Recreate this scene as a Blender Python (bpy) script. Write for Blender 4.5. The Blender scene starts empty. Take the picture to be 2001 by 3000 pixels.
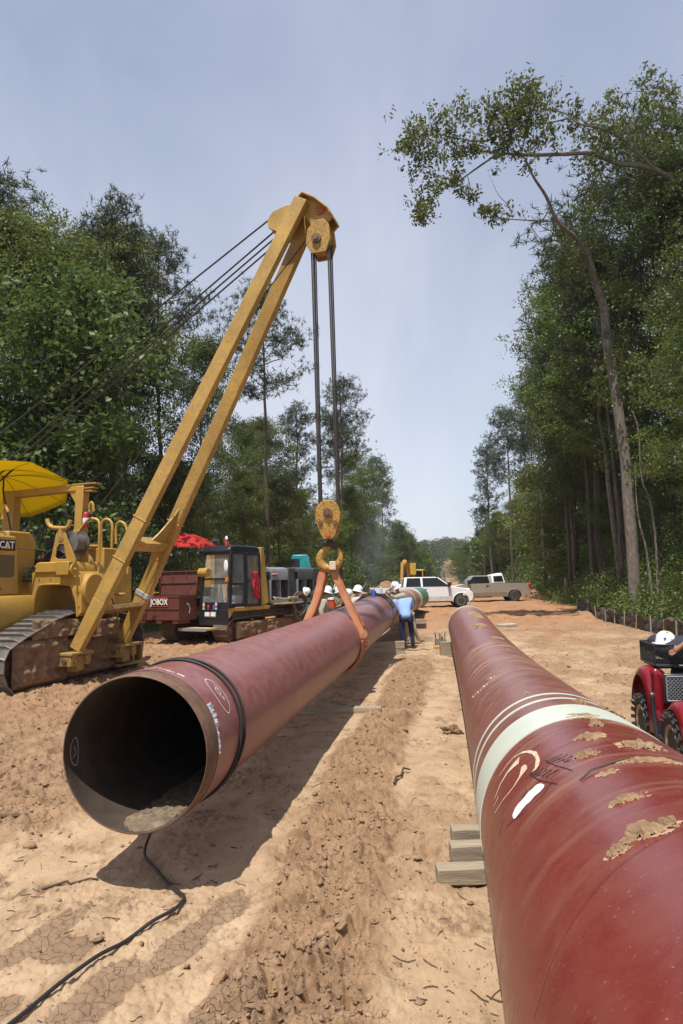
import bpy, bmesh, math, random
import numpy as np
from mathutils import Vector, Matrix

random.seed(7)
rng = np.random.default_rng(7)
SC = bpy.context.scene
COL = SC.collection

# ---------------------------------------------------------------- camera
H = 2.1
cam_d = bpy.data.cameras.new("camera")
cam = bpy.data.objects.new("camera", cam_d)
COL.objects.link(cam)
cam_d.sensor_fit = 'VERTICAL'
cam_d.sensor_height = 36.0
cam_d.lens = 24.0
cam_d.clip_start = 0.05
cam_d.clip_end = 4000
RM = Matrix.Rotation(math.pi / 2 + math.radians(5.6), 4, 'X') @ Matrix.Rotation(math.radians(-1.2), 4, 'Z')
cam.matrix_world = Matrix.Translation((0, 0, H)) @ RM
SC.camera = cam

# ---------------------------------------------------------------- world, sun, exposure
W = bpy.data.worlds.new("World")
SC.world = W
W.use_nodes = True
wn, wl = W.node_tree.nodes, W.node_tree.links
wn.clear()
sky = wn.new('ShaderNodeTexSky')
sky.sky_type = 'NISHITA'
sky.sun_disc = False
SUN = Vector((0.150, 0.375, -1.0)).normalized()
sky.sun_elevation = math.asin(-SUN.z)
sky.sun_rotation = math.atan2(-SUN.x, -SUN.y)
sky.altitude = 100
sky.air_density = 1.0
sky.dust_density = 1.5
sky.ozone_density = 2.0
tc = wn.new('ShaderNodeTexCoord')
mp = wn.new('ShaderNodeMapping')
mp.inputs['Scale'].default_value = (2.4, .8, 1.0)
mp.inputs['Rotation'].default_value = (0.2, 0.75, 0.3)
nz = wn.new('ShaderNodeTexNoise')
nz.inputs['Scale'].default_value = 1.5
nz.inputs['Detail'].default_value = 6
nz.inputs['Roughness'].default_value = 0.55
nz.inputs['Distortion'].default_value = 0.6
cr = wn.new('ShaderNodeMapRange')
cr.inputs['From Min'].default_value = 0.35
cr.inputs['From Max'].default_value = 0.8
cr.inputs['To Min'].default_value = 0.58
cr.inputs['To Max'].default_value = 1.0
mx = wn.new('ShaderNodeMix')
mx.data_type = 'RGBA'
# thin high veil, paler towards the horizon
grd = wn.new('ShaderNodeSeparateXYZ'); wl.new(tc.outputs['Generated'], grd.inputs[0])
gr2 = wn.new('ShaderNodeMapRange'); gr2.inputs['From Min'].default_value = 0.0; gr2.inputs['From Max'].default_value = 0.62
wl.new(grd.outputs[2], gr2.inputs['Value'])
vm = wn.new('ShaderNodeMix'); vm.data_type = 'RGBA'
vm.inputs['A'].default_value = (6.9, 7.15, 7.7, 1); vm.inputs['B'].default_value = (3.8, 4.15, 5.35, 1)
wl.new(gr2.outputs[0], vm.inputs['Factor']); wl.new(vm.outputs['Result'], mx.inputs['B'])
bg = wn.new('ShaderNodeBackground')
bg.inputs['Strength'].default_value = 0.11
wo = wn.new('ShaderNodeOutputWorld')
wl.new(tc.outputs['Generated'], mp.inputs['Vector'])
wl.new(mp.outputs[0], nz.inputs['Vector'])
wl.new(nz.outputs['Fac'], cr.inputs['Value'])
wl.new(cr.outputs[0], mx.inputs['Factor'])
wl.new(sky.outputs[0], mx.inputs['A'])
wl.new(mx.outputs['Result'], bg.inputs['Color'])
wl.new(bg.outputs[0], wo.inputs['Surface'])

sl = bpy.data.lights.new("sun", 'SUN')
sl.energy = 4.3
sl.angle = math.radians(0.55)
sl.color = (1.0, 0.955, 0.88)
so = bpy.data.objects.new("sun", sl)
so.rotation_euler = SUN.to_track_quat('-Z', 'Y').to_euler()
so.location = (-20, -20, 60)
COL.objects.link(so)
SC.view_settings.view_transform = 'Standard'
SC.view_settings.look = 'None'
SC.view_settings.exposure = 0.32
SC.view_settings.gamma = 1.0
SC.view_settings.use_curve_mapping = False
SC.render.engine = 'CYCLES'
SC.cycles.max_bounces = 8
SC.cycles.transparent_max_bounces = 12

# ---------------------------------------------------------------- numpy noise
def _h(ix, iy, s):
    n = (ix * 374761393 + iy * 668265263 + s * 1274126177) & 0xffffffff
    n = ((n ^ (n >> 13)) * 1274126177) & 0xffffffff
    return ((n ^ (n >> 16)) & 0xffff) / 65535.0
def vnoise(x, y, s=0):
    x = np.asarray(x, float); y = np.asarray(y, float)
    ix = np.floor(x).astype(np.int64); iy = np.floor(y).astype(np.int64)
    fx = x - ix; fy = y - iy
    fx = fx * fx * (3 - 2 * fx); fy = fy * fy * (3 - 2 * fy)
    a = _h(ix, iy, s); b = _h(ix + 1, iy, s); c = _h(ix, iy + 1, s); d = _h(ix + 1, iy + 1, s)
    return (a * (1 - fx) + b * fx) * (1 - fy) + (c * (1 - fx) + d * fx) * fy
def fbm(x, y, o=4, s=0, g=0.5):
    r = 0; a = 1; t = 0
    for i in range(o):
        r = r + a * vnoise(x * 2 ** i + 17.3 * i, y * 2 ** i - 9.1 * i, s + i); t += a; a *= g
    return r / t
def lumps(x, y, s=0):
    """clod-like domes with creases between them"""
    x = np.asarray(x, float); y = np.asarray(y, float)
    ix = np.floor(x).astype(np.int64); iy = np.floor(y).astype(np.int64)
    best = np.zeros(np.broadcast(x, y).shape)
    for dx in (-1, 0, 1):
        for dy in (-1, 0, 1):
            cx = ix + dx; cy = iy + dy
            px = cx + _h(cx, cy, s); py = cy + _h(cx, cy, s + 1); r = .45 + .45 * _h(cx, cy, s + 2); hh = .35 + .65 * _h(cx, cy, s + 3)
            d2 = ((x - px) ** 2 + (y - py) ** 2) / r ** 2
            best = np.maximum(best, hh * np.sqrt(np.clip(1 - d2, 0, 1)))
    return best
def sst(a, b, x):
    t = np.clip((np.asarray(x, float) - a) / (b - a), 0, 1)
    return t * t * (3 - 2 * t)

# ---------------------------------------------------------------- object helpers
def link(name, me, mats, parent=None, label=None, cat=None, group=None, kind=None, loc=None, rotz=None):
    o = bpy.data.objects.new(name, me)
    COL.objects.link(o)
    if me is not None and mats is not None and len(me.materials) == 0:
        for m in (mats if isinstance(mats, (list, tuple)) else [mats]):
            me.materials.append(m)
    if parent is not None:
        o.parent = parent
    if loc is not None: o.location = loc
    if rotz is not None: o.rotation_euler = (0, 0, rotz)
    if label: o['label'] = label
    if cat: o['category'] = cat
    if group: o['group'] = group
    if kind: o['kind'] = kind
    return o
def empty(name, label, cat, loc=(0, 0, 0), rotz=0, group=None):
    return link(name, None, None, None, label, cat, group, None, loc, rotz)
def np_mesh(name, V, Fq, smooth=False):
    """V (n,3), Fq (m,k) all the same k"""
    me = bpy.data.meshes.new(name)
    V = np.asarray(V, np.float32); Fq = np.asarray(Fq, np.int32)
    k = Fq.shape[1]
    me.vertices.add(len(V)); me.vertices.foreach_set('co', V.ravel())
    me.loops.add(Fq.size); me.loops.foreach_set('vertex_index', Fq.ravel())
    me.polygons.add(len(Fq))
    me.polygons.foreach_set('loop_start', np.arange(0, Fq.size, k, dtype=np.int32))
    me.polygons.foreach_set('loop_total', np.full(len(Fq), k, np.int32))
    me.update(calc_edges=True)
    if smooth:
        me.polygons.foreach_set('use_smooth', np.ones(len(Fq), bool))
    return me

class B:
    """collects shapes of ONE mesh object"""
    def __init__(s): s.v = []; s.f = []; s.mi = []; s.cur = 0
    def mat(s, i): s.cur = i; return s
    def add(s, vs, fs):
        n = len(s.v); s.v += [tuple(p) for p in vs]
        for f in fs: s.f.append(tuple(i + n for i in f)); s.mi.append(s.cur)
        return s
    def box(s, x0, x1, y0, y1, z0, z1, M=None):
        vs = [Vector((x, y, z)) for x in (x0, x1) for y in (y0, y1) for z in (z0, z1)]
        if M is not None: vs = [M @ v for v in vs]
        return s.add(vs, [(0, 1, 3, 2), (4, 6, 7, 5), (0, 4, 5, 1), (2, 3, 7, 6), (0, 2, 6, 4), (1, 5, 7, 3)])
    def beam(s, p0, p1, w, h, up=(0, 0, 1), w1=None, h1=None):
        p0 = Vector(p0); p1 = Vector(p1); d = (p1 - p0).normalized()
        r = d.cross(Vector(up)).normalized(); u = r.cross(d)
        w1 = w if w1 is None else w1; h1 = h if h1 is None else h1
        vs = []
        for p, a, b in ((p0, w, h), (p1, w1, h1)):
            for sx, sy in ((-1, -1), (1, -1), (1, 1), (-1, 1)):
                vs.append(p + r * sx * a / 2 + u * sy * b / 2)
        return s.add(vs, [(3, 2, 1, 0), (4, 5, 6, 7), (0, 1, 5, 4), (1, 2, 6, 5), (2, 3, 7, 6), (3, 0, 4, 7)])
    def cyl(s, p0, p1, r0, r1=None, n=16, cap=True):
        r1 = r0 if r1 is None else r1
        p0 = Vector(p0); p1 = Vector(p1); d = (p1 - p0).normalized()
        a = d.orthogonal().normalized(); b = d.cross(a)
        vs = []
        for p, r in ((p0, r0), (p1, r1)):
            for i in range(n):
                t = 2 * math.pi * i / n
                vs.append(p + a * math.cos(t) * r + b * math.sin(t) * r)
        fs = [(i, (i + 1) % n, n + (i + 1) % n, n + i) for i in range(n)]
        if cap: fs += [tuple(range(n))[::-1], tuple(range(n, 2 * n))]
        return s.add(vs, fs)
    def tube(s, pts, r, n=8, closed=False, cap=True):
        pts = [Vector(p) for p in pts]; m = len(pts)
        rs = r if isinstance(r, (list, tuple)) else [r] * m
        vs = []; a = None
        for i, p in enumerate(pts):
            if closed: d = (pts[(i + 1) % m] - pts[i - 1]).normalized()
            else: d = (pts[min(i + 1, m - 1)] - pts[max(i - 1, 0)]).normalized()
            if a is None: a = d.orthogonal().normalized()
            else:
                a = a - d * a.dot(d)
                a = a.normalized() if a.length > 1e-6 else d.orthogonal().normalized()
            b = d.cross(a)
            for k in range(n):
                t = 2 * math.pi * k / n
                vs.append(p + (a * math.cos(t) + b * math.sin(t)) * rs[i])
        fs = []
        for i in range(m if closed else m - 1):
            j = (i + 1) % m
            for k in range(n):
                k2 = (k + 1) % n
                fs.append((i * n + k, i * n + k2, j * n + k2, j * n + k))
        if cap and not closed:
            fs += [tuple(range(n))[::-1], tuple(range((m - 1) * n, m * n))]
        return s.add(vs, fs)
    def prism(s, poly, t0, t1, axis='x', M=None):
        """poly: list of 2D points in the two other axes (in x,y,z order), extruded along axis"""
        def P(a, b, t):
            v = {'x': (t, a, b), 'y': (a, t, b), 'z': (a, b, t)}[axis]
            v = Vector(v); return M @ v if M is not None else v
        n = len(poly)
        vs = [P(a, b, t0) for a, b in poly] + [P(a, b, t1) for a, b in poly]
        fs = [(i, (i + 1) % n, n + (i + 1) % n, n + i) for i in range(n)]
        fs += [tuple(range(n))[::-1], tuple(range(n, 2 * n))]
        return s.add(vs, fs)
    def lathe(s, prof, c=(0, 0, 0), axis='z', n=20, M=None):
        """prof: list of (r, h)"""
        vs = []
        for r, h in prof:
            for i in range(n):
                t = 2 * math.pi * i / n
                a, b = r * math.cos(t), r * math.sin(t)
                v = {'z': (a, b, h), 'x': (h, a, b), 'y': (a, h, b)}[axis]
                v = Vector(v) if M is None else M @ Vector(v)
                vs.append(v + Vector(c))
        m = len(prof)
        fs = [(i * n + k, i * n + (k + 1) % n, (i + 1) * n + (k + 1) % n, (i + 1) * n + k) for i in range(m - 1) for k in range(n)]
        if prof[0][0] > 1e-5: fs.append(tuple(range(n))[::-1])
        if prof[-1][0] > 1e-5: fs.append(tuple(range((m - 1) * n, m * n)))
        return s.add(vs, fs)
    def ball(s, c, rx, ry=None, rz=None, n=12, m=8, M=None):
        ry = ry or rx; rz = rz or rx
        vs = []
        for j in range(m + 1):
            ph = math.pi * j / m
            for i in range(n):
                t = 2 * math.pi * i / n
                v = Vector((rx * math.sin(ph) * math.cos(t), ry * math.sin(ph) * math.sin(t), rz * math.cos(ph)))
                if M is not None: v = M @ v
                vs.append(v + Vector(c))
        fs = [(j * n + i, j * n + (i + 1) % n, (j + 1) * n + (i + 1) % n, (j + 1) * n + i) for j in range(m) for i in range(n)]
        return s.add(vs, fs)
    def sheet(s, pts_rows):
        """grid of points (rows of equal length)"""
        m = len(pts_rows); n = len(pts_rows[0])
        vs = [p for r in pts_rows for p in r]
        fs = [(i * n + k, i * n + k + 1, (i + 1) * n + k + 1, (i + 1) * n + k) for i in range(m - 1) for k in range(n - 1)]
        return s.add(vs, fs)
    def build(s, name, mats, parent=None, bevel=0, smooth=False, thick=0, sub=0, weld=False, **kw):
        me = bpy.data.meshes.new(name)
        me.from_pydata(s.v, [], s.f)
        for m in (mats if isinstance(mats, (list, tuple)) else [mats]): me.materials.append(m)
        me.polygons.foreach_set('material_index', s.mi)
        bm = bmesh.new(); bm.from_mesh(me)
        if weld: bmesh.ops.remove_doubles(bm, verts=bm.verts, dist=1e-4)
        bmesh.ops.recalc_face_normals(bm, faces=bm.faces)
        bm.to_mesh(me); bm.free()
        if smooth or bevel:
            me.polygons.foreach_set('use_smooth', [True] * len(me.polygons))
            me.set_sharp_from_angle(angle=math.radians(38 if not smooth is True else 50))
        o = link(name, me, None, parent, **kw)
        if thick:
            md = o.modifiers.new('solid', 'SOLIDIFY'); md.thickness = thick; md.offset = 0
        if bevel:
            md = o.modifiers.new('bevel', 'BEVEL'); md.width = bevel; md.segments = 2
            md.limit_method = 'ANGLE'; md.angle_limit = math.radians(35)
        if sub:
            md = o.modifiers.new('sub', 'SUBSURF'); md.levels = sub; md.render_levels = sub
        return o

def copy_tree(o, parent=None):
    c = o.copy(); COL.objects.link(c); c.parent = parent
    for ch in list(o.children): copy_tree(ch, c)
    return c

def text_mesh(txt, size, depth=0.004, shear=0):
    cu = bpy.data.curves.new('t', 'FONT')
    cu.body = txt; cu.size = size; cu.extrude = depth; cu.align_x = 'CENTER'; cu.align_y = 'CENTER'
    cu.shear = shear; cu.offset = size * 0.02; cu.resolution_u = 3
    o = bpy.data.objects.new('t', cu); COL.objects.link(o)
    bpy.context.view_layer.update()
    me = bpy.data.meshes.new_from_object(o.evaluated_get(bpy.context.evaluated_depsgraph_get()))
    me.name = 'lettering'
    bpy.data.objects.remove(o)
    return me
def lettering(txt, size, M, m, parent, sx=1.0):
    me = text_mesh(txt, size)
    me.transform(M @ Matrix.Diagonal((sx, 1, 1, 1)))
    me.materials.clear()
    return link('lettering', me, m, parent)

# ---------------------------------------------------------------- materials
def new_mat(name):
    m = bpy.data.materials.new(name); m.use_nodes = True
    nt = m.node_tree; nt.nodes.clear()
    out = nt.nodes.new('ShaderNodeOutputMaterial'); bs = nt.nodes.new('ShaderNodeBsdfPrincipled')
    nt.links.new(bs.outputs[0], out.inputs['Surface'])
    return m, nt, bs, out
def N(nt, t, **kw):
    n = nt.nodes.new(t)
    for k, v in kw.items():
        if k in n.inputs.keys() if isinstance(k, str) else False: n.inputs[k].default_value = v
        else: setattr(n, k, v)
    return n
def rgba(c): return (c[0], c[1], c[2], 1)
def noise(nt, sc, det=4, rough=0.55, vec=None, dist=0):
    n = nt.nodes.new('ShaderNodeTexNoise')
    n.inputs['Scale'].default_value = sc; n.inputs['Detail'].default_value = det
    n.inputs['Roughness'].default_value = rough; n.inputs['Distortion'].default_value = dist
    if vec is not None: nt.links.new(vec, n.inputs['Vector'])
    return n.outputs['Fac']
def rng_(nt, v, a, b, c=0, d=1):
    n = nt.nodes.new('ShaderNodeMapRange')
    n.inputs['From Min'].default_value = a; n.inputs['From Max'].default_value = b
    n.inputs['To Min'].default_value = c; n.inputs['To Max'].default_value = d
    nt.links.new(v, n.inputs['Value']); return n.outputs[0]
def mixc(nt, f, a, b, mode='MIX'):
    n = nt.nodes.new('ShaderNodeMix'); n.data_type = 'RGBA'; n.blend_type = mode
    for s, x in (('A', a), ('B', b)):
        if isinstance(x, (tuple, list)): n.inputs[s].default_value = rgba(x)
        else: nt.links.new(x, n.inputs[s])
    if isinstance(f, (int, float)): n.inputs['Factor'].default_value = f
    else: nt.links.new(f, n.inputs['Factor'])
    return n.outputs['Result']
def mth(nt, op, a, b=None, c=None):
    n = nt.nodes.new('ShaderNodeMath'); n.operation = op
    for i, x in enumerate((a, b, c)):
        if x is None: continue
        if isinstance(x, (int, float)): n.inputs[i].default_value = x
        else: nt.links.new(x, n.inputs[i])
    return n.outputs[0]
def bump(nt, bs, h, st=0.3, dist=0.02):
    n = nt.nodes.new('ShaderNodeBump'); n.inputs['Strength'].default_value = st; n.inputs['Distance'].default_value = dist
    nt.links.new(h, n.inputs['Height']); nt.links.new(n.outputs[0], bs.inputs['Normal'])
def objvec(nt, scale=(1, 1, 1), kind='Object'):
    t = nt.nodes.new('ShaderNodeTexCoord'); m = nt.nodes.new('ShaderNodeMapping')
    m.inputs['Scale'].default_value = scale
    nt.links.new(t.outputs[kind], m.inputs['Vector']); return m.outputs[0]
MATS = {}
def pm(name, col, rough=0.55, metal=0.0, var=0.18, vs=3.0, dirt=0.0, dcol=(0.30, 0.20, 0.12), ds=4.0, bmp=0.1, coat=0.0, chip=0.0, ccol=(0.05, 0.04, 0.035), fine=60, scale=(1, 1, 1), spec=0.5):
    if name in MATS: return MATS[name]
    m, nt, bs, out = new_mat(name)
    v = objvec(nt, scale)
    n1 = noise(nt, vs, 5, 0.6, v)
    c = mixc(nt, rng_(nt, n1, 0.3, 0.7), tuple(x * (1 - var) for x in col), tuple(min(1, x * (1 + var)) for x in col))
    r = rough
    if chip:
        n3 = noise(nt, ds * 4, 6, 0.7, v, 0.5)
        f3 = rng_(nt, n3, 0.62 - chip * 0.2, 0.64 - chip * 0.2)
        c = mixc(nt, f3, c, ccol)
    if dirt:
        n2 = noise(nt, ds, 8, 0.7, v, 0.3)
        f2 = rng_(nt, n2, 0.66 - dirt * 0.35, 0.86 - dirt * 0.35, 0, min(1, dirt * 1.2 + 0.15))
        c = mixc(nt, f2, c, dcol)
        rr = rng_(nt, f2, 0, 1, rough, 0.92)
        nt.links.new(rr, bs.inputs['Roughness'])
    else:
        rr = rng_(nt, n1, 0.3, 0.7, max(0.02, rough * 0.85), min(1, rough * 1.15)); nt.links.new(rr, bs.inputs['Roughness'])
    nt.links.new(c, bs.inputs['Base Color'])
    bs.inputs['Metallic'].default_value = metal
    bs.inputs['Specular IOR Level'].default_value = spec
    bs.inputs['Coat Weight'].default_value = coat
    if bmp: bump(nt, bs, noise(nt, fine, 4, 0.6, v), bmp, 0.01)
    MATS[name] = m
    return m
def flat(name, col, rough=0.6, **kw): return pm(name, col, rough, bmp=kw.pop('bmp', 0.05), **kw)

YEL = (0.45, 0.265, 0.05)
M_yel = pm('weathered yellow paint', YEL, 0.42, var=0.18, vs=1.6, dirt=0.45, dcol=(0.33, 0.21, 0.10), ds=1.8, bmp=0.06, chip=0.0)
M_boom = pm('boom yellow paint', (0.44, 0.262, 0.055), 0.45, var=0.24, vs=1.3, dirt=0.50, dcol=(0.30, 0.185, 0.085), ds=6, bmp=0.06, chip=0.10, ccol=(0.13, 0.09, 0.06))
M_yeldk = pm('muddy yellow paint', (0.36, 0.22, 0.06), 0.6, var=0.2, dirt=0.6, dcol=(0.20, 0.125, 0.07), ds=3.0, chip=0.2, bmp=0.2)
M_block = pm('chipped yellow paint', (0.48, 0.26, 0.04), 0.5, var=0.15, dirt=0.15, ds=11, chip=0.42, ccol=(0.06, 0.05, 0.045), bmp=0.1)
M_mud = pm('caked mud', (0.185, 0.112, 0.062), 0.95, var=0.35, vs=6, bmp=0.8, fine=14, dirt=0.4, dcol=(0.28, 0.18, 0.10), ds=7)
M_shoe = pm('worn steel track shoe', (0.20, 0.19, 0.18), 0.42, metal=0.55, var=0.25, vs=6, dirt=0.50, dcol=(0.30, 0.21, 0.13), ds=5, bmp=0.25)
M_shoe_mud = pm('muddy track shoe', (0.10, 0.085, 0.07), 0.8, metal=0.1, var=0.3, dirt=0.8, dcol=(0.17, 0.105, 0.06), ds=6, bmp=0.4)
M_rust = pm('rust brown paint', (0.120, 0.033, 0.022), 0.62, var=0.2, dirt=0.2, dcol=(0.2, 0.12, 0.09), ds=9, bmp=0.1)
M_black = pm('black painted steel', (0.016, 0.017, 0.022), 0.35, var=0.2, dirt=0.22, dcol=(0.12, 0.09, 0.06), ds=4, bmp=0.05)
M_dark = pm('dark machinery', (0.03, 0.028, 0.026), 0.7, var=0.3, dirt=0.4, dcol=(0.10, 0.075, 0.05), ds=5, bmp=0.2)
M_cable = pm('greased wire rope', (0.045, 0.036, 0.030), 0.55, metal=0.3, var=0.3, vs=20, bmp=0.5, fine=200)
M_rub = pm('black rubber', (0.020, 0.019, 0.018), 0.7, var=0.2, bmp=0.1)
M_tire = pm('dusty tyre rubber', (0.035, 0.034, 0.034), 0.75, var=0.2, dirt=0.35, dcol=(0.20, 0.14, 0.09), ds=5, bmp=0.2)
M_grey = pm('grey painted metal', (0.22, 0.23, 0.24), 0.5, var=0.15, dirt=0.2, bmp=0.05)
M_dgrey = pm('dark grey painted metal', (0.07, 0.075, 0.08), 0.5, var=0.15, dirt=0.2, bmp=0.05)
M_steel = pm('bare steel', (0.45, 0.44, 0.42), 0.35, metal=0.9, var=0.15, bmp=0.05)
M_rsteel = pm('rusty bare steel', (0.155, 0.085, 0.052), 0.62, metal=0.15, var=0.3, vs=9, dirt=0.35, dcol=(0.27, 0.19, 0.13), ds=6, bmp=0.2)
M_white = pm('white paint', (0.78, 0.79, 0.80), 0.3, var=0.04, dirt=0.10, dcol=(0.5, 0.38, 0.27), bmp=0)
M_chrome = pm('chrome', (0.75, 0.75, 0.76), 0.15, metal=1.0, var=0.05, bmp=0)
M_orange = pm('orange sling fabric', (0.43, 0.155, 0.07), 0.85, var=0.2, vs=5, dirt=0.5, dcol=(0.33, 0.20, 0.11), ds=5, bmp=0.5, fine=40)
M_wood = pm('weathered timber', (0.33, 0.265, 0.185), 0.9, var=0.35, vs=5, bmp=0.6, fine=30, scale=(0.35, 6, 6), dirt=0.3, dcol=(0.33, 0.25, 0.17), ds=2)
M_ply = pm('plywood board', (0.52, 0.36, 0.17), 0.8, var=0.15, bmp=0.1)
M_red = pm('red cloth', (0.42, 0.018, 0.03), 0.9, var=0.2, bmp=0.3)
M_redp = pm('red paint', (0.45, 0.02, 0.02), 0.35, var=0.1)
M_glass, _nt, _bs, _o = new_mat('dark window glass')
_bs.inputs['Base Color'].default_value = (0.012, 0.015, 0.016, 1); _bs.inputs['Roughness'].default_value = 0.06
_n = noise(_nt, 1.5, 2); _bs.inputs['IOR'].default_value = 1.5
_nt.links.new(rng_(_nt, _n, 0, 1, 0.04, 0.12), _bs.inputs['Roughness'])
M_clear, _nt, _bs, _o = new_mat('clear window glass')
_bs.inputs['Base Color'].default_value = (0.75, 0.8, 0.78, 1); _bs.inputs['Roughness'].default_value = 0.03
_bs.inputs['Alpha'].default_value = 0.22
_nt.links.new(rng_(_nt, noise(_nt, 3, 3), 0.3, 0.8, 0.05, 0.16), _bs.inputs['Alpha'])
# ---------------------------------------------------------------- terrain
PL = lambda y: -2.1943 + 0.1574 * y                 # left pipe axis x(y)
def right_axis(y):
    return 0.6334 + 0.1623 * y - 0.0009 * y * y, 1.1126 - 0.0833 * y + 0.0036 * y * y
eL = lambda y: np.interp(y, [0, 25, 45, 80, 120, 200], [-12.3, -12, -7.8, -5, -2.6, -1.2])      # edges of the clearing
eR = lambda y: np.interp(y, [0, 60, 90, 140, 220], [9.0, 9.0, 7.2, 5.6, 4.6])
def base_h(x, y):
    x = np.asarray(x, float); y = np.asarray(y, float)
    yy = np.clip(y, 0, 900)
    z = np.interp(yy, [0, 30, 42, 60, 90, 150, 215, 300, 380, 470, 560, 900],
                  [0, 0, .27, .35, -.2, -2.6, -3.2, 3.0, 9.5, 15, 19, 20])
    u = x - PL(y)
    # the flanks stay higher than the valley the cleared strip dips into
    side = sst(16, 40, np.abs(u - 5))
    z = z * (1 - side * sst(90, 140, yy) * 0.3) + 0.25 * sst(9.2, 10.8, u) * (1 - sst(60, 80, yy)) + 0.2 * sst(12, 16, -u)
    far = sst(40, 160, np.hypot(x, y)) * (y < 0)
    return z + far * 0
def churn_mask(x, y):
    u = x - PL(y)
    w = (fbm(x * .7, y * .35, 3, 50) - .5) * 1.3
    a = sst(.70, .95, u + w * .5) * (1 - sst(1.5, 1.85, u + w * .4)) * sst(1.2, 3.0, y) * (1 - sst(15, 21, y))
    b = sst(1.0, 1.9, -u + w) * sst(5.4, 6.6, y + .33 * (x + 3) + w * 1.4)
    c = sst(3.6, 4.6, u + w * 1.4) * (.30 + .40 * sst(.42, .60, fbm(x * .9, y * .6, 3, 97)))
    d = sst(22, 30, y) * 0.4
    patches = sst(.56, .68, fbm(x * .55, y * .35, 4, 91)) * 0.5
    return np.clip(np.maximum.reduce([a, b * .9, c, d, patches]), 0, 1)
def fine_h(x, y):
    c = churn_mask(x, y)
    u = x - PL(y)
    fade = 1 - sst(60, 120, y)
    h = (fbm(x * .8, y * .5, 3, 3) - .5) * .10
    n1 = fbm(x * 3.2, y * 2.2, 4, 11); n2 = fbm(x * 8, y * 6, 3, 23)
    rid = 1 - np.abs(2 * fbm(x * 5 + 2 * n1, y * 4, 3, 31) - 1)
    near = 1 - sst(18, 30, np.hypot(x, y))
    wx_ = x + (fbm(x * 6, y * 6, 2, 63) - .5) * .12; wy_ = y + (fbm(x * 6, y * 6, 2, 67) - .5) * .12
    bil = np.abs(2 * vnoise(wx_ * 13, wy_ * 11, 71) - 1) ** .7 + .55 * np.abs(2 * vnoise(wx_ * 29, wy_ * 25, 73) - 1) + .3 * vnoise(x * 70, y * 60, 79)
    pit = sst(.62, .8, vnoise(wx_ * 7, wy_ * 6, 83))
    h = h + c * ((n1 - .45) * .17 + (n2 - .5) * .100 + (rid - .6) * .045 + near * ((bil - .8) * .030 - pit * .050 + sst(.35, .6, n2) * .050 * lumps(wx_ * 10, wy_ * 9, 5) + .030 * lumps(wx_ * 22 + n1 * 2, wy_ * 20, 9) + .014 * lumps(x * 48, y * 42, 14)))
    h = h + (1 - c) * (sst(.52, .66, fbm(x * 1.7, y * 1.1, 3, 58)) * near * .022 * lumps(x * 24, y * 20, 21) + (fbm(x * 5, y * 1.6, 4, 41) - .5) * .026 + near * (fbm(x * 22, y * 12, 3, 43) - .5) * .012)
    flake = fbm(x * 9, y * 3.2, 4, 47)
    h = h + (1 - c) * near * (np.floor(flake * 7) / 7 - flake) * .030
    # tyre ruts running down the strip on the right of the right pipe and far ahead
    uu = u + (fbm(x * .1, y * .12, 2, 77) - .5) * 1.5
    for u0 in (6.6, 8.5, 3.55, 4.9):
        w_ = np.exp(-((uu - u0) / .16) ** 4) * sst(5, 7, y) * (1 - sst(26, 34, y))
        h = h + w_ * (.016 * np.sign(np.sin(y * 42 + 6 * np.abs(uu - u0))) - .012)
    h = h - .05 * (np.exp(-((uu - 6.6) / .22) ** 2) + np.exp(-((uu - 8.5) / .22) ** 2)) * sst(6, 12, y)
    h = h + .04 * np.exp(-((u - 1.9) / .25) ** 2) * sst(2, 4, y) * (n1 * 2 - .6)
    # churned berm across the strip before the trucks
    h = h + sst(29, 33, y) * (1 - sst(38, 40.5, y)) * (fbm(x * .9, y * .8, 4, 61) - .42) * .55 * (np.abs(u - 6) < 30)
    return h * fade
def ground_h(x, y): return base_h(x, y) + fine_h(x, y)
def gz(x, y): return float(ground_h(np.array([x]), np.array([y]))[0])

m, nt, bs, out = new_mat('cleared sandy clay ground')
va = nt.nodes.new('ShaderNodeAttribute'); va.attribute_name = 'zone'
sep = nt.nodes.new('ShaderNodeSeparateColor'); nt.links.new(va.outputs['Color'], sep.inputs[0])
v = objvec(nt)
vst = objvec(nt, (1.0, .45, 1))
n_big = noise(nt, .35, 5, .6, v); n_mid = noise(nt, 2.2, 8, .65, v, .4); n_st = noise(nt, 4.0, 6, .65, vst, .5); n_fine = noise(nt, 26, 6, .7, v)
c = mixc(nt, rng_(nt, n_mid, .3, .7), (.375, .250, .148), (.52, .375, .238))
c = mixc(nt, rng_(nt, n_big, .46, .66, 0, .45), c, (.34, .215, .12))
c = mixc(nt, rng_(nt, n_st, .54, .68, 0, .75), c, (.22, .138, .076))
c = mixc(nt, mth(nt, 'MULTIPLY', rng_(nt, noise(nt, 1.3, 7, .7, v, .4), .50, .62), rng_(nt, noise(nt, 19, 5, .7, vst), .42, .58)), c, (.19, .12, .068))
ch = mixc(nt, rng_(nt, n_mid, .3, .7), (.205, .122, .066), (.36, .228, .132))
ch = mixc(nt, rng_(nt, noise(nt, 8, 8, .75, v, .6), .50, .60, 0, .75), ch, (.165, .098, .054))
ch = mixc(nt, rng_(nt, n_fine, .50, .66, 0, .5), ch, (.40, .27, .165))
c = mixc(nt, rng_(nt, sep.outputs[0], .15, .75), c, ch)
og = mixc(nt, rng_(nt, n_mid, .3, .7), (.30, .125, .052), (.45, .235, .115))
c = mixc(nt, mth(nt, 'MULTIPLY', sep.outputs[1], rng_(nt, n_big, .25, .6, .55, 1)), c, og)
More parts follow.
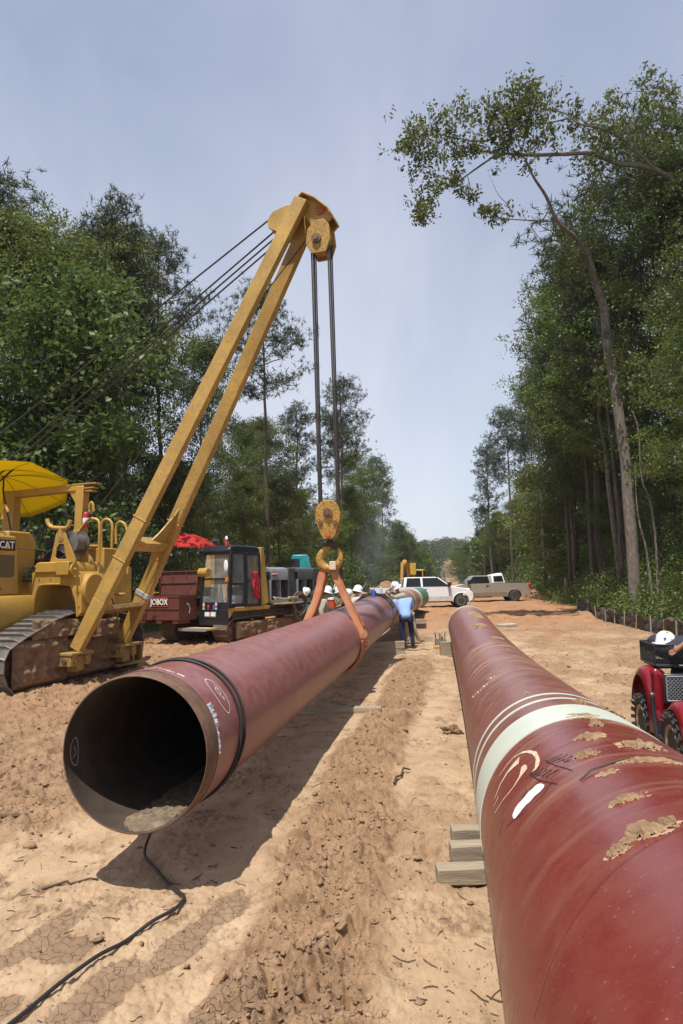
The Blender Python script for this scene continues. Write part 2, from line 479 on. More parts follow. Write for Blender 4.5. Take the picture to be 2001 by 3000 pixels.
ff = mixc(nt, rng_(nt, n_mid, .3, .7), (.05, .045, .025), (.075, .085, .035))
c = mixc(nt, sep.outputs[2], c, ff)
# damp dark patches left by puddles near the camera
dm = nt.nodes.new('ShaderNodeAttribute'); dm.attribute_name = 'damp'
wet = rng_(nt, mth(nt, 'ADD', dm.outputs['Fac'], mth(nt, 'MULTIPLY', mth(nt, 'SUBTRACT', noise(nt, 5, 6, .6, v, .5), .5), .9)), .46, .54)
c = mixc(nt, mth(nt, 'MULTIPLY', wet, .8), c, mixc(nt, n_mid, (.17, .105, .062), (.30, .20, .125)))
# mud cracks
vo = nt.nodes.new('ShaderNodeTexVoronoi'); vo.feature = 'DISTANCE_TO_EDGE'; vo.inputs['Scale'].default_value = 13
wv = nt.nodes.new('ShaderNodeVectorMath'); wv.operation = 'ADD'
nn = nt.nodes.new('ShaderNodeTexNoise'); nn.inputs['Scale'].default_value = 5; nt.links.new(v, nn.inputs['Vector'])
wsc = nt.nodes.new('ShaderNodeVectorMath'); wsc.operation = 'SCALE'; wsc.inputs['Scale'].default_value = .12
nt.links.new(nn.outputs['Color'], wsc.inputs[0]); nt.links.new(v, wv.inputs[0]); nt.links.new(wsc.outputs[0], wv.inputs[1])
nt.links.new(wv.outputs[0], vo.inputs['Vector'])
crk = rng_(nt, vo.outputs['Distance'], .0, .035, 1, 0)
cm = wet
crk = mth(nt, 'MULTIPLY', crk, cm)
c = mixc(nt, mth(nt, 'MULTIPLY', crk, .6), c, (.20, .12, .07))
c = mixc(nt, rng_(nt, n_fine, .60, .70, 0, .6), c, (.15, .095, .055))
c = mixc(nt, rng_(nt, noise(nt, 75, 3, .6, v), .60, .68, 0, .45), c, (.15, .10, .06))
nt.links.new(c, bs.inputs['Base Color']); bs.inputs['Roughness'].default_value = .95
bs.inputs['Specular IOR Level'].default_value = .25
hgt = mth(nt, 'ADD', mth(nt, 'MULTIPLY', n_fine, .6), mth(nt, 'MULTIPLY', noise(nt, 9, 8, .7, vst, .6), 1.0))
hgt = mth(nt, 'SUBTRACT', hgt, mth(nt, 'MULTIPLY', crk, .5))
bump(nt, bs, hgt, .75, .020)
M_ground = m

# one polar sheet round the camera, dense where it is seen closely
NR, NA = 960, 640
rr = np.concatenate([[0.0], np.geomspace(1.0, 2.1, 20)[:-1], np.geomspace(2.1, 24, 760)[:-1], np.geomspace(24, 1500, 181)])
NR = len(rr)
inner = np.radians(np.linspace(-33, 33, NA - 40))
outer = np.radians(np.linspace(33, 327, 41))[:-1] if False else np.radians(np.linspace(33, 327, 42))[1:-1]
ang = np.concatenate([inner, outer])
NA = len(ang)
RRg, AAg = np.meshgrid(rr, ang, indexing='ij')
X = RRg * np.sin(AAg); Y = RRg * np.cos(AAg)
Z = base_h(X, Y) + np.where((Y > 0) & (RRg < 140), fine_h(X, Y), 0)
V = np.stack([X, Y, Z], -1).reshape(-1, 3)
i = np.arange(NR - 1)[:, None]; j = np.arange(NA)[None]
j2 = (j + 1) % NA
Fq = np.stack([i * NA + j, (i + 1) * NA + j, (i + 1) * NA + j2, i * NA + j2], -1).reshape(-1, 4)
me = np_mesh('ground', V, Fq, smooth=True)
at = me.color_attributes.new('zone', 'FLOAT_COLOR', 'POINT')
xf, yf = V[:, 0], V[:, 1]; uf = xf - PL(yf)
zc = np.zeros((len(V), 4), np.float32)
zc[:, 0] = churn_mask(xf, yf)
wob = (fbm(xf * .4, yf * .3, 3, 5) - .5)
zc[:, 1] = np.clip(sst(19, 38, yf + wob * 10) * .80 + sst(1.5, 3.5, -uf) * sst(9, 13, yf) * .20, 0, 1)
half = 5.6 + 0 * yf
edgeL = sst(-.6, .9, eL(yf) - uf + wob * 2.5); edgeR = sst(-.3, .6, uf - eR(yf) + wob * 1.5)
edgeL = np.maximum(edgeL, sst(75, 150, yf) * (fbm(xf * .25, yf * .04, 3, 88) > .47) * .8)
zc[:, 2] = np.clip(edgeL + edgeR + (yf < -5), 0, 1)
zc[:, 3] = 1
at.data.foreach_set('color', zc.ravel())
dp = me.attributes.new('damp', 'FLOAT', 'POINT')
dv = np.zeros(len(V), np.float32)
for (px_, py_, sx_, sy_, rot_) in ((-1.85, 4.25, .12, .38, -.35), (-1.62, 4.12, .14, .16, 0), (-1.28, 3.72, .16, .34, -.3), (-.98, 4.15, .12, .30, -.3), (-.78, 4.62, .12, .24, -.3), (-1.75, 3.6, .10, .14, 0), (-.62, 3.5, .16, .3, -.2), (.55, 3.0, .12, .35, -.1), (-2.7, 4.9, .3, .4, 0), (1.9, 24, 1.2, 2.2, 0), (-3.6, 11.5, .8, 1.3, 0)):
    dx_, dy_ = xf - px_, yf - py_; c_, s_ = math.cos(rot_), math.sin(rot_)
    dv = np.maximum(dv, np.exp(-(((dx_ * c_ + dy_ * s_) / sx_) ** 2 + ((dy_ * c_ - dx_ * s_) / sy_) ** 2) * .7))
dp.data.foreach_set('value', dv.astype(np.float32))
link('ground', me, M_ground, kind='structure')

# ---------------------------------------------------------------- loose clods, chips and twigs (uncountable)
def ico(sub):
    bm = bmesh.new(); bmesh.ops.create_icosphere(bm, subdivisions=sub, radius=1)
    bm.verts.ensure_lookup_table()
    v = np.array([q.co for q in bm.verts]); f = np.array([[w.index for w in q.verts] for q in bm.faces]); bm.free()
    return v, f
def scatter(n, ymin, ymax, xf_, dens):
    out = []
    while len(out) < n:
        k = n * 3
        y = ymin * (ymax / ymin) ** rng.random(k)
        x = (rng.random(k) * 2 - 1) * (y * .56 + .3)
        keep = rng.random(k) < dens(x, y)
        out += list(zip(x[keep], y[keep]))
    return np.array(out[:n])
def dens1(x, y):
    u = x - PL(y)
    c = churn_mask(x, y)
    ok = (u < 8.9) & (u > -12)
    return np.clip(c ** 1.6 * .95 + .035, 0, 1) * ok
def clod_mesh(name, n, sub, smin, smax, flatz, ymin, ymax, mat_, dens=dens1):
    tv, tf = ico(sub)
    P = scatter(n, ymin, ymax, None, dens)
    s = smin * (smax / smin) ** (rng.random(n) ** 2.2) * (1 + P[:, 1] * .02)
    jit = 1 + (rng.random((n, len(tv))) - .5) * 1.1
    A = rng.random(n) * 6.28
    sx = s * (.7 + rng.random(n) * .7); sy = s * (.7 + rng.random(n) * .7); sz = s * flatz * (.6 + rng.random(n) * .8)
    L = tv[None] * jit[..., None]
    tilt = (rng.random((n, 1)) - .5) * 1.2
    x = L[..., 0] * sx[:, None]; y = L[..., 1] * sy[:, None]; z = L[..., 2] * sz[:, None] + x * tilt
    xr = x * np.cos(A)[:, None] - y * np.sin(A)[:, None]; yr = x * np.sin(A)[:, None] + y * np.cos(A)[:, None]
    gx = P[:, 0][:, None] + xr; gy = P[:, 1][:, None] + yr
    g = ground_h(P[:, 0], P[:, 1])[:, None] + z + sz[:, None] * .25
    V = np.stack([gx, gy, g], -1).reshape(-1, 3)
    Fm = (tf[None] + (np.arange(n) * len(tv))[:, None, None]).reshape(-1, 3)
    me = np_mesh(name, V, Fm)
    return me
M_clod = pm('dry clay clod', (.27, .17, .10), .95, var=.45, vs=2.2, bmp=.6, fine=40, dirt=.3, dcol=(.36, .245, .15), ds=9)
link('loose_clods', clod_mesh('loose_clods', 1300, 2, .007, .034, .55, 2.4, 20, M_clod), M_clod, kind='stuff',
     label='broken brown clay clods littering the churned dirt between and beside the pipes')
link('dirt_crumbs', clod_mesh('dirt_crumbs', 20000, 1, .003, .017, .6, 2.2, 34, M_clod), M_clod, kind='stuff',
     label='small crumbs of dry dirt scattered over the bare ground')

def stick_mesh(name, n, lmin, lmax, ymin, ymax, dens):
    P = scatter(n, ymin, ymax, None, dens)
    Vs = []; Fs = []
    for k, (x, y) in enumerate(P):
        L = lmin * (lmax / lmin) ** (random.random() ** 2.6); a = random.uniform(0, 6.28); w = L * random.uniform(.006, .018) + .0008
        d = Vector((math.cos(a), math.sin(a))); pts = []
        bx, by = x, y
        for q in range(4):
            t = q / 3
            pts.append((bx, by)); a = a + random.gauss(0, .25); a2 = a
            bx += math.cos(a2) * L / 3; by += math.sin(a2) * L / 3
        b0 = len(Vs)
        for q, (px_, py_) in enumerate(pts):
            g = 0
            nx, ny = -d.y * w, d.x * w
            ww = (.35, 1, .7, .12)[q]
            Vs += [(px_ - nx * ww, py_ - ny * ww, .002), (px_, py_, .006 + w * 1.6), (px_ + nx * ww, py_ + ny * ww, .002)]
        for q in range(3):
            o_ = b0 + q * 3
            Fs += [(o_, o_ + 1, o_ + 4, o_ + 3), (o_ + 1, o_ + 2, o_ + 5, o_ + 4)]
    V = np.array(Vs); V[:, 2] += ground_h(V[:, 0], V[:, 1])
    return np_mesh(name, V, np.array(Fs))
M_twig = pm('dead twig bark', (.085, .055, .034), .9, var=.5, vs=1.3, bmp=.2)
def dens2(x, y):
    u = x - PL(y)
    return ((u < 8.9) & (u > -12)) * np.clip(.08 + sst(.50, .62, fbm(x * 2.2, y * 1.3, 3, 19)) * .8 + sst(3.7, 4.6, u) * .5, 0, 1)
link('twig_litter', stick_mesh('twig_litter', 3600, .006, .16, 2.2, 34, dens2), M_twig, kind='stuff',
     label='dead twigs and bark chips strewn over the cleared ground')

# individual things lying on the ground
def stick(name, label, pts, r, mat_=None, cat='stick'):
    P = [(x, y, gz(x, y) + dz) for x, y, dz in pts]
    b = B().tube(P, [r * (1 - .5 * i / len(P)) for i in range(len(P))], 6)
    return b.build(name, mat_ or M_twig, smooth=True, label=label, cat=cat)
stick('stick', 'crooked dark stick lying just left of the right pipe above the timber steps', [(.47, 7.05, .02), (.50, 7.2, .04), (.56, 7.28, .03), (.60, 7.5, .05), (.68, 7.58, .03)], .014)
stick('root', 'long thin brown root lying on the pale ground left of the black cable', [(-2.12, 4.93, .008), (-2.03, 4.99, .012), (-1.98, 5.02, .016), (-1.94, 4.98, .01), (-1.83, 5.04, .014), (-1.77, 5.05, .01)], .011)
stick('stick', 'weathered grey stick half buried at the left edge beside the pipe mouth', [(-3.5, 6.2, .02), (-3.2, 6.25, .03), (-2.9, 6.42, .04)], .03)
def rock(name, label, x, y, s, mat_, seed, cat):
    bm = bmesh.new(); bmesh.ops.create_icosphere(bm, subdivisions=4, radius=1)
    from mathutils import noise as mn
    for q in bm.verts:
        n = mn.fractal(q.co * 1.3 + Vector((seed, 0, 0)), .7, 2.2, 5) * .55 + mn.cell(q.co * 2.2 + Vector((seed, 3, 0))) * .14
        q.co = q.co * (1 + n); q.co = Vector((q.co.x * s[0], q.co.y * s[1], q.co.z * s[2]))
    me = bpy.data.meshes.new(name); bm.to_mesh(me); bm.free()
    me.polygons.foreach_set('use_smooth', [True] * len(me.polygons))
    return link(name, me, mat_, None, label, cat, loc=(x, y, gz(x, y) + s[2] * .35))
rock('rock', 'dark jagged lump of clay beside the right pipe, midway to the worker', 1.40, 9.3, (.13, .09, .06), M_mud, 3, 'rock')
rock('dirt_lump', 'large round clod of dirt at the bottom edge below the churned strip', .02, 2.72, (.055, .05, .04), M_clod, 8, 'dirt lump')

# ---------------------------------------------------------------- pipes
def pipe_mesh(name, axis, y0, y1, ny, R=.5334, nth=160, extra=None):
    ys = np.linspace(y0, y1, ny); th = np.linspace(0, 2 * np.pi, nth + 1)
    ax = np.array([axis(y) for y in ys])
    d = np.gradient(ax, axis=0)
    C_ = np.stack([ax[:, 0], ys, ax[:, 1]], -1); T = np.gradient(C_, axis=0); T /= np.linalg.norm(T, axis=1)[:, None]
    s = np.cross(T, [0, 0, 1]); s /= np.linalg.norm(s, axis=1)[:, None]; u = np.cross(s, T)
    V = C_[:, None] + R * (np.cos(th)[None, :, None] * s[:, None] + np.sin(th)[None, :, None] * u[:, None])
    ln = np.concatenate([[0], np.cumsum(np.linalg.norm(np.diff(C_, axis=0), axis=1))])
    n = nth + 1
    i = np.arange(ny - 1)[:, None]; j = np.arange(nth)[None]
    Fq = np.stack([i * n + j, (i + 1) * n + j, (i + 1) * n + j + 1, i * n + j + 1], -1).reshape(-1, 4)
    me = np_mesh(name, V.reshape(-1, 3), Fq, smooth=True)
    uv = me.uv_layers.new(name='UVMap')
    UV = np.stack(np.broadcast_arrays((th / (2 * np.pi))[None], ln[:, None]), -1).reshape(-1, 2)
    uv.data.foreach_set('uv', UV[Fq.ravel()].ravel().astype(np.float32))
    return me
def frame_at(axis, y, th, R=.5334):
    x, z = axis(y); x2, z2 = axis(y + .01)
    T = Vector((x2 - x, .01, z2 - z)).normalized(); s = T.cross(Vector((0, 0, 1))).normalized(); u = s.cross(T)
    nrm = s * math.cos(th) + u * math.sin(th)
    return Vector((x, y, z)) + nrm * R, nrm, T
def coat_mat(name, cA, cB, rough, dust, dustcol, streak, spiral_dark=.5, mottled=0.0, bands=()):
    m, nt, bs, out = new_mat(name)
    uvn = nt.nodes.new('ShaderNodeUVMap'); sp = nt.nodes.new('ShaderNodeSeparateXYZ'); nt.links.new(uvn.outputs[0], sp.inputs[0])
    U, Vv = sp.outputs[0], sp.outputs[1]
    ob = objvec(nt)
    # noise stretched round the pipe
    cb = nt.nodes.new('ShaderNodeCombineXYZ')
    ang_ = mth(nt, 'MULTIPLY', U, 6.28318)
    nt.links.new(mth(nt, 'MULTIPLY', mth(nt, 'SINE', ang_), .5), cb.inputs[0]); nt.links.new(mth(nt, 'MULTIPLY', mth(nt, 'COSINE', ang_), .5), cb.inputs[1])
    nt.links.new(mth(nt, 'MULTIPLY', mth(nt, 'ADD', Vv, mth(nt, 'MULTIPLY', U, .35)), 9.0), cb.inputs[2])
    nb = noise(nt, 1.0, 3, .5, ob); ns = noise(nt, 1.1, 7, .7, cb.outputs[0], .2); nf = noise(nt, 7, 8, .7, ob, .3)
    c = mixc(nt, rng_(nt, nb, .3, .7), cA, cB)
    c = mixc(nt, rng_(nt, ns, .35, .7, 0, streak), c, tuple(x * .62 for x in cA))
    # dust film, heavier on the crown where mud has dried
    crown = rng_(nt, mth(nt, 'SINE', ang_), .35, .95, 0, 1)
    f = mth(nt, 'MULTIPLY', rng_(nt, ns, .50, .66), crown)
    f = mth(nt, 'MULTIPLY', f, rng_(nt, noise(nt, .45, 4, .5, ob), .42, .60))
    f = mth(nt, 'MULTIPLY', f, dust)
    c = mixc(nt, f, c, dustcol)
    spk = mth(nt, 'MULTIPLY', rng_(nt, noise(nt, 85, 3, .65, ob), .65, .71), .38 * min(1, dust + .15))
    c = mixc(nt, spk, c, dustcol)
    film = mth(nt, 'MULTIPLY', rng_(nt, nf, .3, .7), .16 + mottled)
    c = mixc(nt, film, c, dustcol)
    # helical seam of the spiral-wrapped coating
    fr = mth(nt, 'FRACT', mth(nt, 'ADD', mth(nt, 'MULTIPLY', Vv, 1 / 1.28), U))
    seam = rng_(nt, mth(nt, 'ABSOLUTE', mth(nt, 'SUBTRACT', fr, .5)), .0, .006, 1, 0)
    c = mixc(nt, mth(nt, 'MULTIPLY', seam, spiral_dark), c, tuple(x * .35 for x in cA))
    for (a, b, col_, op) in bands:
        e = mth(nt, 'ADD', Vv, mth(nt, 'MULTIPLY', mth(nt, 'SUBTRACT', ns, .5), .05))
        g = mth(nt, 'MULTIPLY', rng_(nt, e, a - .004, a + .004), rng_(nt, e, b - .004, b + .004, 1, 0))
        g = mth(nt, 'MULTIPLY', g, rng_(nt, mth(nt, 'MULTIPLY', nf, crown), .40, .55, op, op * .55))
        c = mixc(nt, g, c, col_)
    nt.links.new(c, bs.inputs['Base Color'])
    r = mth(nt, 'ADD', rng_(nt, nf, .3, .7, rough - .05, rough + .10), mth(nt, 'MULTIPLY', f, .4))
    nt.links.new(r, bs.inputs['Roughness'])
    hh = mth(nt, 'ADD', mth(nt, 'MULTIPLY', seam, .6), mth(nt, 'MULTIPLY', ns, .35))
    hh = mth(nt, 'ADD', hh, mth(nt, 'MULTIPLY', f, .4))
    bump(nt, bs, hh, .16, .012)
    return m
M_pipeL = coat_mat('dusty red epoxy coating', (.195, .050, .048), (.25, .074, .070), .33, .15, (.55, .40, .34), .3, .6, .05)
CREAM = (.56, .60, .50)
M_pipeR = coat_mat('glossy deep red coating', (.158, .0150, .0125), (.195, .024, .019), .26, .75, (.50, .34, .22), .25, .55, -.06)
M_pipeR2 = coat_mat('scuffed deep red coating', (.165, .030, .028), (.205, .050, .045), .33, .95, (.50, .36, .24), .45, .6, .12)
M_pipe3 = coat_mat('brown dusty coating', (.22, .10, .075), (.30, .16, .12), .5, .5, (.50, .38, .26), .4, .4, .10)
M_green = pm('green tape coating', (.07, .20, .14), .5, var=.15, dirt=.2, dcol=(.35, .33, .22), bmp=.05)
M_bandw = pm('cream joint coating', CREAM, .38, var=.05, vs=4, dirt=.28, dcol=(.50, .36, .22), ds=3.2, bmp=.15, fine=8)

def axL(y):
    return PL(y), .9898 - .0133 * y + .0009 * y * y
YL0, YW = 4.768, 19.6
def sleeve(name, axis, y0, y1, R, mat_, parent, n=6, nth=96, edge=.006, **kw):
    """thin raised ring round a pipe with real thickness"""
    rows = []
    for y, r in [(y0, R - edge)] + [(y0 + (y1 - y0) * k / n, R) for k in range(n + 1)] + [(y1, R - edge)]:
        rows.append([frame_at(axis, y, 2 * math.pi * q / nth, r)[0] for q in range(nth + 1)])
    return B().sheet(rows).build(name, mat_, parent, smooth=True, weld=True, **kw)

def make_left():
    t = empty('line_pipe', 'long dusty red pipe hung in the orange sling with its open end facing us', 'pipe', (PL(YL0), YL0, 0))
    t.rotation_euler = (0, 0, 0)
    bpy.context.view_layer.update()
    Mi = Matrix.Translation((-PL(YL0), -YL0, 0))
    def put(o): o.parent = t; o.matrix_parent_inverse = Matrix.Identity(4); o.data.transform(Mi); return o
    me = pipe_mesh('coated_shell', axL, YL0 + .19, YW - .12, 120)
    put(link('coated_shell', me, M_pipeL))
    # bare steel end: outer cutback, bevel, land, inner wall
    rows = []
    prof = [(.19, .5334), (.19, .529), (.012, .529), (.0, .520), (.0, .5155), (.004, .5145)]
    for dy, r in prof:
        rows.append([frame_at(axL, YL0 + dy, 2 * math.pi * q / 128, r)[0] for q in range(129)])
    put(B().sheet(rows).build('bare_steel_end', M_rsteel, smooth=True, weld=True))
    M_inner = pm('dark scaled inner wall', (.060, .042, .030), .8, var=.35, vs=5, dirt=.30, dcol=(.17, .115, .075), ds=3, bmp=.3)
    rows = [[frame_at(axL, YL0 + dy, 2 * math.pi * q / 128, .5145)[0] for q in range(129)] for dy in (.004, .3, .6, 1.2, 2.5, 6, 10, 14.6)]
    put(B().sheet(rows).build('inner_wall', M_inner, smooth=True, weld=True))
    # dirt washed into the pipe mouth
    rows = []; ny, nx = 60, 46
    for i in range(ny + 1):
        dy = .02 + 1.9 * (i / ny) ** 1.3
        row = []
        hw = .215 * min(1, (dy + .05) * 6) * (1 - .35 * i / ny) * (1 + .25 * (float(fbm(np.array([dy * 9.]), np.array([2.]), 2, 3)[0]) - .5))
        for j in range(nx + 1):
            t_ = -1 + 2 * j / nx
            xx = t_ * hw + .055
            base = .98 - .0133 * (YL0 + dy) + .0009 * (YL0 + dy) ** 2 + .0098 - math.sqrt(max(.514 ** 2 - xx * xx, 0))
            hgt_ = (.045 * (1 - t_ * t_) * min(1, dy * 6) + .045 * (float(fbm(np.array([xx * 38]), np.array([dy * 38]), 3, 9)[0]) - .42)) * (1 - (i / ny) ** 3)
            edge_ = (abs(t_) == 1 or i in (0, ny))
            row.append((PL(YL0 + dy) + xx * .988, YL0 + dy - xx * .15, base + (-.012 if edge_ else hgt_)))
        rows.append(row)
    M_grit = pm('gritty soil', (.17, .125, .08), .95, var=.5, vs=18, bmp=1.0, fine=60, dirt=.2, dcol=(.36, .28, .19), ds=30)
    put(B().sheet(rows).build('dirt_pile', M_grit, smooth=True))
    # hand-drawn chalk marks
    M_chalk = pm('white chalk', (.66, .60, .57), .9, var=.15, vs=30, bmp=.1)
    def stroke(name, pts, w, R=.5355, parts=None, m_=M_chalk, ax=axL):
        b = B()
        for poly in pts:
            L_, R_ = [], []
            P = [Vector(p) for p in poly]
            for k, p in enumerate(P):
                d = (P[min(k + 1, len(P) - 1)] - P[max(k - 1, 0)]).normalized(); nrm = Vector((-d.y, d.x)) * w / 2
                for lst, q in ((L_, p + nrm), (R_, p - nrm)):
                    lst.append(frame_at(ax, q.x, q.y / .5334, R)[0])
            b.sheet([L_, R_])
        return b.build(name, m_)
    def arc(cx, cy, rx, ry, a0, a1, n=24, rot=0):
        o_ = []
        for k in range(n + 1):
            a = math.radians(a0 + (a1 - a0) * k / n); x, y = rx * math.cos(a), ry * math.sin(a)
            o_.append((cx + x * math.cos(rot) - y * math.sin(rot), cy + x * math.sin(rot) + y * math.cos(rot)))
        return o_
    # (y, arc length from the right-hand side: 0 = right side, + up)
    cy_, ct = YL0 + .505, .34
    put(stroke('chalk_mark', [arc(cy_, ct, .085, .155, 0, 360), arc(cy_ + .012, ct + .028, .022, .03, -30, 320) , [(cy_ - .01, ct + .05), (cy_ + .0, ct - .01), (cy_ + .02, ct - .045), (cy_ + .04, ct - .03)],
                              [(cy_ + .03, ct + .085), (cy_ + .045, ct + .06), (cy_ + .03, ct - .06)]], .007, m_=M_chalk))
    put(stroke('chalk_mark', [arc(YL0 + .13, 1.70, .05, .10, 0, 360), [(YL0 + .11, 1.74), (YL0 + .15, 1.72), (YL0 + .13, 1.66)]], .005, R=.5125))
    put(stroke('chalk_mark', [[(YL0 + 0.350, 1.02), (YL0 + 0.360, .86), (YL0 + 0.350, .80)], [(YL0 + 0.300, 1.04), (YL0 + 0.350, .95)], [(YL0 + 0.390, 1.05), (YL0 + 0.410, .98)],
                              [(YL0 + 0.280, .90), (YL0 + 0.300, .82)], [(YL0 + 0.280, .79), (YL0 + 0.290, .74)], arc(YL0 + 0.280, .70, .015, .03, 0, 300)], .012))
    put(stroke('chalk_mark', [[(YL0 + 0.280, .645), (YL0 + 0.285, .60), (YL0 + 0.275, .585)]], .022))
    # torn white tape at the cutback
    M_tape = pm('torn silver tape', (.42, .43, .45), .35, var=.3, vs=30, bmp=.6, fine=60)
    b = B(); rows = []
    for k in range(25):
        s_ = .315 - .0145 * k; w0 = .018 + .012 * random.random(); 
        w0 *= random.uniform(.5, 1.5) * (1.0 if k < 13 else .30)
        row = []
        for q in range(4):
            row.append(frame_at(axL, YL0 + .192 + w0 * q / 1.5, s_ / .5334, .5355 + random.random() * .012 * (q > 0))[0])
        rows.append(row)
    b.sheet(rows)
    put(b.build('torn_tape', M_tape))
    # weld: bare band and clamp rings
    put(sleeve('weld_band', axL, YW - .12, YW + .12, .5315, M_rsteel, None))
    return t
lp = make_left()

# two loops of black hose thrown round the pipe and its tail across the ground
b = B(); pts = []
for k in range(0, 181):
    a = math.radians(-95 + k * 4.0); f = k / 180
    y = YL0 + .66 + .19 * f + .05 * math.sin(a - .4) + .01 * math.sin(3 * a)
    pts.append(frame_at(axL, y, a, .545)[0])
M_hose = pm('black hose rubber', (.018, .017, .017), .55, var=.2, bmp=.05)
tail = [pts[0] + Vector((-.01, 0, -.03))]
GP = [(-1.40, 5.30, .36), (-1.52, 5.42, .16), (-1.55, 5.42, .03), (-1.40, 5.18, .024), (-1.25, 4.95, .024), (-1.15, 4.81, .024), (-1.085, 4.70, .024), (-1.085, 4.60, .024), (-1.11, 4.50, .024), (-1.20, 4.38, .024), (-1.31, 4.20, .024), (-1.40, 4.0, .024),
      (-1.50, 3.76, .024), (-1.60, 3.51, .024), (-1.72, 3.2, .024), (-1.9, 2.8, .024), (-2.3, 1.9, .024), (-2.8, 1.0, .024)]
def catmull(P, n=8):
    P = [Vector(p) for p in P]; out_ = []
    for i in range(len(P) - 1):
        p0 = P[max(i - 1, 0)]; p1 = P[i]; p2 = P[i + 1]; p3 = P[min(i + 2, len(P) - 1)]
        for k in range(n):
            t = k / n
            out_.append(.5 * ((2 * p1) + (p2 - p0) * t + (2 * p0 - 5 * p1 + 4 * p2 - p3) * t * t + (3 * p1 - p0 - 3 * p2 + p3) * t ** 3))
    return out_ + [P[-1]]
gpts = catmull([(x, y, gz(x, y) + dz) for x, y, dz in GP])
b.tube(list(reversed(gpts)) + pts, .0110, 8)
b.build('rubber_hose', M_hose, smooth=True, label='black hose looped twice round the left pipe and trailing to the bottom left corner', cat='hose')

# pipe beyond the weld
def ax3(y):
    return PL(y) + .00052 * max(0, y - YW) ** 2 * 2.2, .9898 - .0133 * YW + .0009 * YW * YW - (y - YW) * .004
t3 = empty('line_pipe', 'brownish pipe beyond the weld joint ending in a green band near the white pickup', 'pipe', (PL(YW), YW, 0))
def put3(o, T): o.parent = T; o.data.transform(Matrix.Translation((-T.location.x, -T.location.y, -T.location.z))); return o
put3(link('coated_shell', pipe_mesh('coated_shell', ax3, YW + .02, 35.2, 60), M_pipe3), t3)
put3(sleeve('cream_band', ax3, 32.6, 34.0, .537, M_bandw, None), t3)
put3(sleeve('cream_band', ax3, 29.6, 29.9, .537, M_bandw, None), t3)
put3(sleeve('green_end', ax3, 34.4, 38.2, .538, M_green, None, edge=.05), t3)
# right-hand pipe: two joints and the cream field joint between them
def axR(y):
    x, z = right_axis(y); return float(x), float(z)
YB0, YB1 = 3.36, 3.85
t4 = empty('line_pipe', 'nearest glossy deep red pipe filling the lower right corner, smeared with mud', 'pipe', (axR(2)[0], 2.0, 0))
me = pipe_mesh('coated_shell', axR, -1.2, YB0 + .03, 90, nth=220)
put3(link('coated_shell', me, M_pipeR), t4)
t5 = empty('line_pipe', 'scuffed dark red pipe running away from the cream joint towards the pickups', 'pipe', (axR(6)[0], 6.0, 0))
put3(link('coated_shell', pipe_mesh('coated_shell', axR, YB1 - .03, 18.2, 150, nth=200), M_pipeR2), t5)
put3(sleeve('joint_sleeve', axR, YB0, YB1, .5372, M_bandw, None, n=10, nth=160, edge=.004), t5)
put3(sleeve('painted_stripe', axR, 4.13, 4.19, .5350, M_bandw, None, n=3, nth=160, edge=.0015), t5)
put3(sleeve('painted_stripe', axR, 4.37, 4.43, .5350, M_bandw, None, n=3, nth=160, edge=.0015), t5)
put3(sleeve('end_ring', axR, 18.12, 18.28, .5375, M_bandw, None, n=2, nth=100, edge=.025), t5)
# markings on the near pipe
def stroke_on(ax, polys, m_, R=.5354, rag=0.0):
    b = B()
    for poly, w in polys:
        P = [Vector(p) for p in poly]; L_, R_ = [], []
        for k, p in enumerate(P):
            d = (P[min(k + 1, len(P) - 1)] - P[max(k - 1, 0)]).normalized()
            ww = (w[k] if isinstance(w, (list, tuple)) else w) * (1 + random.uniform(-rag, rag))
            nrm = Vector((-d.y, d.x)) * ww / 2
            L_.append(frame_at(ax, (p + nrm).x, (p + nrm).y / .5334, R)[0]); R_.append(frame_at(ax, (p - nrm).x, (p - nrm).y / .5334, R)[0])
        b.sheet([L_, R_])
    return b
M_wpaint = pm('white brushed paint', (.80, .82, .80), .45, var=.05, vs=20, bmp=.4, fine=60)
M_scrape = pm('dried pale smear', (.62, .45, .30), .8, var=.25, vs=20, bmp=.3)
M_marker = pm('black marker ink', (.03, .012, .012), .5, var=.1, bmp=0)
put3(stroke_on(axR, [([(2.474, 1.195), (2.472, 1.205), (2.47, 1.22), (2.47, 1.24), (2.472, 1.26), (2.474, 1.28), (2.476, 1.30), (2.479, 1.32), (2.482, 1.34), (2.484, 1.35), (2.484, 1.356)], [.05, .085, .10, .105, .11, .105, .10, .095, .085, .07, .035])], M_wpaint, rag=.12).build('paint_slash', M_wpaint), t4)
put3(stroke_on(axR, [([(3.16, 1.36), (3.165, 1.30), (3.16, 1.252), (3.12, 1.21), (3.05, 1.18), (2.95, 1.16), (2.853, 1.16), (2.79, 1.168), (2.735, 1.18), (2.71, 1.20)], [.006, .010, .012, .014, .016, .017, .020, .024, .022, .02]),
                     ([(3.038, 1.235), (3.045, 1.27), (3.05, 1.315), (3.03, 1.37), (2.99, 1.43)], [.075, .065, .034, .018, .010]),
                     ([(2.905, 1.232), (2.87, 1.232), (2.82, 1.24), (2.80, 1.262), (2.77, 1.307), (2.80, 1.38), (2.84, 1.45)], [.014, .03, .04, .028, .014, .01, .006]),
                     ([(2.93, 1.40), (2.93, 1.45)], [.012, .005])], M_scrape, rag=.25).build('scraped_mark', M_scrape), t4)
ink = []
for k in range(9):      # rows of scrawled black figures
    y0 = 2.70 - .045 * (k % 5); a0 = 1.235 - .016 * k - (.0 if k < 5 else .02)
    P = [(y0 + .012 * math.sin(q * 2.3 + k), a0 - .009 * q + .012 * math.cos(q * 1.7 + k)) for q in range(7)]
    ink.append((P, .007))
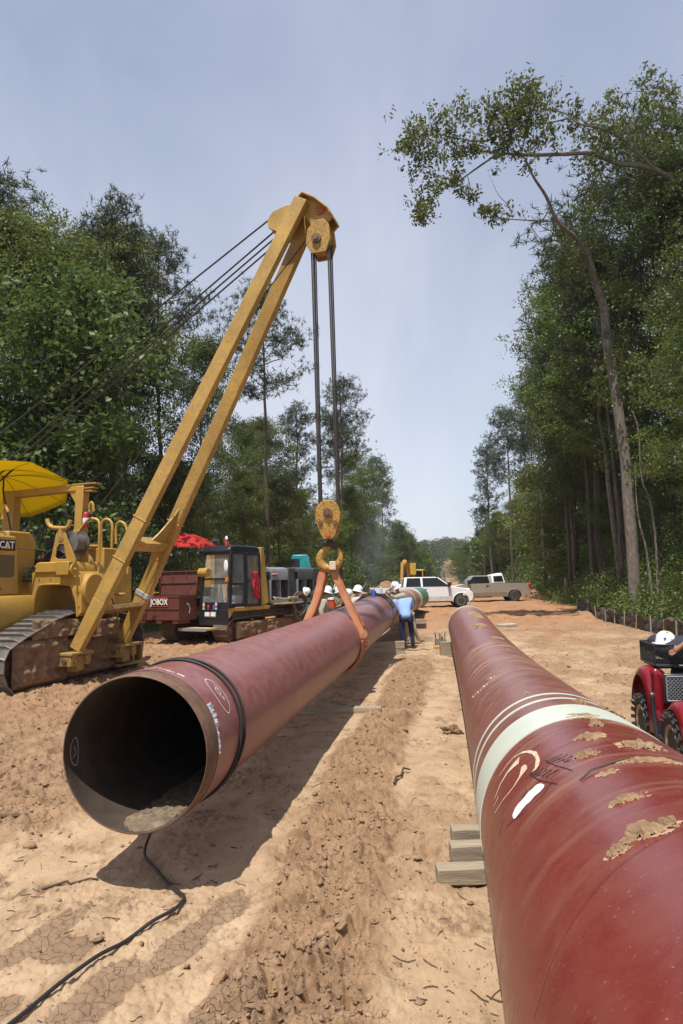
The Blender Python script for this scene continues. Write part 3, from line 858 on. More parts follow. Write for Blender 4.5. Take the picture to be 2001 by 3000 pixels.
ink += [([(2.75, 1.14), (2.60, 1.12), (2.42, 1.08)], .005), ([(2.72, 1.22), (2.55, 1.20), (2.36, 1.15)], .005), ([(2.42, 1.16), (2.36, 1.22), (2.40, 1.32), (2.50, 1.40)], .005), ([(2.58, 1.26), (2.52, 1.30), (2.60, 1.42), (2.55, 1.46)], .005)]
put3(stroke_on(axR, ink, M_marker, rag=.3).build('scrawled_figures', M_marker), t4)
M_chalk2 = pm('faded chalk', (.58, .50, .47), .9, var=.2, bmp=0)
ch_ = []
for (y, a) in ((6.26, 1.143), (6.13, 1.235), (6.17, 1.312), (6.3, 1.38)):
    ch_ += [([(y - .10, a), (y + .06, a + .012)], .010), ([(y - .06, a - .03), (y - .04, a + .035)], .008), ([(y + .02, a - .03), (y + .05, a + .04)], .008), ([(y - .11, a - .02), (y - .03, a - .035)], .008)]
put3(stroke_on(axR, ch_, M_chalk2, rag=.3).build('chalk_figures', M_chalk2), t5)

# ---- dried mud lumps stuck on the crown of the right pipe: each can be picked off
M_drym = pm('dried tan mud', (.28, .178, .098), .97, var=.4, vs=14, bmp=.9, fine=50, dirt=.35, dcol=(.38, .265, .155), ds=16)
M_film = pm('thin dried mud film', (.39, .255, .15), .95, var=.2, vs=20, bmp=.4, fine=50)
def mud_lump(label, y, a, ly, la, h, seed, ax=axR, film=True, n=34, R=.5334):
    """irregular crumbly patch: ly along the pipe, la round it"""
    fr0 = frame_at(ax, y, a / .5334, R)[0]
    t = empty('mud_lump', label, 'mud', tuple(fr0), group='dried mud stuck on the right pipe')
    rs = np.random.default_rng(seed)
    ox, oy = rs.random(2) * 50
    def patch(s_y, s_a, hh, thr, name, m_):
        g = np.linspace(-1, 1, n); Yg, Ag = np.meshgrid(g, g, indexing='ij')
        r = np.hypot(Yg, Ag)
        f = fbm(Yg * 3.2 + ox, Ag * 2.4 + oy, 5, seed % 17, .6)
        e = 1 - r + (f - .5) * (2.0 if hh > .003 else 3.2) - thr
        hgt_ = np.clip(e * 1.5, 0, 1) ** .8 * (.25 + 1.0 * fbm(Yg * 4 + oy, Ag * 4 + ox, 4, 5, .5)) * .9 * hh
        V_ = []; idx = -np.ones((n, n), int); F_ = []
        for i_ in range(n):
            for j_ in range(n):
                if e[i_, j_] > -.14:
                    idx[i_, j_] = len(V_)
                    hh_ = hgt_[i_, j_] if e[i_, j_] > 0 else -.002
                    p, nr, T_ = frame_at(ax, y + Yg[i_, j_] * s_y, (a + Ag[i_, j_] * s_a) / .5334, R + hh_ + .0012)
                    V_.append(p - fr0)
        for i_ in range(n - 1):
            for j_ in range(n - 1):
                q = (idx[i_, j_], idx[i_ + 1, j_], idx[i_ + 1, j_ + 1], idx[i_, j_ + 1])
                if min(q) >= 0: F_.append(q)
        if F_: B().add(V_, F_).build(name, m_, t)
    ly, la, h = ly * .92, la * .88, h * .85
    patch(ly, la, h, .12, 'crust', M_drym)
    if film: patch(ly * 1.25, la * 1.35, .0016, .30, 'mud_film', M_film)
ML = [('largest crumbly tan mud lump, nearest the camera on the glossy right pipe', 1.63, 1.035, .045, .085, .034, 3),
      ('small dark tail of mud beside the largest lump, towards the timber steps', 1.60, 1.115, .022, .035, .022, 13),
      ('flat-topped tan mud lump on the glossy pipe between the largest lump and the scrawled figures', 1.915, 1.012, .030, .055, .022, 4),
      ('pale thin mud smear on the glossy pipe beside the scrawled figures', 2.235, .995, .03, .035, .004, 6),
      ('crusty mud lump high on the glossy pipe shoulder, nearest the quad bike tyre', 2.64, .775, .075, .085, .030, 7),
      ('long low mud streak on the pipe crown just before the tyre lump', 2.34, .825, .03, .11, .016, 8),
      ('small square mud lump just right of the curved scraped mark', 2.55, 1.0, .04, .045, .026, 9),
      ('mud lump with two humps right behind the square one on the glossy pipe', 2.85, .93, .06, .06, .026, 10),
      ('dark round mud lump just before the cream joint band', 3.16, .846, .06, .035, .030, 11),
      ('mud smear lying on the near edge of the cream joint band', 3.42, .845, .10, .10, .010, 12),
      ('brown mud knob on the far edge of the cream joint band', 4.02, .750, .07, .045, .030, 14),
      ('tall brown mud knob on the right shoulder of the joint beside the quad bike', 4.05, .56, .12, .08, .045, 15),
      ('small mud crumb beyond the thin cream stripes', 4.62, 1.0, .07, .03, .018, 16),
      ('small dark clod on the far pipe a little past the chalk figures', 8.45, .80, .12, .03, .025, 17),
      ('wide tan mud crust far along the right pipe near its end', 13.1, .86, .55, .17, .035, 18),
      ('thin mud patch closest to the far end ring of the right pipe', 15.6, .80, .9, .16, .018, 19),
      ('small clod row on the middle of the far pipe', 10.6, .76, .2, .10, .014, 20)]
for (lb, y, a, ly, la, h, sd) in ML: mud_lump(lb, y, a, ly, la, h, sd, n=40 if y < 3 else 26)
# thin dry branch caught on the pipe
P = [(2.255, 1.08), (2.30, 1.03), (2.33, .97), (2.345, .92), (2.335, .87)]
B().tube([frame_at(axR, y, a / .5334, .538 + .004 * (i % 2))[0] for i, (y, a) in enumerate(P)], .0035, 5).build('stick', M_twig, smooth=True, label='thin bent twig stuck in mud on top of the glossy right pipe', cat='stick')

# ---------------------------------------------------------------- timber skids
def timber(label, c, size, rz, pitch=0, group='timber skids under the pipes'):
    rs = random.Random(sum(map(ord, label)))
    b = B(); L, w, h = size
    n = 10
    secs = []
    for i in range(n + 1):
        x = -L / 2 + L * i / n
        j = lambda: rs.uniform(-.004, .004)
        secs.append([(x, -w / 2 + j(), -h / 2 + j()), (x, w / 2 + j(), -h / 2 + j()), (x, w / 2 + j(), h / 2 + j()), (x, -w / 2 + j(), h / 2 + j())])
    vs = [p for s_ in secs for p in s_]; fs = [(i * 4 + k, i * 4 + (k + 1) % 4, (i + 1) * 4 + (k + 1) % 4, (i + 1) * 4 + k) for i in range(n) for k in range(4)]
    fs += [(3, 2, 1, 0), (n * 4, n * 4 + 1, n * 4 + 2, n * 4 + 3)]
    b.add(vs, fs)
    o = b.build('timber', M_wood, bevel=.006, label=label, cat='timber', group=group)
    o.location = c; o.rotation_euler = (0, pitch, rz)
    return o
# stepped stack near the camera: bottom, middle, top
g0 = gz(.95, 5.0)
timber('lowest and longest timber of the near stack under the right pipe', (1.18, 4.96, .055), (1.15, .13, .11), .03)
timber('grey timber of the near stack one step up and behind the lowest one', (1.29, 5.20, .105), (1.10, .13, .12), .02)
timber('rearmost and highest timber of the near stack under the right pipe', (1.34, 5.44, .135), (1.10, .14, .11), -.02)
timber('upper timber of the far pair beside the right pipe near the tool bucket', (3.05, 18.5, .27), (1.0, .18, .2), .04)
timber('lower timber of the far pair beside the right pipe near the tool bucket', (3.05, 18.5, .08), (1.0, .2, .18), .04)
timber('short timber leaning in front of the far pair beside the right pipe', (3.1, 17.75, .12), (.55, .26, .16), .1)
timber('long flat timber lying crosswise under the left pipe in its shadow', (-.12, 10.9, .06), (1.35, .2, .11), -.12)
for k, (y, z, lb) in enumerate([(19.0, .09, 'lowest timber of the crib under the weld joint'), (19.05, .27, 'top timber of the crib under the weld joint'),
                               (28.6, .10, 'bottom timber of the crib holding the far pipe near the white pickup'), (28.4, .30, 'top timber of the crib holding the far pipe near the white pickup')]):
    timber(lb, (PL(y) + (.1 if y < 20 else .35), y, z), (1.5, .22, .19), .05 * (-1) ** k)
timber('splintered timber on the ground behind the crouching boots', (1.5, 20.6, .1), (1.0, .15, .13), -1.2)
# ---------------------------------------------------------------- foliage
def leaf_mat(name, ca, cb, cc, trans=.42, rough=.5):
    m, nt, bs, out = new_mat(name)
    oi = nt.nodes.new('ShaderNodeObjectInfo'); at = nt.nodes.new('ShaderNodeAttribute'); at.attribute_name = 'lv'
    v = objvec(nt)
    c = mixc(nt, at.outputs['Fac'], ca, cb)
    c = mixc(nt, rng_(nt, noise(nt, .55, 3, .6, v), .42, .66, 0, .7), c, cc)
    hs = nt.nodes.new('ShaderNodeHueSaturation')
    nt.links.new(rng_(nt, oi.outputs['Random'], 0, 1, .475, .520), hs.inputs['Hue'])
    nt.links.new(rng_(nt, oi.outputs['Random'], 0, 1, .72, 1.28), hs.inputs['Value']); nt.links.new(c, hs.inputs['Color'])
    nt.links.new(hs.outputs[0], bs.inputs['Base Color']); bs.inputs['Roughness'].default_value = rough
    tr = nt.nodes.new('ShaderNodeBsdfTranslucent'); nt.links.new(hs.outputs[0], tr.inputs['Color'])
    ms = nt.nodes.new('ShaderNodeMixShader'); ms.inputs[0].default_value = trans
    nt.links.new(bs.outputs[0], ms.inputs[1]); nt.links.new(tr.outputs[0], ms.inputs[2]); nt.links.new(ms.outputs[0], out.inputs['Surface'])
    return m
M_leaf = leaf_mat('broad leaf green', (.095, .128, .022), (.20, .235, .046), (.13, .175, .036))
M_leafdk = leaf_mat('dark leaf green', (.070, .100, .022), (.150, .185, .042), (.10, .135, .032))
M_needle = leaf_mat('pine needle green', (.040, .060, .026), (.085, .115, .045), (.060, .088, .038), trans=.2)
M_brush = leaf_mat('undergrowth green', (.11, .15, .030), (.22, .26, .060), (.14, .17, .05))
M_bark = pm('grey brown bark', (.105, .080, .062), .95, var=.45, vs=9, bmp=1.0, fine=22, scale=(3, 3, .6), dirt=.3, dcol=(.20, .17, .14), ds=4)
M_barkl = pm('pale mottled bark', (.175, .145, .118), .95, var=.5, vs=5, bmp=1.0, fine=18, scale=(2.5, 2.5, .8), dirt=.35, dcol=(.33, .30, .27), ds=3)

def leaf_quads(P, size, rs, up=.35, asp=.55):
    """P (n,3) centres -> rhombic leaves, random orientation leaning to face up"""
    n = len(P)
    d = rs.normal(size=(n, 3)); d[:, 2] -= .15; d /= np.linalg.norm(d, axis=1)[:, None]
    q = rs.normal(size=(n, 3)); q[:, 2] += up * 2; w = np.cross(d, q); w /= np.linalg.norm(w, axis=1)[:, None] + 1e-6
    s = size * (.6 + .8 * rs.random(n))[:, None]
    V = np.stack([P - d * s * .5, P + w * s * asp * .5, P + d * s * .5, P - w * s * asp * .5], 1)
    return V
def leaf_mesh(name, V4, lv):
    n = len(V4)
    me = np_mesh(name, V4.reshape(-1, 3), np.arange(n * 4).reshape(-1, 4))
    a = me.attributes.new('lv', 'FLOAT', 'POINT'); a.data.foreach_set('value', np.repeat(lv, 4).astype(np.float32))
    return me
def limb_path(rs, p, d, L, n, droop, wob):
    pts = [Vector(p)]; d = Vector(d).normalized()
    for k in range(n):
        d = (d + Vector(rs.normal(size=3)) * wob + Vector((0, 0, droop))).normalized()
        pts.append(pts[-1] + d * L / n)
    return pts
def gen_broad(seed, h, base, rad, nleaf, lsize=.15, trunk_r=.18, lean=0.0, nl=26, skew=0):
    rs = np.random.default_rng(seed); b = B()
    tp = [Vector((0, 0, -.4))]; x = y = 0
    for k in range(1, 13):
        x += rs.normal() * .13 + lean; y += rs.normal() * .13
        tp.append(Vector((x, y, h * .94 * k / 12)))
    b.tube(tp, [trunk_r * (1.25 if k == 0 else 1) * (1 - .86 * (k / 12) ** 1.1) for k in range(13)], 8)
    cl = []
    for k in range(nl):
        f = base + (1 - base) * ((k + rs.random()) / nl) ** .85
        kk = f * 12; i0 = min(int(kk), 11); p = tp[i0].lerp(tp[i0 + 1], kk - i0)
        a = k * 2.4 + rs.random() * .9
        prof = math.sin(math.pi * min(1, .22 + (f - base) / (1 - base) * .80)) ** .7
        L = rad * prof * rs.uniform(.65, 1.25)
        el = rs.uniform(.15, .75)
        pts = limb_path(rs, p, (math.cos(a) + skew, math.sin(a), el), L, 5, .03, .16)
        r0 = trunk_r * (1 - .86 * f) * .5
        b.tube(pts, [r0 * (1 - .8 * q / 5) for q in range(6)], 5)
        for q in (2, 3, 4, 5):
            cl.append((pts[q], rs.uniform(.55, 1.05) * (1.15 if q > 3 else .85)))
            for _ in range(2):
                d2 = Vector(rs.normal(size=3)); d2.z = abs(d2.z) * .3; d2.normalize()
                sp = limb_path(rs, pts[q], d2, rad * rs.uniform(.18, .36), 3, -.02, .2)
                b.tube(sp, [r0 * .35, r0 * .25, r0 * .15, r0 * .06], 4, cap=False)
                cl.append((sp[-1], rs.uniform(.45, .95)))
    cen = np.array([tuple(c[0]) for c in cl]); cr_ = np.array([c[1] for c in cl])
    wts = cr_ ** 2 * (1 + .9 * (rs.random(len(cl)) < .35)); ci = rs.choice(len(cl), nleaf, p=wts / wts.sum())
    # sub-clusters give uneven outline and gaps
    ns = len(cl) * 7
    si = rs.integers(0, len(cl), ns); so_ = cen[si] + rs.normal(size=(ns, 3)) * (cr_[si] * .62)[:, None] * [1, 1, .55]
    pick = rs.integers(0, ns, nleaf)
    P = so_[pick] + rs.normal(size=(nleaf, 3)) * .20 * [1, 1, .75]
    lv = np.clip(rs.normal(.45, .25, nleaf) + (rs.random(ns)[pick] - .5) * .5, 0, 1)
    return b, leaf_mesh('crown', leaf_quads(P, lsize, rs), lv)
def gen_pine(seed, h, base, rad, ntuft, trunk_r=.20, nl=30, lsize=.34, per=11):
    rs = np.random.default_rng(seed); b = B()
    tp = [Vector((0, 0, -.4))]; x = y = 0
    for k in range(1, 13):
        x += rs.normal() * .07; y += rs.normal() * .07
        tp.append(Vector((x, y, h * .97 * k / 12)))
    b.tube(tp, [trunk_r * (1.2 if k == 0 else 1) * (1 - .8 * (k / 12) ** 1.3) for k in range(13)], 8)
    for k in range(7):      # dead stubs under the crown
        f = rs.uniform(base * .5, base); kk = f * 12; i0 = int(kk); p = tp[i0].lerp(tp[i0 + 1], kk - i0); a = rs.random() * 6.3
        b.tube(limb_path(rs, p, (math.cos(a), math.sin(a), .2), rs.uniform(.6, 2), 4, 0, .2), [.035, .03, .02, .012, .006], 4, cap=False)
    cl = []
    for k in range(nl):
        f = base + (1 - base) * ((k + rs.random()) / nl)
        kk = min(f * 12, 11.99); i0 = int(kk); p = tp[i0].lerp(tp[i0 + 1], kk - i0)
        a = k * 2.4 + rs.random(); g = (f - base) / (1 - base)
        L = rad * (1 - g ** 2.2 * .75) * rs.uniform(.55, 1.2) * (.75 + .5 * min(1, g * 3))
        pts = limb_path(rs, p, (math.cos(a), math.sin(a), rs.uniform(.0, .5)), L, 6, .05, .17)
        r0 = trunk_r * (1 - .8 * f) * .42 + .015
        b.tube(pts, [r0 * (1 - .8 * q / 6) for q in range(7)], 5)
        for q in (3, 4, 5, 6):
            cl.append((pts[q], .42))
            for _ in range(2):
                d2 = Vector(rs.normal(size=3)); d2.z = abs(d2.z) * .6; d2.normalize()
                sp = limb_path(rs, pts[q], d2, rs.uniform(.5, 1.1), 3, .03, .2)
                b.tube(sp, [r0 * .35, r0 * .25, r0 * .15, r0 * .06], 4, cap=False); cl.append((sp[-1], .38))
    cen = np.array([tuple(c[0]) for c in cl])
    ti = rs.integers(0, len(cl), ntuft)
    T = cen[ti] + rs.normal(size=(ntuft, 3)) * .36 * [1, 1, .6]
    n = ntuft * per
    c0 = np.repeat(T, per, 0); d = rs.normal(size=(n, 3)); d[:, 2] += .35; d /= np.linalg.norm(d, axis=1)[:, None]
    w = np.cross(d, rs.normal(size=(n, 3))); w /= np.linalg.norm(w, axis=1)[:, None]
    L = lsize * (.5 + .6 * rs.random(n))[:, None]; wd = .020
    V = np.stack([c0 - w * wd, c0 + w * wd, c0 + d * L + w * wd * .5, c0 + d * L - w * wd * .5], 1)
    lv = np.repeat(np.clip(rs.normal(.45, .28, ntuft), 0, 1), per)
    return b, leaf_mesh('crown', V, lv)

PROTO = {}
def proto(key, gen, leafm, barkm, **kw):
    b, cm = gen(**kw)
    me = bpy.data.meshes.new('trunk'); me.from_pydata(b.v, [], b.f); me.materials.append(barkm)
    me.polygons.foreach_set('use_smooth', [True] * len(me.polygons))
    cm.materials.append(leafm)
    co = np.empty(len(cm.vertices) * 3, np.float32); cm.vertices.foreach_get('co', co)
    PROTO[key] = (me, cm, float(np.percentile(co[2::3], 99.7)))
for k in range(4):
    proto('b%d' % k, gen_broad, M_leaf if k % 2 else M_leafdk, M_bark if k < 2 else M_barkl, seed=100 + k, h=20 + k, base=[.30, .42, .22, .36][k], rad=[4.2, 3.6, 3.8, 4.6][k], nleaf=42000, lsize=.15, nl=30)
for k in range(3):
    proto('p%d' % k, gen_pine, M_needle, M_bark, seed=200 + k, h=23, base=[.60, .52, .66][k], rad=[3.6, 3.0, 4.0][k], ntuft=1500, lsize=.36, per=11, nl=26)
proto('s0', gen_broad, M_leaf, M_bark, seed=310, h=9, base=.12, rad=2.7, nleaf=14000, lsize=.17, trunk_r=.09, nl=18)
proto('s1', gen_broad, M_leafdk, M_barkl, seed=311, h=11, base=.18, rad=2.4, nleaf=14000, lsize=.17, trunk_r=.10, nl=18)
# simple forms for the depth of the wood
proto('f0', gen_broad, M_leafdk, M_bark, seed=320, h=21, base=.15, rad=4.6, nleaf=34000, lsize=.17, nl=26)
proto('f1', gen_broad, M_leaf, M_bark, seed=321, h=19, base=.10, rad=4.8, nleaf=34000, lsize=.17, nl=26)

KIND = {'b': ('broadleaf_tree', 'broadleaf tree'), 'p': ('pine_tree', 'pine tree'), 's': ('young_tree', 'young tree'), 'f': ('forest_tree', 'tree')}
def plant(key, x, y, h, label, group=None, rz=None, wide=1.0, tilt=(0, 0)):
    tm, cm, h0 = PROTO[key]
    nm, cat = KIND[key[0]]
    t = empty(nm, label, cat, (x, y, float(base_h(x, y)) - .05), rz if rz is not None else random.uniform(0, 6.28), group)
    t.rotation_euler = (tilt[0], tilt[1], t.rotation_euler.z)
    s = h / h0; t.scale = (s * wide, s * wide, s)
    link('trunk', tm, None, t); link('crown', cm, None, t)
    return t
def fromimg(px, topy, h):
    """where a tree of height h stands whose top shows at this place"""
    d = RM.to_3x3() @ Vector(((px - 1000.5) / 2000, -(topy - 1500) / 2000, -1))
    Y = 30.0
    for _ in range(20):
        zt = float(base_h(d.x / d.y * Y, Y)) + h
        Y = (zt - H) / (d.z / d.y)
    return d.x / d.y * Y, Y
TOPK = 1.0

# front row, left: placed where the photograph shows each top
LEFT = [(-70, 470, 21, 'p2', 'pine at the left edge whose top shows above the leafy trees', 1.0),
        (20, 640, 17, 'b0', 'leafy tree at the far left just right of the edge pine', 1.0),
        (150, 645, 17, 'b3', 'broad leafy tree above the yellow umbrella', 1.1),
        (320, 668, 19, 'b1', 'tall leafy tree between the umbrella tree and the long-trunked pine', .95),
        (392, 760, 18.5, 'b2', 'thin leafy tree directly left of the long-trunked pine', .8),
        (478, 668, 22, 'p0', 'tall pine with long bare trunk standing left of the crane boom', .82),
        (235, 800, 14, 's1', 'slim tree under the canopy behind the yellow umbrella', 1.2),
        (610, 985, 15, 'b0', 'sparse leafy tree seen between the two boom legs', .75),
        (700, 1230, 15, 'b2', 'rounded leafy tree right of the boom, behind the red umbrella', 1.1),
        (770, 1225, 18, 'b1', 'rounded tree next right of the boom with a dark crown', 1.1),
        (868, 1178, 21, 'p1', 'pine whose crown stands behind the hoist cables', 1.0),
        (985, 1215, 21, 'p2', 'pine just right of the hoist cables with open crown', .8),
        (1085, 1332, 21, 'p0', 'pine at the right end of the left wood with a bare double trunk', .9),
        (1115, 1355, 20.5, 'p1', 'pine leaning out last from the left wood towards the gap', .9),
        (1165, 1535, 12, 'b3', 'low leafy tree at the end of the left wood', 1.0),
        (1195, 1560, 12, 'b0', 'smallest far tree closing the left side of the gap', 1.0),
        (1030, 1330, 16, 'b3', 'mid-green tree filling behind the cables and pines', 1.0)]
for (px_, ty, h, key, lb, wd) in LEFT:
    x, y = fromimg(px_, ty, h); plant(key, x, y, h * TOPK, lb, 'trees along the left edge of the clearing', wide=wd)
RIGHT = [(1480, 1185, 22, 'p0', 'dark pine standing out against the sky at the end of the right wood', .95),
         (1425, 1290, 22, 'p1', 'feathery pine leaning left at the very end of the right wood', .95),
         (1412, 1475, 13, 'p2', 'small round pine below the feathery one at the end of the right wood', .8),
         (1375, 1590, 12, 'b0', 'low broadleaf tree beyond the tan pickup', 1.2),
         (1345, 1600, 12, 'b3', 'farthest broadleaf tree closing the right side of the gap', 1.2),
         (1555, 1200, 22, 'b2', 'leafy tree between the dark pine and the tall right group', .8),
         (1655, 930, 21, 'b1', 'slender leafy tree with drooping top bordering the sky on the right', .7),
         (1730, 790, 21, 'b3', 'leafy tree rising just below the big pine crown on the right', .75),
         (1770, 900, 19, 'b0', 'leafy tree half hidden behind the leaning oak trunk', .9),
         (1850, 490, 25, 'p2', 'big dark pine behind the leaning oak with spreading limbs', 1.3),
         (1700, 640, 24, 'p1', 'dense dark pine whose crown meets the long oak limbs', 1.25),
         (1960, 330, 26, 'p0', 'tallest pine near the right edge of the picture', 1.15),
         (1648, 850, 22, 'b2', 'leafy tree with a bushy outer edge hanging into the sky on the right', .8),
         (1700, 800, 22, 'b0', 'leafy tree behind the bushy-edged one on the right', .9),
         (1760, 700, 21, 'b3', 'dense green tree under the dark pine crown on the right', 1.0),
         (2010, 430, 22, 'b1', 'tall leafy tree at the right edge beside the big pine', .8),
         (2060, 420, 22, 'b2', 'tall leafy tree cut by the right edge of the picture', 1.0),
         (2080, 800, 16, 'b0', 'leafy tree low at the right edge', 1.1),
         (1680, 1290, 12, 's0', 'young tree standing behind the post and rail', 1.3),
         (1600, 1450, 9, 's1', 'young tree beyond the tan pickup tailgate', 1.3)]
for (px_, ty, h, key, lb, wd) in RIGHT:
    x, y = fromimg(px_, ty, h); plant(key, x, y, h, lb, 'trees along the right edge of the clearing', wide=wd)
# the wood behind: rows on both sides, set back from the edge
rt = random.Random(5)
n_ = 0
for side in (-1, 1):
    for row in range(4):
        y = (27 if side < 0 else 22) + row * 3
        while y < 150:
            u = (float(eL(y)) - 1.6 - row * 5.0 if side < 0 else float(eR(y)) + (3.6 if y < 60 else 2.2) + row * 5.0) + rt.uniform(-1.2, 1.2)
            x = PL(y) + u
            key = rt.choice(['f0', 'f1', 'f0', 'f1', 'p0', 'b3'] if row else ['b0', 'b1', 'b2', 'b3', 'f1', 's1'])
            lim = (12.5 if side < 0 else (16.5 if y < 45 else 14.5)) * (1 if row == 0 else .85) * rt.uniform(.78, 1.05)
            if side < 0 and y < 24: lim *= .9
            if row == 0 and key[0] != 's': lim *= .85
            h = lim + (3 if key == 'p0' and side > 0 else 1.0 if key == 'p0' else 0)
            if key == 's1': h = 11
            if abs(x) < y * .56 + 7:
                pxx = 1000 + 2000 * x / y
                spots = [(60, 'above the pipelayer hood'), (160, 'above the yellow umbrella'), (300, 'behind the pipelayer winch tower'), (420, 'behind the crane boom foot'), (560, 'behind the brown tool chest'), (700, 'behind the carrier cab'), (820, 'behind the welding machines'), (930, 'left of the hook block'), (1020, 'right of the hook block'), (1110, 'above the weld crew'), (1290, 'beside the white pickup'),
                         (1420, 'above the tan pickup cab'), (1540, 'above the tan pickup bed'), (1640, 'right of the tan pickup'), (1730, 'above the post and rail'), (1830, 'left of the leaning oak trunk'), (1920, 'behind the leaning oak trunk'), (1e9, 'at the right picture edge')]
                wh = next(w_ for lim_, w_ in spots if pxx < lim_) if pxx > 0 else 'at the left picture edge'
                sp_n = {'f0': 'dark dense tree', 'f1': 'green bushy tree', 'p0': 'pine', 'b0': 'high-crowned leafy tree', 'b1': 'narrow leafy tree', 'b2': 'low-branched leafy tree', 'b3': 'wide leafy tree', 's1': 'slim young tree'}[key]
                plant(key, x, y, h, '%s %s in the forest, %s' % (sp_n, ['on the very edge', 'just inside the edge', 'well inside', 'deepest'][row], wh), 'forest trees behind the %s edge' % ('left' if side < 0 else 'right'), wide=rt.uniform(.85, 1.15)); n_ += 1
            y += rt.uniform(3.6, 5.2) * (1 + y / 90)
print('forest trees', n_)
# bare pine stems seen inside the wood
for k, (u, y, h, lb) in enumerate([(10.4, 47, 21, 'straight bare-stemmed pine right of the tan pickup'), (10.6, 41, 22, 'thick bare-stemmed pine behind the post and rail'), (10.1, 58, 20, 'thin bare-stemmed pine above the tan pickup tailgate'), (11.2, 36, 20, 'bare-stemmed pine left of the leaning oak'),
                                   (-12.6, 30, 20, 'bare-stemmed pine behind the crane boom foot'), (-9.0, 42, 21, 'bare-stemmed pine behind the grey welding machines'), (-7.4, 60, 20, 'bare-stemmed pine left of the hook block')]):
    plant('p%d' % (k % 3), PL(y) + u, y, h, lb, wide=.85)

# undergrowth along both edges and far wood, leaf by leaf (uncountable)
def band(name, n, ufun, y0, y1, hfun, lsize, leafm, label, seed, clump=.5):
    rs = np.random.default_rng(seed)
    nc = n // 60
    y = y0 * (y1 / y0) ** rs.random(nc); side_u = ufun(rs.random(nc), y); x = PL(y) + side_u
    hh = hfun(rs.random(nc), side_u, y)
    g = base_h(x, y)
    C_ = np.stack([x, y, g + hh * rs.random(nc) ** .8], -1)
    sc = clump * (1 + y / 60)
    pk = rs.integers(0, nc, n)
    P = C_[pk] + rs.normal(size=(n, 3)) * (sc[pk] * .5)[:, None] * [1, 1, .7]
    P[:, 2] = np.maximum(P[:, 2], base_h(P[:, 0], P[:, 1]) + .03)
    s = lsize * (.7 + C_[pk, 1] / 55)
    V4 = leaf_quads(P, 1.0, rs); cc = V4.mean(1, keepdims=True); V4 = cc + (V4 - cc) * s[:, None, None]
    lv = np.clip(rs.normal(.45, .25, n) + (rs.random(nc)[pk] - .5) * .6, 0, 1)
    me = leaf_mesh(name, V4, lv)
    link(name, me, leafm, kind='stuff', label=label)
band('undergrowth', 110000, lambda r, y: eR(y) + np.where(y < 42, 1.0, .3) + r ** 1.3 * 6, 17, 100, lambda r, u, y: .25 + (u - eR(y) - .6) * .95 * (.4 + r), .10, M_brush, 'bright green undergrowth of weeds and saplings along the right wood', 1)
band('undergrowth', 80000, lambda r, y: eL(y) - .3 - r * 5, 17, 100, lambda r, u, y: .4 + (eL(y) - u) * 1.2 * (.4 + r), .11, M_brush, 'green undergrowth at the foot of the left wood', 2)
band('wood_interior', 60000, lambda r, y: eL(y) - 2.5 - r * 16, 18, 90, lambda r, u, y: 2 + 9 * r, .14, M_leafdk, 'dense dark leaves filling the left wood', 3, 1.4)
band('wood_interior', 45000, lambda r, y: eR(y) + 6 + r * 16, 20, 90, lambda r, u, y: 2 + 9 * r, .14, M_leafdk, 'dense dark leaves filling the right wood', 4, 1.4)

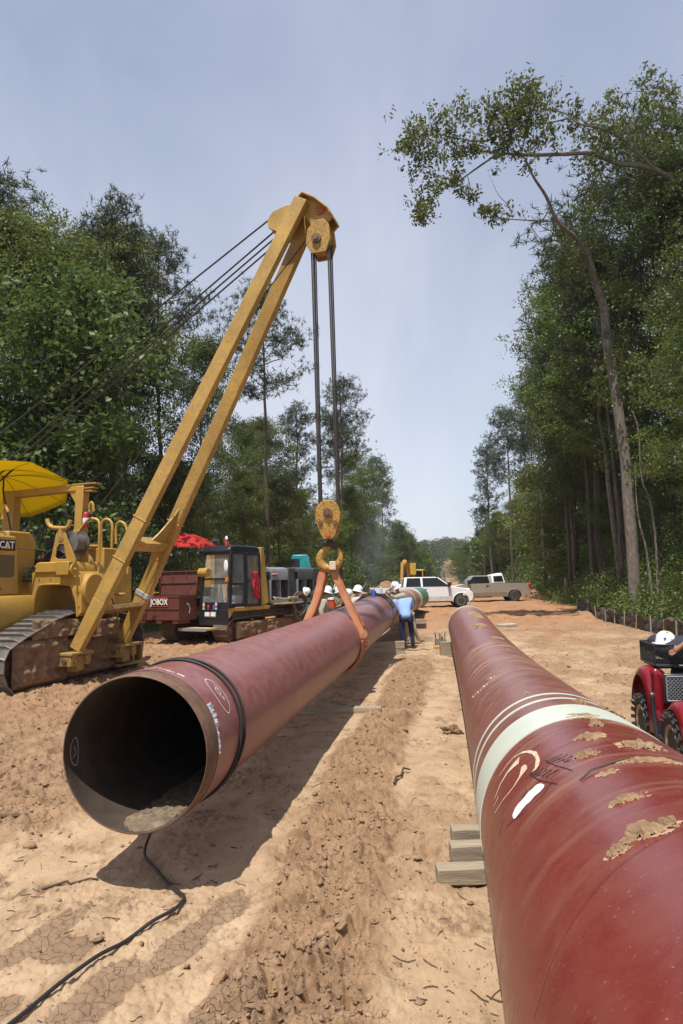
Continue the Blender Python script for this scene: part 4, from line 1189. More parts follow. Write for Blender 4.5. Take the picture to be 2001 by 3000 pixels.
# ---- leaning oak with the long limbs reaching out over the clearing
def leaning_oak():
    x0, y0 = 13.05, 31.0
    z0 = float(base_h(x0, y0))
    D = 31.0
    def at(px, py, dy=0):
        d = RM.to_3x3() @ Vector(((px - 1000.5) / 2000, -(py - 1500) / 2000, -1)); k = (D + dy) / d.y
        return Vector((d.x * k, d.y * k, H + d.z * k))
    t = empty('oak_tree', 'leaning oak with a mottled trunk and long limbs reaching left over the clearing', 'oak tree', (x0, y0, z0))
    off = Vector((x0, y0, z0)); rs = np.random.default_rng(77)
    b = B()
    s_ = 901 / 1568
    def im(lst, dys=None):
        return [at(1100 + a * s_, 150 + c_ * s_, (dys[i] if dys else 0)) - off for i, (a, c_) in enumerate(lst)]
    trunk = [Vector((.15, 0, -.3)), at(1862, 1760) - off, at(1852, 1600) - off, at(1840, 1450) - off] + im([(1275, 2080), (1240, 1850), (1210, 1640), (1180, 1480), (1165, 1310), (1120, 1180), (1085, 1050), (1030, 960), (930, 870), (870, 740), (805, 640), (760, 540)], [0, 0, 0, 0, 0, -.3, -.6, -.9, -1.3, -1.6, -2, -2.2])
    b.tube(catmull(trunk, 4), list(np.interp(np.linspace(0, 1, (len(trunk) - 1) * 4 + 1), [0, .1, .45, .6, .8, 1], [.34, .27, .22, .17, .09, .03])), 9)
    limbs = [([(1700, 820), (1568, 690), (1400, 595), (1230, 572), (1110, 522), (960, 525), (780, 530), (640, 520), (520, 510), (380, 525)], [0, -1, -2, -2.4, -2.6, -2.8, -3, -3, -3, -3], .15),
             ([(1420, 600), (1340, 520), (1240, 430), (1130, 390), (1040, 370), (970, 320), (900, 300)], [-2, -2.4, -2.8, -3, -3.2, -3.2, -3.3], .09),
             ([(985, 340), (900, 362), (780, 370), (690, 340)], [-3.2] * 4, .045),
             ([(620, 525), (540, 580), (470, 630), (400, 680), (320, 720), (240, 800)], [-3] * 6, .05),
             ([(470, 640), (490, 710), (530, 775), (600, 820)], [-3] * 4, .022),
             ([(640, 520), (700, 450), (760, 400), (800, 300)], [-3, -3.1, -3.2, -3.2], .05),
             ([(600, 450), (500, 460), (380, 435), (280, 430), (160, 470)], [-3] * 5, .035),
             ([(930, 870), (840, 865), (740, 860), (640, 850), (570, 810)], [-1.3, -1.4, -1.6, -1.8, -2], .04),
             ([(700, 850), (680, 790), (625, 730), (590, 650)], [-1.6] * 4, .022),
             ([(1240, 1110), (1100, 1060), (940, 1040), (850, 970), (790, 890)], [0, -.2, -.5, -.8, -.9], .045),
             ([(1060, 960), (1090, 860), (1100, 740), (1100, 680)], [-.9] * 4, .05), ([(740, 530), (770, 400), (790, 250), (800, 190)], [-3.1] * 4, .04)]
    paths = []
    for pts, dy, r in limbs:
        P = catmull(im(pts, dy), 4); paths.append(P)
        b.tube(P, [r * (1 - .8 * i / len(P)) for i in range(len(P))], 6)
    # leaf masses: (x, y, rx, ry, amount) in the same places as in the photograph's crown, with real depth
    M_ = [(250, 420, 90, 55, 900), (160, 470, 60, 40, 350), (230, 540, 70, 40, 500), (330, 400, 60, 40, 350), (420, 480, 80, 25, 350), (330, 590, 60, 30, 200),
          (420, 300, 50, 25, 200), (500, 330, 40, 30, 150), (620, 300, 65, 60, 800), (700, 240, 45, 45, 500), (800, 220, 55, 45, 600), (720, 340, 60, 50, 600), (830, 320, 60, 45, 600), (620, 400, 60, 40, 400), (720, 420, 50, 40, 400), (830, 450, 50, 40, 450), (650, 470, 50, 30, 350),
          (400, 440, 50, 30, 200), (540, 470, 50, 30, 250), (780, 580, 18, 40, 120), (740, 530, 40, 15, 120), (640, 540, 60, 14, 150), (900, 270, 40, 20, 150), (1000, 300, 50, 25, 220), (1020, 390, 35, 40, 250), (940, 510, 50, 20, 140), (500, 520, 60, 18, 160),
          (460, 600, 50, 20, 120), (400, 670, 45, 25, 220), (300, 690, 50, 35, 350), (240, 780, 50, 45, 450), (230, 830, 40, 25, 250), (430, 700, 22, 20, 100), (505, 760, 22, 25, 140), (550, 800, 15, 15, 60), (640, 840, 38, 28, 300), (590, 820, 25, 20, 150),
          (1100, 700, 40, 60, 400), (1080, 820, 45, 60, 400), (960, 930, 60, 50, 300), (1150, 430, 90, 60, 900), (1250, 480, 100, 60, 900), (1130, 560, 80, 50, 500), (1380, 520, 100, 60, 700), (1480, 420, 110, 90, 900), (1300, 330, 90, 70, 700), (1210, 240, 40, 25, 160), (1180, 300, 50, 30, 250), (1500, 260, 80, 70, 700), (1390, 135, 35, 30, 140), (1450, 180, 60, 30, 220),
          (940, 1060, 60, 50, 450), (1000, 1130, 90, 60, 600), (1100, 980, 40, 50, 200), (1180, 1150, 70, 80, 400), (1230, 1500, 60, 90, 300), (1150, 1700, 90, 120, 500), (1300, 1760, 80, 90, 400)]
    Ps = []
    for (a, c_, rx, ry, nn_) in M_:
        cdep = np.interp(a, [100, 700, 1200, 1500], [-3, -3.2, -2.0, -1.0]) if c_ < 860 else -.5
        cen = np.array(at(1100 + a * s_, 150 + c_ * s_, cdep) - off); w = D / 2000 * s_
        nsub = max(4, nn_ // 22); sub = rs.normal(size=(nsub, 3)) * [rx * w * .70, .9 * rx * w, ry * w * .70]
        pk = rs.integers(0, nsub, nn_)
        Ps.append(cen + sub[pk] + rs.normal(size=(nn_, 3)) * .14)
    P = np.concatenate(Ps); n = len(P)
    P = P[rs.random(len(P)) < .80]; n = len(P)
    me = leaf_mesh('crown', leaf_quads(P, .19, rs, asp=.42), np.clip(rs.normal(.5, .28, n), 0, 1))
    o = b.build('trunk', M_barkl, t, smooth=True)
    link('crown', me, M_leaf, t)
leaning_oak()
# vine-hung crooked saplings right of the oak
for k, (pts, lb) in enumerate([([(1925, 1755), (1922, 1600), (1905, 1470), (1880, 1400), (1870, 1260), (1850, 1200)], 'thin crooked pale sapling right of the leaning oak trunk'),
                               ([(1915, 1740), (1895, 1620), (1875, 1540), (1865, 1470), (1860, 1350)], 'thinner crooked sapling touching the leaning oak trunk')]):
    P = []
    for q, (a, c_) in enumerate(pts):
        d = RM.to_3x3() @ Vector(((a - 1000.5) / 2000, -(c_ - 1500) / 2000, -1)); kk = 27.5 / d.y
        P.append(Vector((d.x * kk, d.y * kk, H + d.z * kk)))
    P[0].z = float(base_h(P[0].x, P[0].y)) - .1
    P = catmull(P, 4)
    B().tube(P, [.055 * (1 - .7 * i / len(P)) for i in range(len(P))], 6).build('sapling', M_barkl, smooth=True, label=lb, cat='sapling')

# ---- far hills and the woods on them
def hill_mesh():
    xs = np.linspace(-700, 900, 90); ys = np.linspace(430, 900, 30)
    Xh, Yh = np.meshgrid(xs, ys, indexing='ij')
    Zh = base_h(Xh, Yh) - 2 + 9 * np.exp(-((Yh - 640) / 150) ** 2) * (.55 + .6 * fbm(Xh / 110, Yh / 160, 3, 8))
    n = len(ys); i = np.arange(len(xs) - 1)[:, None]; j = np.arange(n - 1)[None]
    return np_mesh('hill', np.stack([Xh, Yh, Zh], -1).reshape(-1, 3), np.stack([i * n + j, (i + 1) * n + j, (i + 1) * n + j + 1, i * n + j + 1], -1).reshape(-1, 4), True)
M_hill = pm('wooded hill floor', (.05, .07, .03), .95, var=.3, vs=.02, bmp=0)
hm = hill_mesh(); link('hill', hm, M_hill, kind='structure')
rs = np.random.default_rng(9)
def far_wood(name, label, pts, hgts, nper, ls, rad):
    n = len(pts); P = np.repeat(pts, nper, 0); hh = np.repeat(hgts, nper)
    d = rs.normal(size=(len(P), 3)); d /= np.linalg.norm(d, axis=1)[:, None]
    r = rad * (.75 + .3 * rs.random(len(P)))[:, None] * (.7 + .5 * np.repeat(rs.random(n), nper))[:, None]
    P = P + d * r * [1, 1, 1.2]; P[:, 2] += hh * .62
    V4 = leaf_quads(P, ls, rs, asp=.8)
    me = leaf_mesh(name, V4, np.clip(rs.normal(.4, .25, len(P)) , 0, 1)); link(name, me, M_leafdk, kind='stuff', label=label)
K = 620
yy = 200 + 480 * rs.random(K); xx = PL(yy) * 0 + 5 + .155 * yy + (rs.random(K) - .5) * (.50 * yy)
u_ = xx - PL(yy); keep = (np.abs(u_ - 1.9) > 5.0 + 0 * yy) | (yy > 430)
xx, yy = xx[keep], yy[keep]
zz = base_h(xx, yy) + np.where(yy > 430, 9 * np.exp(-((yy - 640) / 150) ** 2) * .8 - 2, 0)
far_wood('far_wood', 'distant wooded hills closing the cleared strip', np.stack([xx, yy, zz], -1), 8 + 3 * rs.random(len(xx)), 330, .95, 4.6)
K = 90
yy = 105 + 120 * rs.random(K); sd = np.where(rs.random(K) < .5, -1, 1); xx = PL(yy) + 2.2 + sd * (6.5 + rs.random(K) ** 1.5 * 26)
far_wood('far_wood', 'trees lining both sides of the strip in the middle distance', np.stack([xx, yy, base_h(xx, yy)], -1), 7 + 4 * rs.random(K), 1500, .42, 3.0)
# ---------------------------------------------------------------- frames: a pixel of the photograph on a known plane of a machine
def ray(px, py):
    return RM.to_3x3() @ Vector(((px - 1000.5) / 2000, -(py - 1500) / 2000, -1))
class Frame:
    def __init__(s, ox, oy, az, z=0.0):
        s.o = Vector((ox, oy, z)); s.r = Vector((math.cos(az), -math.sin(az), 0)); s.d = Vector((math.sin(az), math.cos(az), 0)); s.az = az
    def loc(s, w):
        w = Vector(w) - s.o; return Vector((w.dot(s.r), w.dot(s.d), w.z))
    def on(s, px, py, x=None, y=None):
        v = ray(px, py); C_ = Vector((0, 0, H))
        if x is not None: t = ((s.o - C_).dot(s.r) + x) / v.dot(s.r)
        else: t = ((s.o - C_).dot(s.d) + y) / v.dot(s.d)
        return s.loc(C_ + v * t)
def arcpts(cx, cy, r, a0, a1, n=8):
    return [(cx + r * math.cos(math.radians(a0 + (a1 - a0) * k / n)), cy + r * math.sin(math.radians(a0 + (a1 - a0) * k / n))) for k in range(n + 1)]

# track shoe: plate and chamfered grouser, pitch along y
def shoe_mesh(w, pitch, gh, name='track_shoe'):
    b = B()
    b.box(-w / 2, w / 2, -pitch * .49, pitch * .49, 0, .022)
    e = pitch * .40
    b.prism([(-w / 2 + .005, .022), (-w / 2 + w * .13, gh), (w / 2 - w * .13, gh), (w / 2 - .005, .022)], e - .022, e, 'y')
    b.prism([(-w / 2, -.001), (-w / 2, .020), (w / 2, .020), (w / 2, -.001)], -pitch * .5, -pitch * .42, 'y')
    me = bpy.data.meshes.new(name); me.from_pydata(b.v, [], b.f); return me
def even(P, step):
    P = [Vector(p) for p in P]; P.append(P[0]); out_ = []; acc = 0; total = sum((P[i + 1] - P[i]).length for i in range(len(P) - 1))
    n = round(total / step); step = total / n; nxt = 0; d0 = 0
    for i in range(len(P) - 1):
        L = (P[i + 1] - P[i]).length
        while nxt <= d0 + L + 1e-6 and len(out_) < n:
            t = (nxt - d0) / L; out_.append((P[i].lerp(P[i + 1], t), (P[i + 1] - P[i]).normalized())); nxt += step
        d0 += L
    return out_
def track(parent, xc, w, loop, pitch, gh, mat_shoe, sme, roller_z, rollers, wheels, frame_box):
    """loop: closed (y,z) outline; builds track > shoes, wheels, frame"""
    pts = []
    for i in range(len(loop)):
        p0, p1, p2, p3 = [Vector((0, *loop[(i + k) % len(loop)])) for k in (-1, 0, 1, 2)]
        for k in range(6):
            t = k / 6; pts.append(.5 * ((2 * p1) + (p2 - p0) * t + (2 * p0 - 5 * p1 + 4 * p2 - p3) * t * t + (3 * p1 - p0 - 3 * p2 + p3) * t ** 3))
    cy = sum(p.y for p in pts) / len(pts); cz = sum(p.z for p in pts) / len(pts)
    b = B()      # chain rails just inside the shoes
    for sx in (-.11, .11):
        inner = []
        for k, p in enumerate(pts):
            d = (pts[(k + 1) % len(pts)] - pts[k - 1]).normalized(); nrm = Vector((0, d.z, -d.y))
            if nrm.dot(Vector((0, p.y - cy, p.z - cz))) < 0: nrm = -nrm
            inner.append(p - nrm * .055 + Vector((xc + sx, 0, 0)))
        b.tube(inner, .045, 6, closed=True)
    tr = b.build('track', M_shoe_mud, parent)
    for p, d in even(pts, pitch):
        nrm = Vector((0, d.z, -d.y))
        if nrm.dot(Vector((0, p.y - cy, p.z - cz))) < 0: nrm = -nrm
        o = link('track_shoe', sme, mat_shoe, tr)
        xax = d.cross(nrm)
        o.matrix_local = Matrix.Translation(p + Vector((xc, 0, 0))) @ Matrix((xax, d, nrm)).transposed().to_4x4()
    for (y, z, r, nm) in wheels:
        bb = B().lathe([(r * .25, -.14), (r * .3, -.16), (r * .55, -.10), (r * .80, -.10), (r, -.12), (r, .12), (r * .80, .10), (r * .55, .10), (r * .3, .16), (r * .25, .14)], (xc, y, z), 'x', 20)
        bb.build(nm, M_mud, tr, smooth=True)
    bb = B()
    for y in rollers: bb.cyl((xc - .16, y, roller_z), (xc + .16, y, roller_z), .10, n=12)
    bb.build('track_rollers', M_mud, tr, smooth=True)
    y0, y1, z0, z1, hw = frame_box
    bb = B().prism([(y0, z0), (y0 + .1, z1 - .05), (y0 + .45, z1), (y1 - .5, z1), (y1, z1 - .15), (y1, z0)], xc - hw, xc + hw, 'x')
    bb.build('track_frame', M_mud, tr, bevel=.02)
    return tr
def mudface(parent, y0, y1, z0, z1, x, seed, nm='mud_cake', amp=.12, mat_=None):
    """lumpy mud packed on a vertical side"""
    rows = []; n = 70; m_ = 34
    for i in range(n + 1):
        row = []
        for j in range(m_ + 1):
            y = y0 + (y1 - y0) * i / n; z = z0 + (z1 - z0) * j / m_
            e = min(i / n, 1 - i / n, j / m_ , 1 - j / m_)
            h = (float(fbm(np.array([y * 3 + seed]), np.array([z * 3]), 5, seed)[0]) - .35 + .6 * abs(float(vnoise(np.array([y * 7.]), np.array([z * 7.]), seed)[0]) - .5)) * amp * 2.4 * min(1, e * 9) - (.03 if e <= 0 else 0)
            row.append((x + h, y, z))
        rows.append(row)
    for i, row in enumerate(rows):
        for j, p in enumerate(row):
            if 2 < i < n - 2 and 2 < j < m_ - 2: row[j] = (p[0] + amp * .55 * float(lumps(np.array([p[1] * 5.]), np.array([p[2] * 5.]), seed)[0]), p[1], p[2])
    return B().sheet(rows).build(nm, mat_ or M_mud, parent, smooth=True)

# ================================================================ pipelayer
AZ = math.atan2(1.19, 3.86)
FC = Frame(-6.27, 13.22, AZ)
cat = empty('pipelayer', 'yellow tracked pipelayer with a long twin-leg boom lifting the left pipe', 'pipelayer', (-6.27, 13.22, 0), -AZ)
S1 = 450 / 1322
def q1(cx, cy, **k): return FC.on(cx * S1, 1300 + cy * S1, **k)
loopN = [(.30, -.01), (1.2, -.015), (2.4, -.015), (3.6, -.01), (4.02, .16), (4.20, .60), (4.10, 1.05), (3.70, 1.30), (2.9, 1.46), (2.1, 1.50), (1.3, 1.42), (.6, 1.20), (.12, 1.02), (-.22, .82), (-.30, .48), (-.12, .14)]
sh1 = shoe_mesh(.86, .232, .078)
track(cat, -.40, .86, loopN, .232, .078, M_shoe, sh1, .16, [.6 + .36 * k for k in range(9)], [(.22, .52, .40, 'idler_wheel'), (3.62, .70, .46, 'drive_sprocket'), (2.0, 1.28, .14, 'carrier_roller')], (.35, 3.5, .22, .95, .20))
mudface(cat, .0, 1.55, .10, 1.02, -.06, 3, amp=.10); mudface(cat, 1.35, 3.9, .12, .95, -.10, 5, amp=.11)
track(cat, -2.95, .72, loopN, .232, .078, M_shoe_mud, sh1, .16, [.6 + .36 * k for k in range(9)], [(.22, .52, .40, 'idler_wheel'), (3.62, .70, .46, 'drive_sprocket')], (.35, 3.5, .22, .95, .2))
mudface(cat, .5, 2.3, 1.0, 1.40, -.05, 11, amp=.09)
# body
B().box(-2.45, -1.0, -1.9, 4.4, .75, 1.88).build('chassis', M_yel, cat, bevel=.05)
b = B().prism([(-1.02, 1.05), (-.93, 1.3), (-.93, 1.72), (-1.02, 1.90), (-1.12, 1.90), (-1.12, 1.05)], -1.8, 1.55, 'y'); b.build('belly_fender', M_yel, cat, bevel=.04)
B().prism([(-1.8, 1.9), (-1.8, 3.05), (-1.6, 3.16), (1.12, 3.16), (1.14, 3.10), (1.26, 1.95), (1.26, 1.9)], -2.4, -1.1, 'x').build('engine_hood', M_yel, cat, bevel=.035)
M_grill = pm('dusty perforated grille', (.13, .095, .04), .8, var=.3, vs=90, bmp=.5, fine=120)
for (y0, y1, z0, z1) in ((.42, 1.08, 2.28, 2.75), (-.45, .30, 2.05, 2.75), (-1.3, -.55, 2.05, 2.75)):
    B().box(-1.10, -1.094, y0, y1, z0, z1).build('grille_panel', M_grill, cat)
B().prism([(.42, 2.02), (.42, 2.22), (.50, 2.24), (.78, 2.02)], -1.10, -1.094, 'x').build('grille_panel', M_grill, cat)
b = B().prism([(.40, 2.02), (.44, 2.02), (1.10, 2.26), (1.10, 2.30), (1.06, 2.30)], -1.10, -1.082, 'x')
for y in (.36, 1.12): b.box(-1.10, -1.085, y - .02, y + .02, 1.98, 2.80)
b.build('door_frame', M_yel, cat, bevel=.006)
for z in (2.05, 2.32): B().tube([(-1.08, .30, z), (-1.05, .30, z), (-1.05, .30, z + .12), (-1.08, .30, z + .12)], .012, 6).build('door_handle', M_yel, cat, smooth=True)
B().box(-1.10, -1.088, .02, 1.10, 2.84, 3.07).build('logo_plate', M_black, cat, bevel=.004)
lp_ = [o for o in cat.children if o.name.startswith('logo_plate')][0]
MX = Matrix(((0, 0, 1), (1, 0, 0), (0, 1, 0))).to_4x4()      # text x -> +y, text y -> +z, facing +x
lettering('CAT', .21, Matrix.Translation((-1.087, .86, 2.955)) @ MX, flat('white decal', (.75, .74, .7)), lp_)
B().prism([(.79, 2.885), (.86, 2.93), (.93, 2.885)], -1.086, -1.080, 'x').build('yellow_triangle', flat('decal yellow', (.7, .4, .02)), lp_)
B().box(-1.087, -1.083, .02, 1.10, 2.845, 2.855).build('red_line', M_redp, lp_)
B().tube([(-1.25, -.2, 3.15), (-1.22, -.15, 3.22), (-1.22, .9, 3.24), (-1.25, 1.0, 3.15)], .018, 8).build('grab_rail', M_yel, cat, smooth=True)
# tank beyond the hood and cowl
B().prism([(1.25, 2.0), (1.25, 3.30), (1.9, 3.30), (2.1, 3.10), (2.0, 2.0)], -2.6, -1.42, 'x').build('hydraulic_tank', M_yel, cat, bevel=.03)
b = B()
for k in range(4): b.cyl((-1.41, 1.35 + .0 * k, 2.2 + .28 * k), (-1.395, 1.35, 2.2 + .28 * k), .02, n=6)
b.build('bolts', M_yel, cat)
B().prism([(1.25, 1.9), (1.9, 1.9), (1.9, 2.05), (1.45, 2.35), (1.25, 2.6)], -1.45, -1.40, 'x').build('side_bracket', M_yel, cat, bevel=.01)
B().box(-2.3, -1.1, 1.9, 3.4, 1.88, 2.35).box(-2.0, -1.2, 2.1, 3.2, 2.35, 2.55).build('operator_deck', M_dark, cat, bevel=.02)
B().box(-1.95, -1.35, 2.5, 3.0, 2.5, 2.72).box(-1.95, -1.35, 2.95, 3.1, 2.65, 3.25).build('operator_seat', M_black, cat, bevel=.05)
b = B()
for k in range(6): b.cyl((-1.5 + .0 * k, 2.0 + .1 * k, 2.4), (-1.45, 2.0 + .1 * k, 2.95 - .03 * k), .012, n=6); b.ball((-1.45, 2.0 + .1 * k, 2.97 - .03 * k), .03)
b.build('control_levers', M_black, cat, smooth=True)
for k, z in enumerate((2.2, 2.3, 2.4, 2.48)):
    B().box(-1.20, -1.04, 1.45, 2.2, z - .02, z + .02).build('cooling_fin', M_dark, cat)
# rear fuel tank and model plate
B().prism([(3.5, 1.5), (3.5, 2.85), (4.3, 2.85), (4.9, 2.5), (4.9, 1.5)], -2.6, -.78, 'x').build('fuel_tank', M_yel, cat, bevel=.05)
B().box(-.79, -.772, 3.75, 4.45, 2.42, 2.72).build('model_plate', M_black, cat, bevel=.004)
mp_ = [o for o in cat.children if o.name.startswith('model_plate')][0]
lettering('583T', .22, Matrix.Translation((-.770, 4.10, 2.58)) @ MX, flat('white decal', (.75, .74, .7)), mp_)
B().box(-.772, -.768, 3.75, 4.45, 2.43, 2.445).build('red_line', M_redp, mp_)
# arch over the near track carrying the winches
arch = [(-1.15, 1.42), (-1.15, 2.22), (-1.05, 2.40), (.12, 2.38), (.24, 2.2), (.26, 1.5), (.16, 1.42), (.12, 1.75), (.03, 2.0), (-.12, 2.10), (-.75, 2.11), (-.88, 2.02), (-.95, 1.8), (-.99, 1.42)]
b = B()
n = len(arch)
b.add([(x, 1.55, z) for x, z in arch] + [(x, 2.7, z) for x, z in arch], [(i, (i + 1) % n, n + (i + 1) % n, n + i) for i in range(n)])
for y_ in (0, n):   # fronts as quads/tris of the tunnel outline
    for (a_, b_, c_, d_) in ((0, 1, 12, 13), (1, 2, 11, 12), (2, 3, 9, 10), (3, 4, 8, 9), (4, 5, 7, 8), (2, 10, 11, 11), (5, 6, 7, 7)):
        f_ = [a_ + y_, b_ + y_, c_ + y_, d_ + y_]; b.f.append(tuple(dict.fromkeys(f_))); b.mi.append(0)
b.build('track_arch', M_yel, cat, bevel=.012)
rim = [(x, z) for x, z in arch[6:]]
B().tube(catmull([(x, 1.54, z) for x, z in rim], 4), .018, 6).build('arch_rim', M_yel, cat, smooth=True)
B().prism([(-.95, 2.36), (-.95, 2.52), (-.88, 2.60), (-.02, 2.60), (.05, 2.50), (.05, 2.36)], 1.50, 2.6, 'y').build('winch_base', M_yel, cat, bevel=.03)
B().box(-.30, .03, 1.40, 1.56, 2.30, 2.60).build('winch_bracket', M_yel, cat, bevel=.02)
B().cyl((.02, 1.45, 2.42), (.20, 1.45, 2.42), .035, n=10).cyl((.12, 1.45, 2.42), (.16, 1.45, 2.42), .13, n=18).build('shaft_flange', M_yel, cat, smooth=True)
B().cyl((.0, 1.9, 1.98), (.34, 1.9, 1.98), .36, n=28).build('winch_drum_housing', M_yel, cat, bevel=.03)
# winch tower: A-shaped plates with windows, drum between, horned fork on top
Pt = lambda y: [(-.64, 2.58), (-.50, 3.20), (-.42, 3.34), (-.28, 3.34), (-.20, 3.10), (.03, 2.64), (.03, 2.58)]
b = B()
outer = Pt(0)
for y0 in (1.62, 2.10):
    b = B()
    # ring pieces leave the lower window open
    b.prism([(-.64, 2.58), (-.55, 2.95), (-.47, 2.90), (-.50, 2.70), (-.44, 2.66), (-.2, 2.66), (-.2, 2.58)], y0, y0 + .035, 'y')
    b.prism([(-.55, 2.95), (-.50, 3.20), (-.42, 3.34), (-.28, 3.34), (-.20, 3.10), (-.13, 2.97), (-.28, 2.98), (-.40, 2.99), (-.47, 2.90)], y0, y0 + .035, 'y')
    b.prism([(-.13, 2.97), (.03, 2.64), (.03, 2.58), (-.2, 2.58), (-.2, 2.66), (-.24, 2.74), (-.28, 2.98)], y0, y0 + .035, 'y')
    b.build('winch_tower', M_yel, cat, bevel=.008)
B().cyl((-.36, 1.60, 3.12), (-.36, 2.16, 3.12), .065, n=14).build('tower_pin', M_yel, cat, smooth=True)
B().cyl((-.22, 1.70, 3.02), (-.22, 2.06, 3.02), .20, n=24).cyl((-.22, 1.68, 3.02), (-.22, 1.70, 3.02), .26, n=24).cyl((-.22, 2.06, 3.02), (-.22, 2.08, 3.02), .26, n=24).build('winch_drum', M_shoe, cat, smooth=True)
B().tube(catmull([(-.74, 1.63, 3.55), (-.70, 1.63, 3.44), (-.60, 1.63, 3.36), (-.42, 1.63, 3.34), (-.25, 1.63, 3.33), (-.17, 1.63, 3.38), (-.13, 1.63, 3.50)], 6), .048, 10).build('horned_fork', M_yel, cat, smooth=True)
B().tube([(-.36, 1.64, 3.12), (-.37, 1.64, 3.33)], .06, 8).build('fork_stem', M_yel, cat, smooth=True)
# roll frame
b = B().beam((-2.86, 2.8, 2.3), (-2.80, 2.8, 4.42), .34, .26, up=(0, 1, 0)); b.build('roll_post', M_yel, cat, bevel=.02)
B().beam((-.78, 2.8, 3.02), (-.74, 2.8, 4.42), .22, .24, up=(0, 1, 0)).build('roll_post', M_yel, cat, bevel=.02)
B().beam((-2.95, 2.8, 4.32), (-.62, 2.8, 4.40), .22, .17, up=(0, 0, 1)).build('roll_beam', M_yel, cat, bevel=.015)
B().prism([(-1.06, 4.31), (-.86, 4.31), (-.86, 4.0)], 2.72, 2.88, 'y').build('gusset', M_yel, cat)
B().box(-.95, -.28, 2.68, 2.92, 4.45, 4.48).box(-.6, -.40, 2.70, 2.90, 4.28, 4.31).beam((-.62, 2.8, 4.36), (-.36, 2.8, 4.37), .2, .03).build('roof_mount', M_yel, cat, bevel=.006)
B().box(-.98, -.52, 2.6, 3.0, 2.90, 3.06).box(-.92, -.56, 2.65, 2.95, 2.0, 2.90).build('post_base', M_yel, cat, bevel=.015)
b = B()
for k in range(5): b.cyl((-.94 + .10 * k, 2.60, 3.07), (-.94 + .10 * k, 2.60, 3.10), .02, n=6)
b.build('bolts', M_yel, cat)
def rail(pts, y, name='hand_rail'):
    B().tube(catmull([q1(a, c_, y=y) for a, c_ in pts], 5), .032, 8).build(name, M_yel, cat, smooth=True)
rail([(672, 1060), (672, 900), (680, 770), (720, 700), (765, 652), (810, 645), (850, 670), (858, 760), (852, 900), (848, 1110)], 2.3)
rail([(872, 920), (870, 800), (872, 700), (890, 662), (925, 650), (955, 670), (968, 720), (964, 800), (962, 900)], 2.7)
rail([(1000, 860), (998, 760), (1005, 700), (1030, 672), (1070, 690), (1095, 760), (1100, 900), (1098, 1120)], 3.0)
rail([(672, 880), (760, 882), (845, 880)], 2.3)
rail([(770, 590), (772, 540), (785, 505), (800, 520), (808, 580)], 2.75)
rail([(22, 650), (25, 560), (45, 530), (70, 585)], 1.5)
rail([(960, 1230), (952, 1330), (950, 1460), (1010, 1470)], 3.0, 'step_rail')
rail([(975, 1296), (1050, 1295), (1075, 1290)], 3.0, 'step_rail')
B().box(-.75, -.2, 2.9, 3.5, 1.9, 2.95).build('side_console', M_yel, cat, bevel=.03)
M_sack = pm('canvas sack', (.42, .34, .22), .95, var=.2, bmp=.5, fine=30)
# boom: two tapering box legs meeting at the head
nb, nt_ = Vector((.22, 1.46, .74)), Vector((5.20, 2.06, 10.06))
fb, ft_ = Vector((.22, 3.12, .80)), Vector((5.26, 2.50, 9.95))
YR = (0, 1, 0)
b = B().beam(nb, nt_, .20, .40, up=YR, w1=.20, h1=.36)
b = B()
def leg(p, q, name):
    d = (q - p).normalized(); k = p.lerp(q, .11)
    bb = B().beam(p, k, .26, .16, up=YR, w1=.31, h1=.18).beam(k, q, .31, .18, up=YR, w1=.30, h1=.18)
    return bb.build(name, M_boom, cat, bevel=.012)
l1 = leg(nb, nt_, 'boom_leg'); l2 = leg(fb, ft_, 'boom_leg')
for (p, q, l) in ((nb, nt_, l1), (fb, ft_, l2)):
    d = (q - p).normalized()
    bb = B()
    for t in (.20, .29):
        c0 = p.lerp(q, t); bb.beam(c0 - d * .012, c0 + d * .012, .352, .212, up=YR)
    bb.build('weld_collar', M_boom, l, bevel=.004)
# cross brace with curved gusset plates
for t, hgt_ in ((.235, .30),):
    a, c_ = nb.lerp(nt_, t), fb.lerp(ft_, t)
    B().beam(a, c_, .22, .24, up=(1, 0, 1)).build('cross_brace', M_boom, cat, bevel=.01)
    d = (nt_ - nb).normalized(); e = (c_ - a).normalized()
    pl = [c_ - e * .10, c_ - e * .75 - d * .02, c_ - e * .50 + d * .28, c_ - e * .24 + d * .75, c_ - e * .10 + d * 1.35]
    pl2 = [c_ - e * .10, c_ - e * .45 - d * .1, c_ - e * .25 - d * .5, c_ - e * .12 - d * .95]
    for P_ in (pl, pl2):
        off = d.cross(e) * .02; m_ = len(P_)
        B().add([p + off for p in P_] + [p - off for p in P_], [tuple(range(m_)), tuple(range(m_, 2 * m_))[::-1]] + [(i, (i + 1) % m_, m_ + (i + 1) % m_, m_ + i) for i in range(m_)]).build('gusset', M_boom, cat, bevel=.006)
    pl3 = [a + e * .10, a + e * .38, a + e * .2 - d * .3, a + e * .12 - d * .8]
    B().add([p + off for p in pl3] + [p - off for p in pl3], [(0, 1, 2, 3), (7, 6, 5, 4)] + [(i, (i + 1) % 4, 4 + (i + 1) % 4, 4 + i) for i in range(4)]).build('gusset', M_boom, cat, bevel=.006)
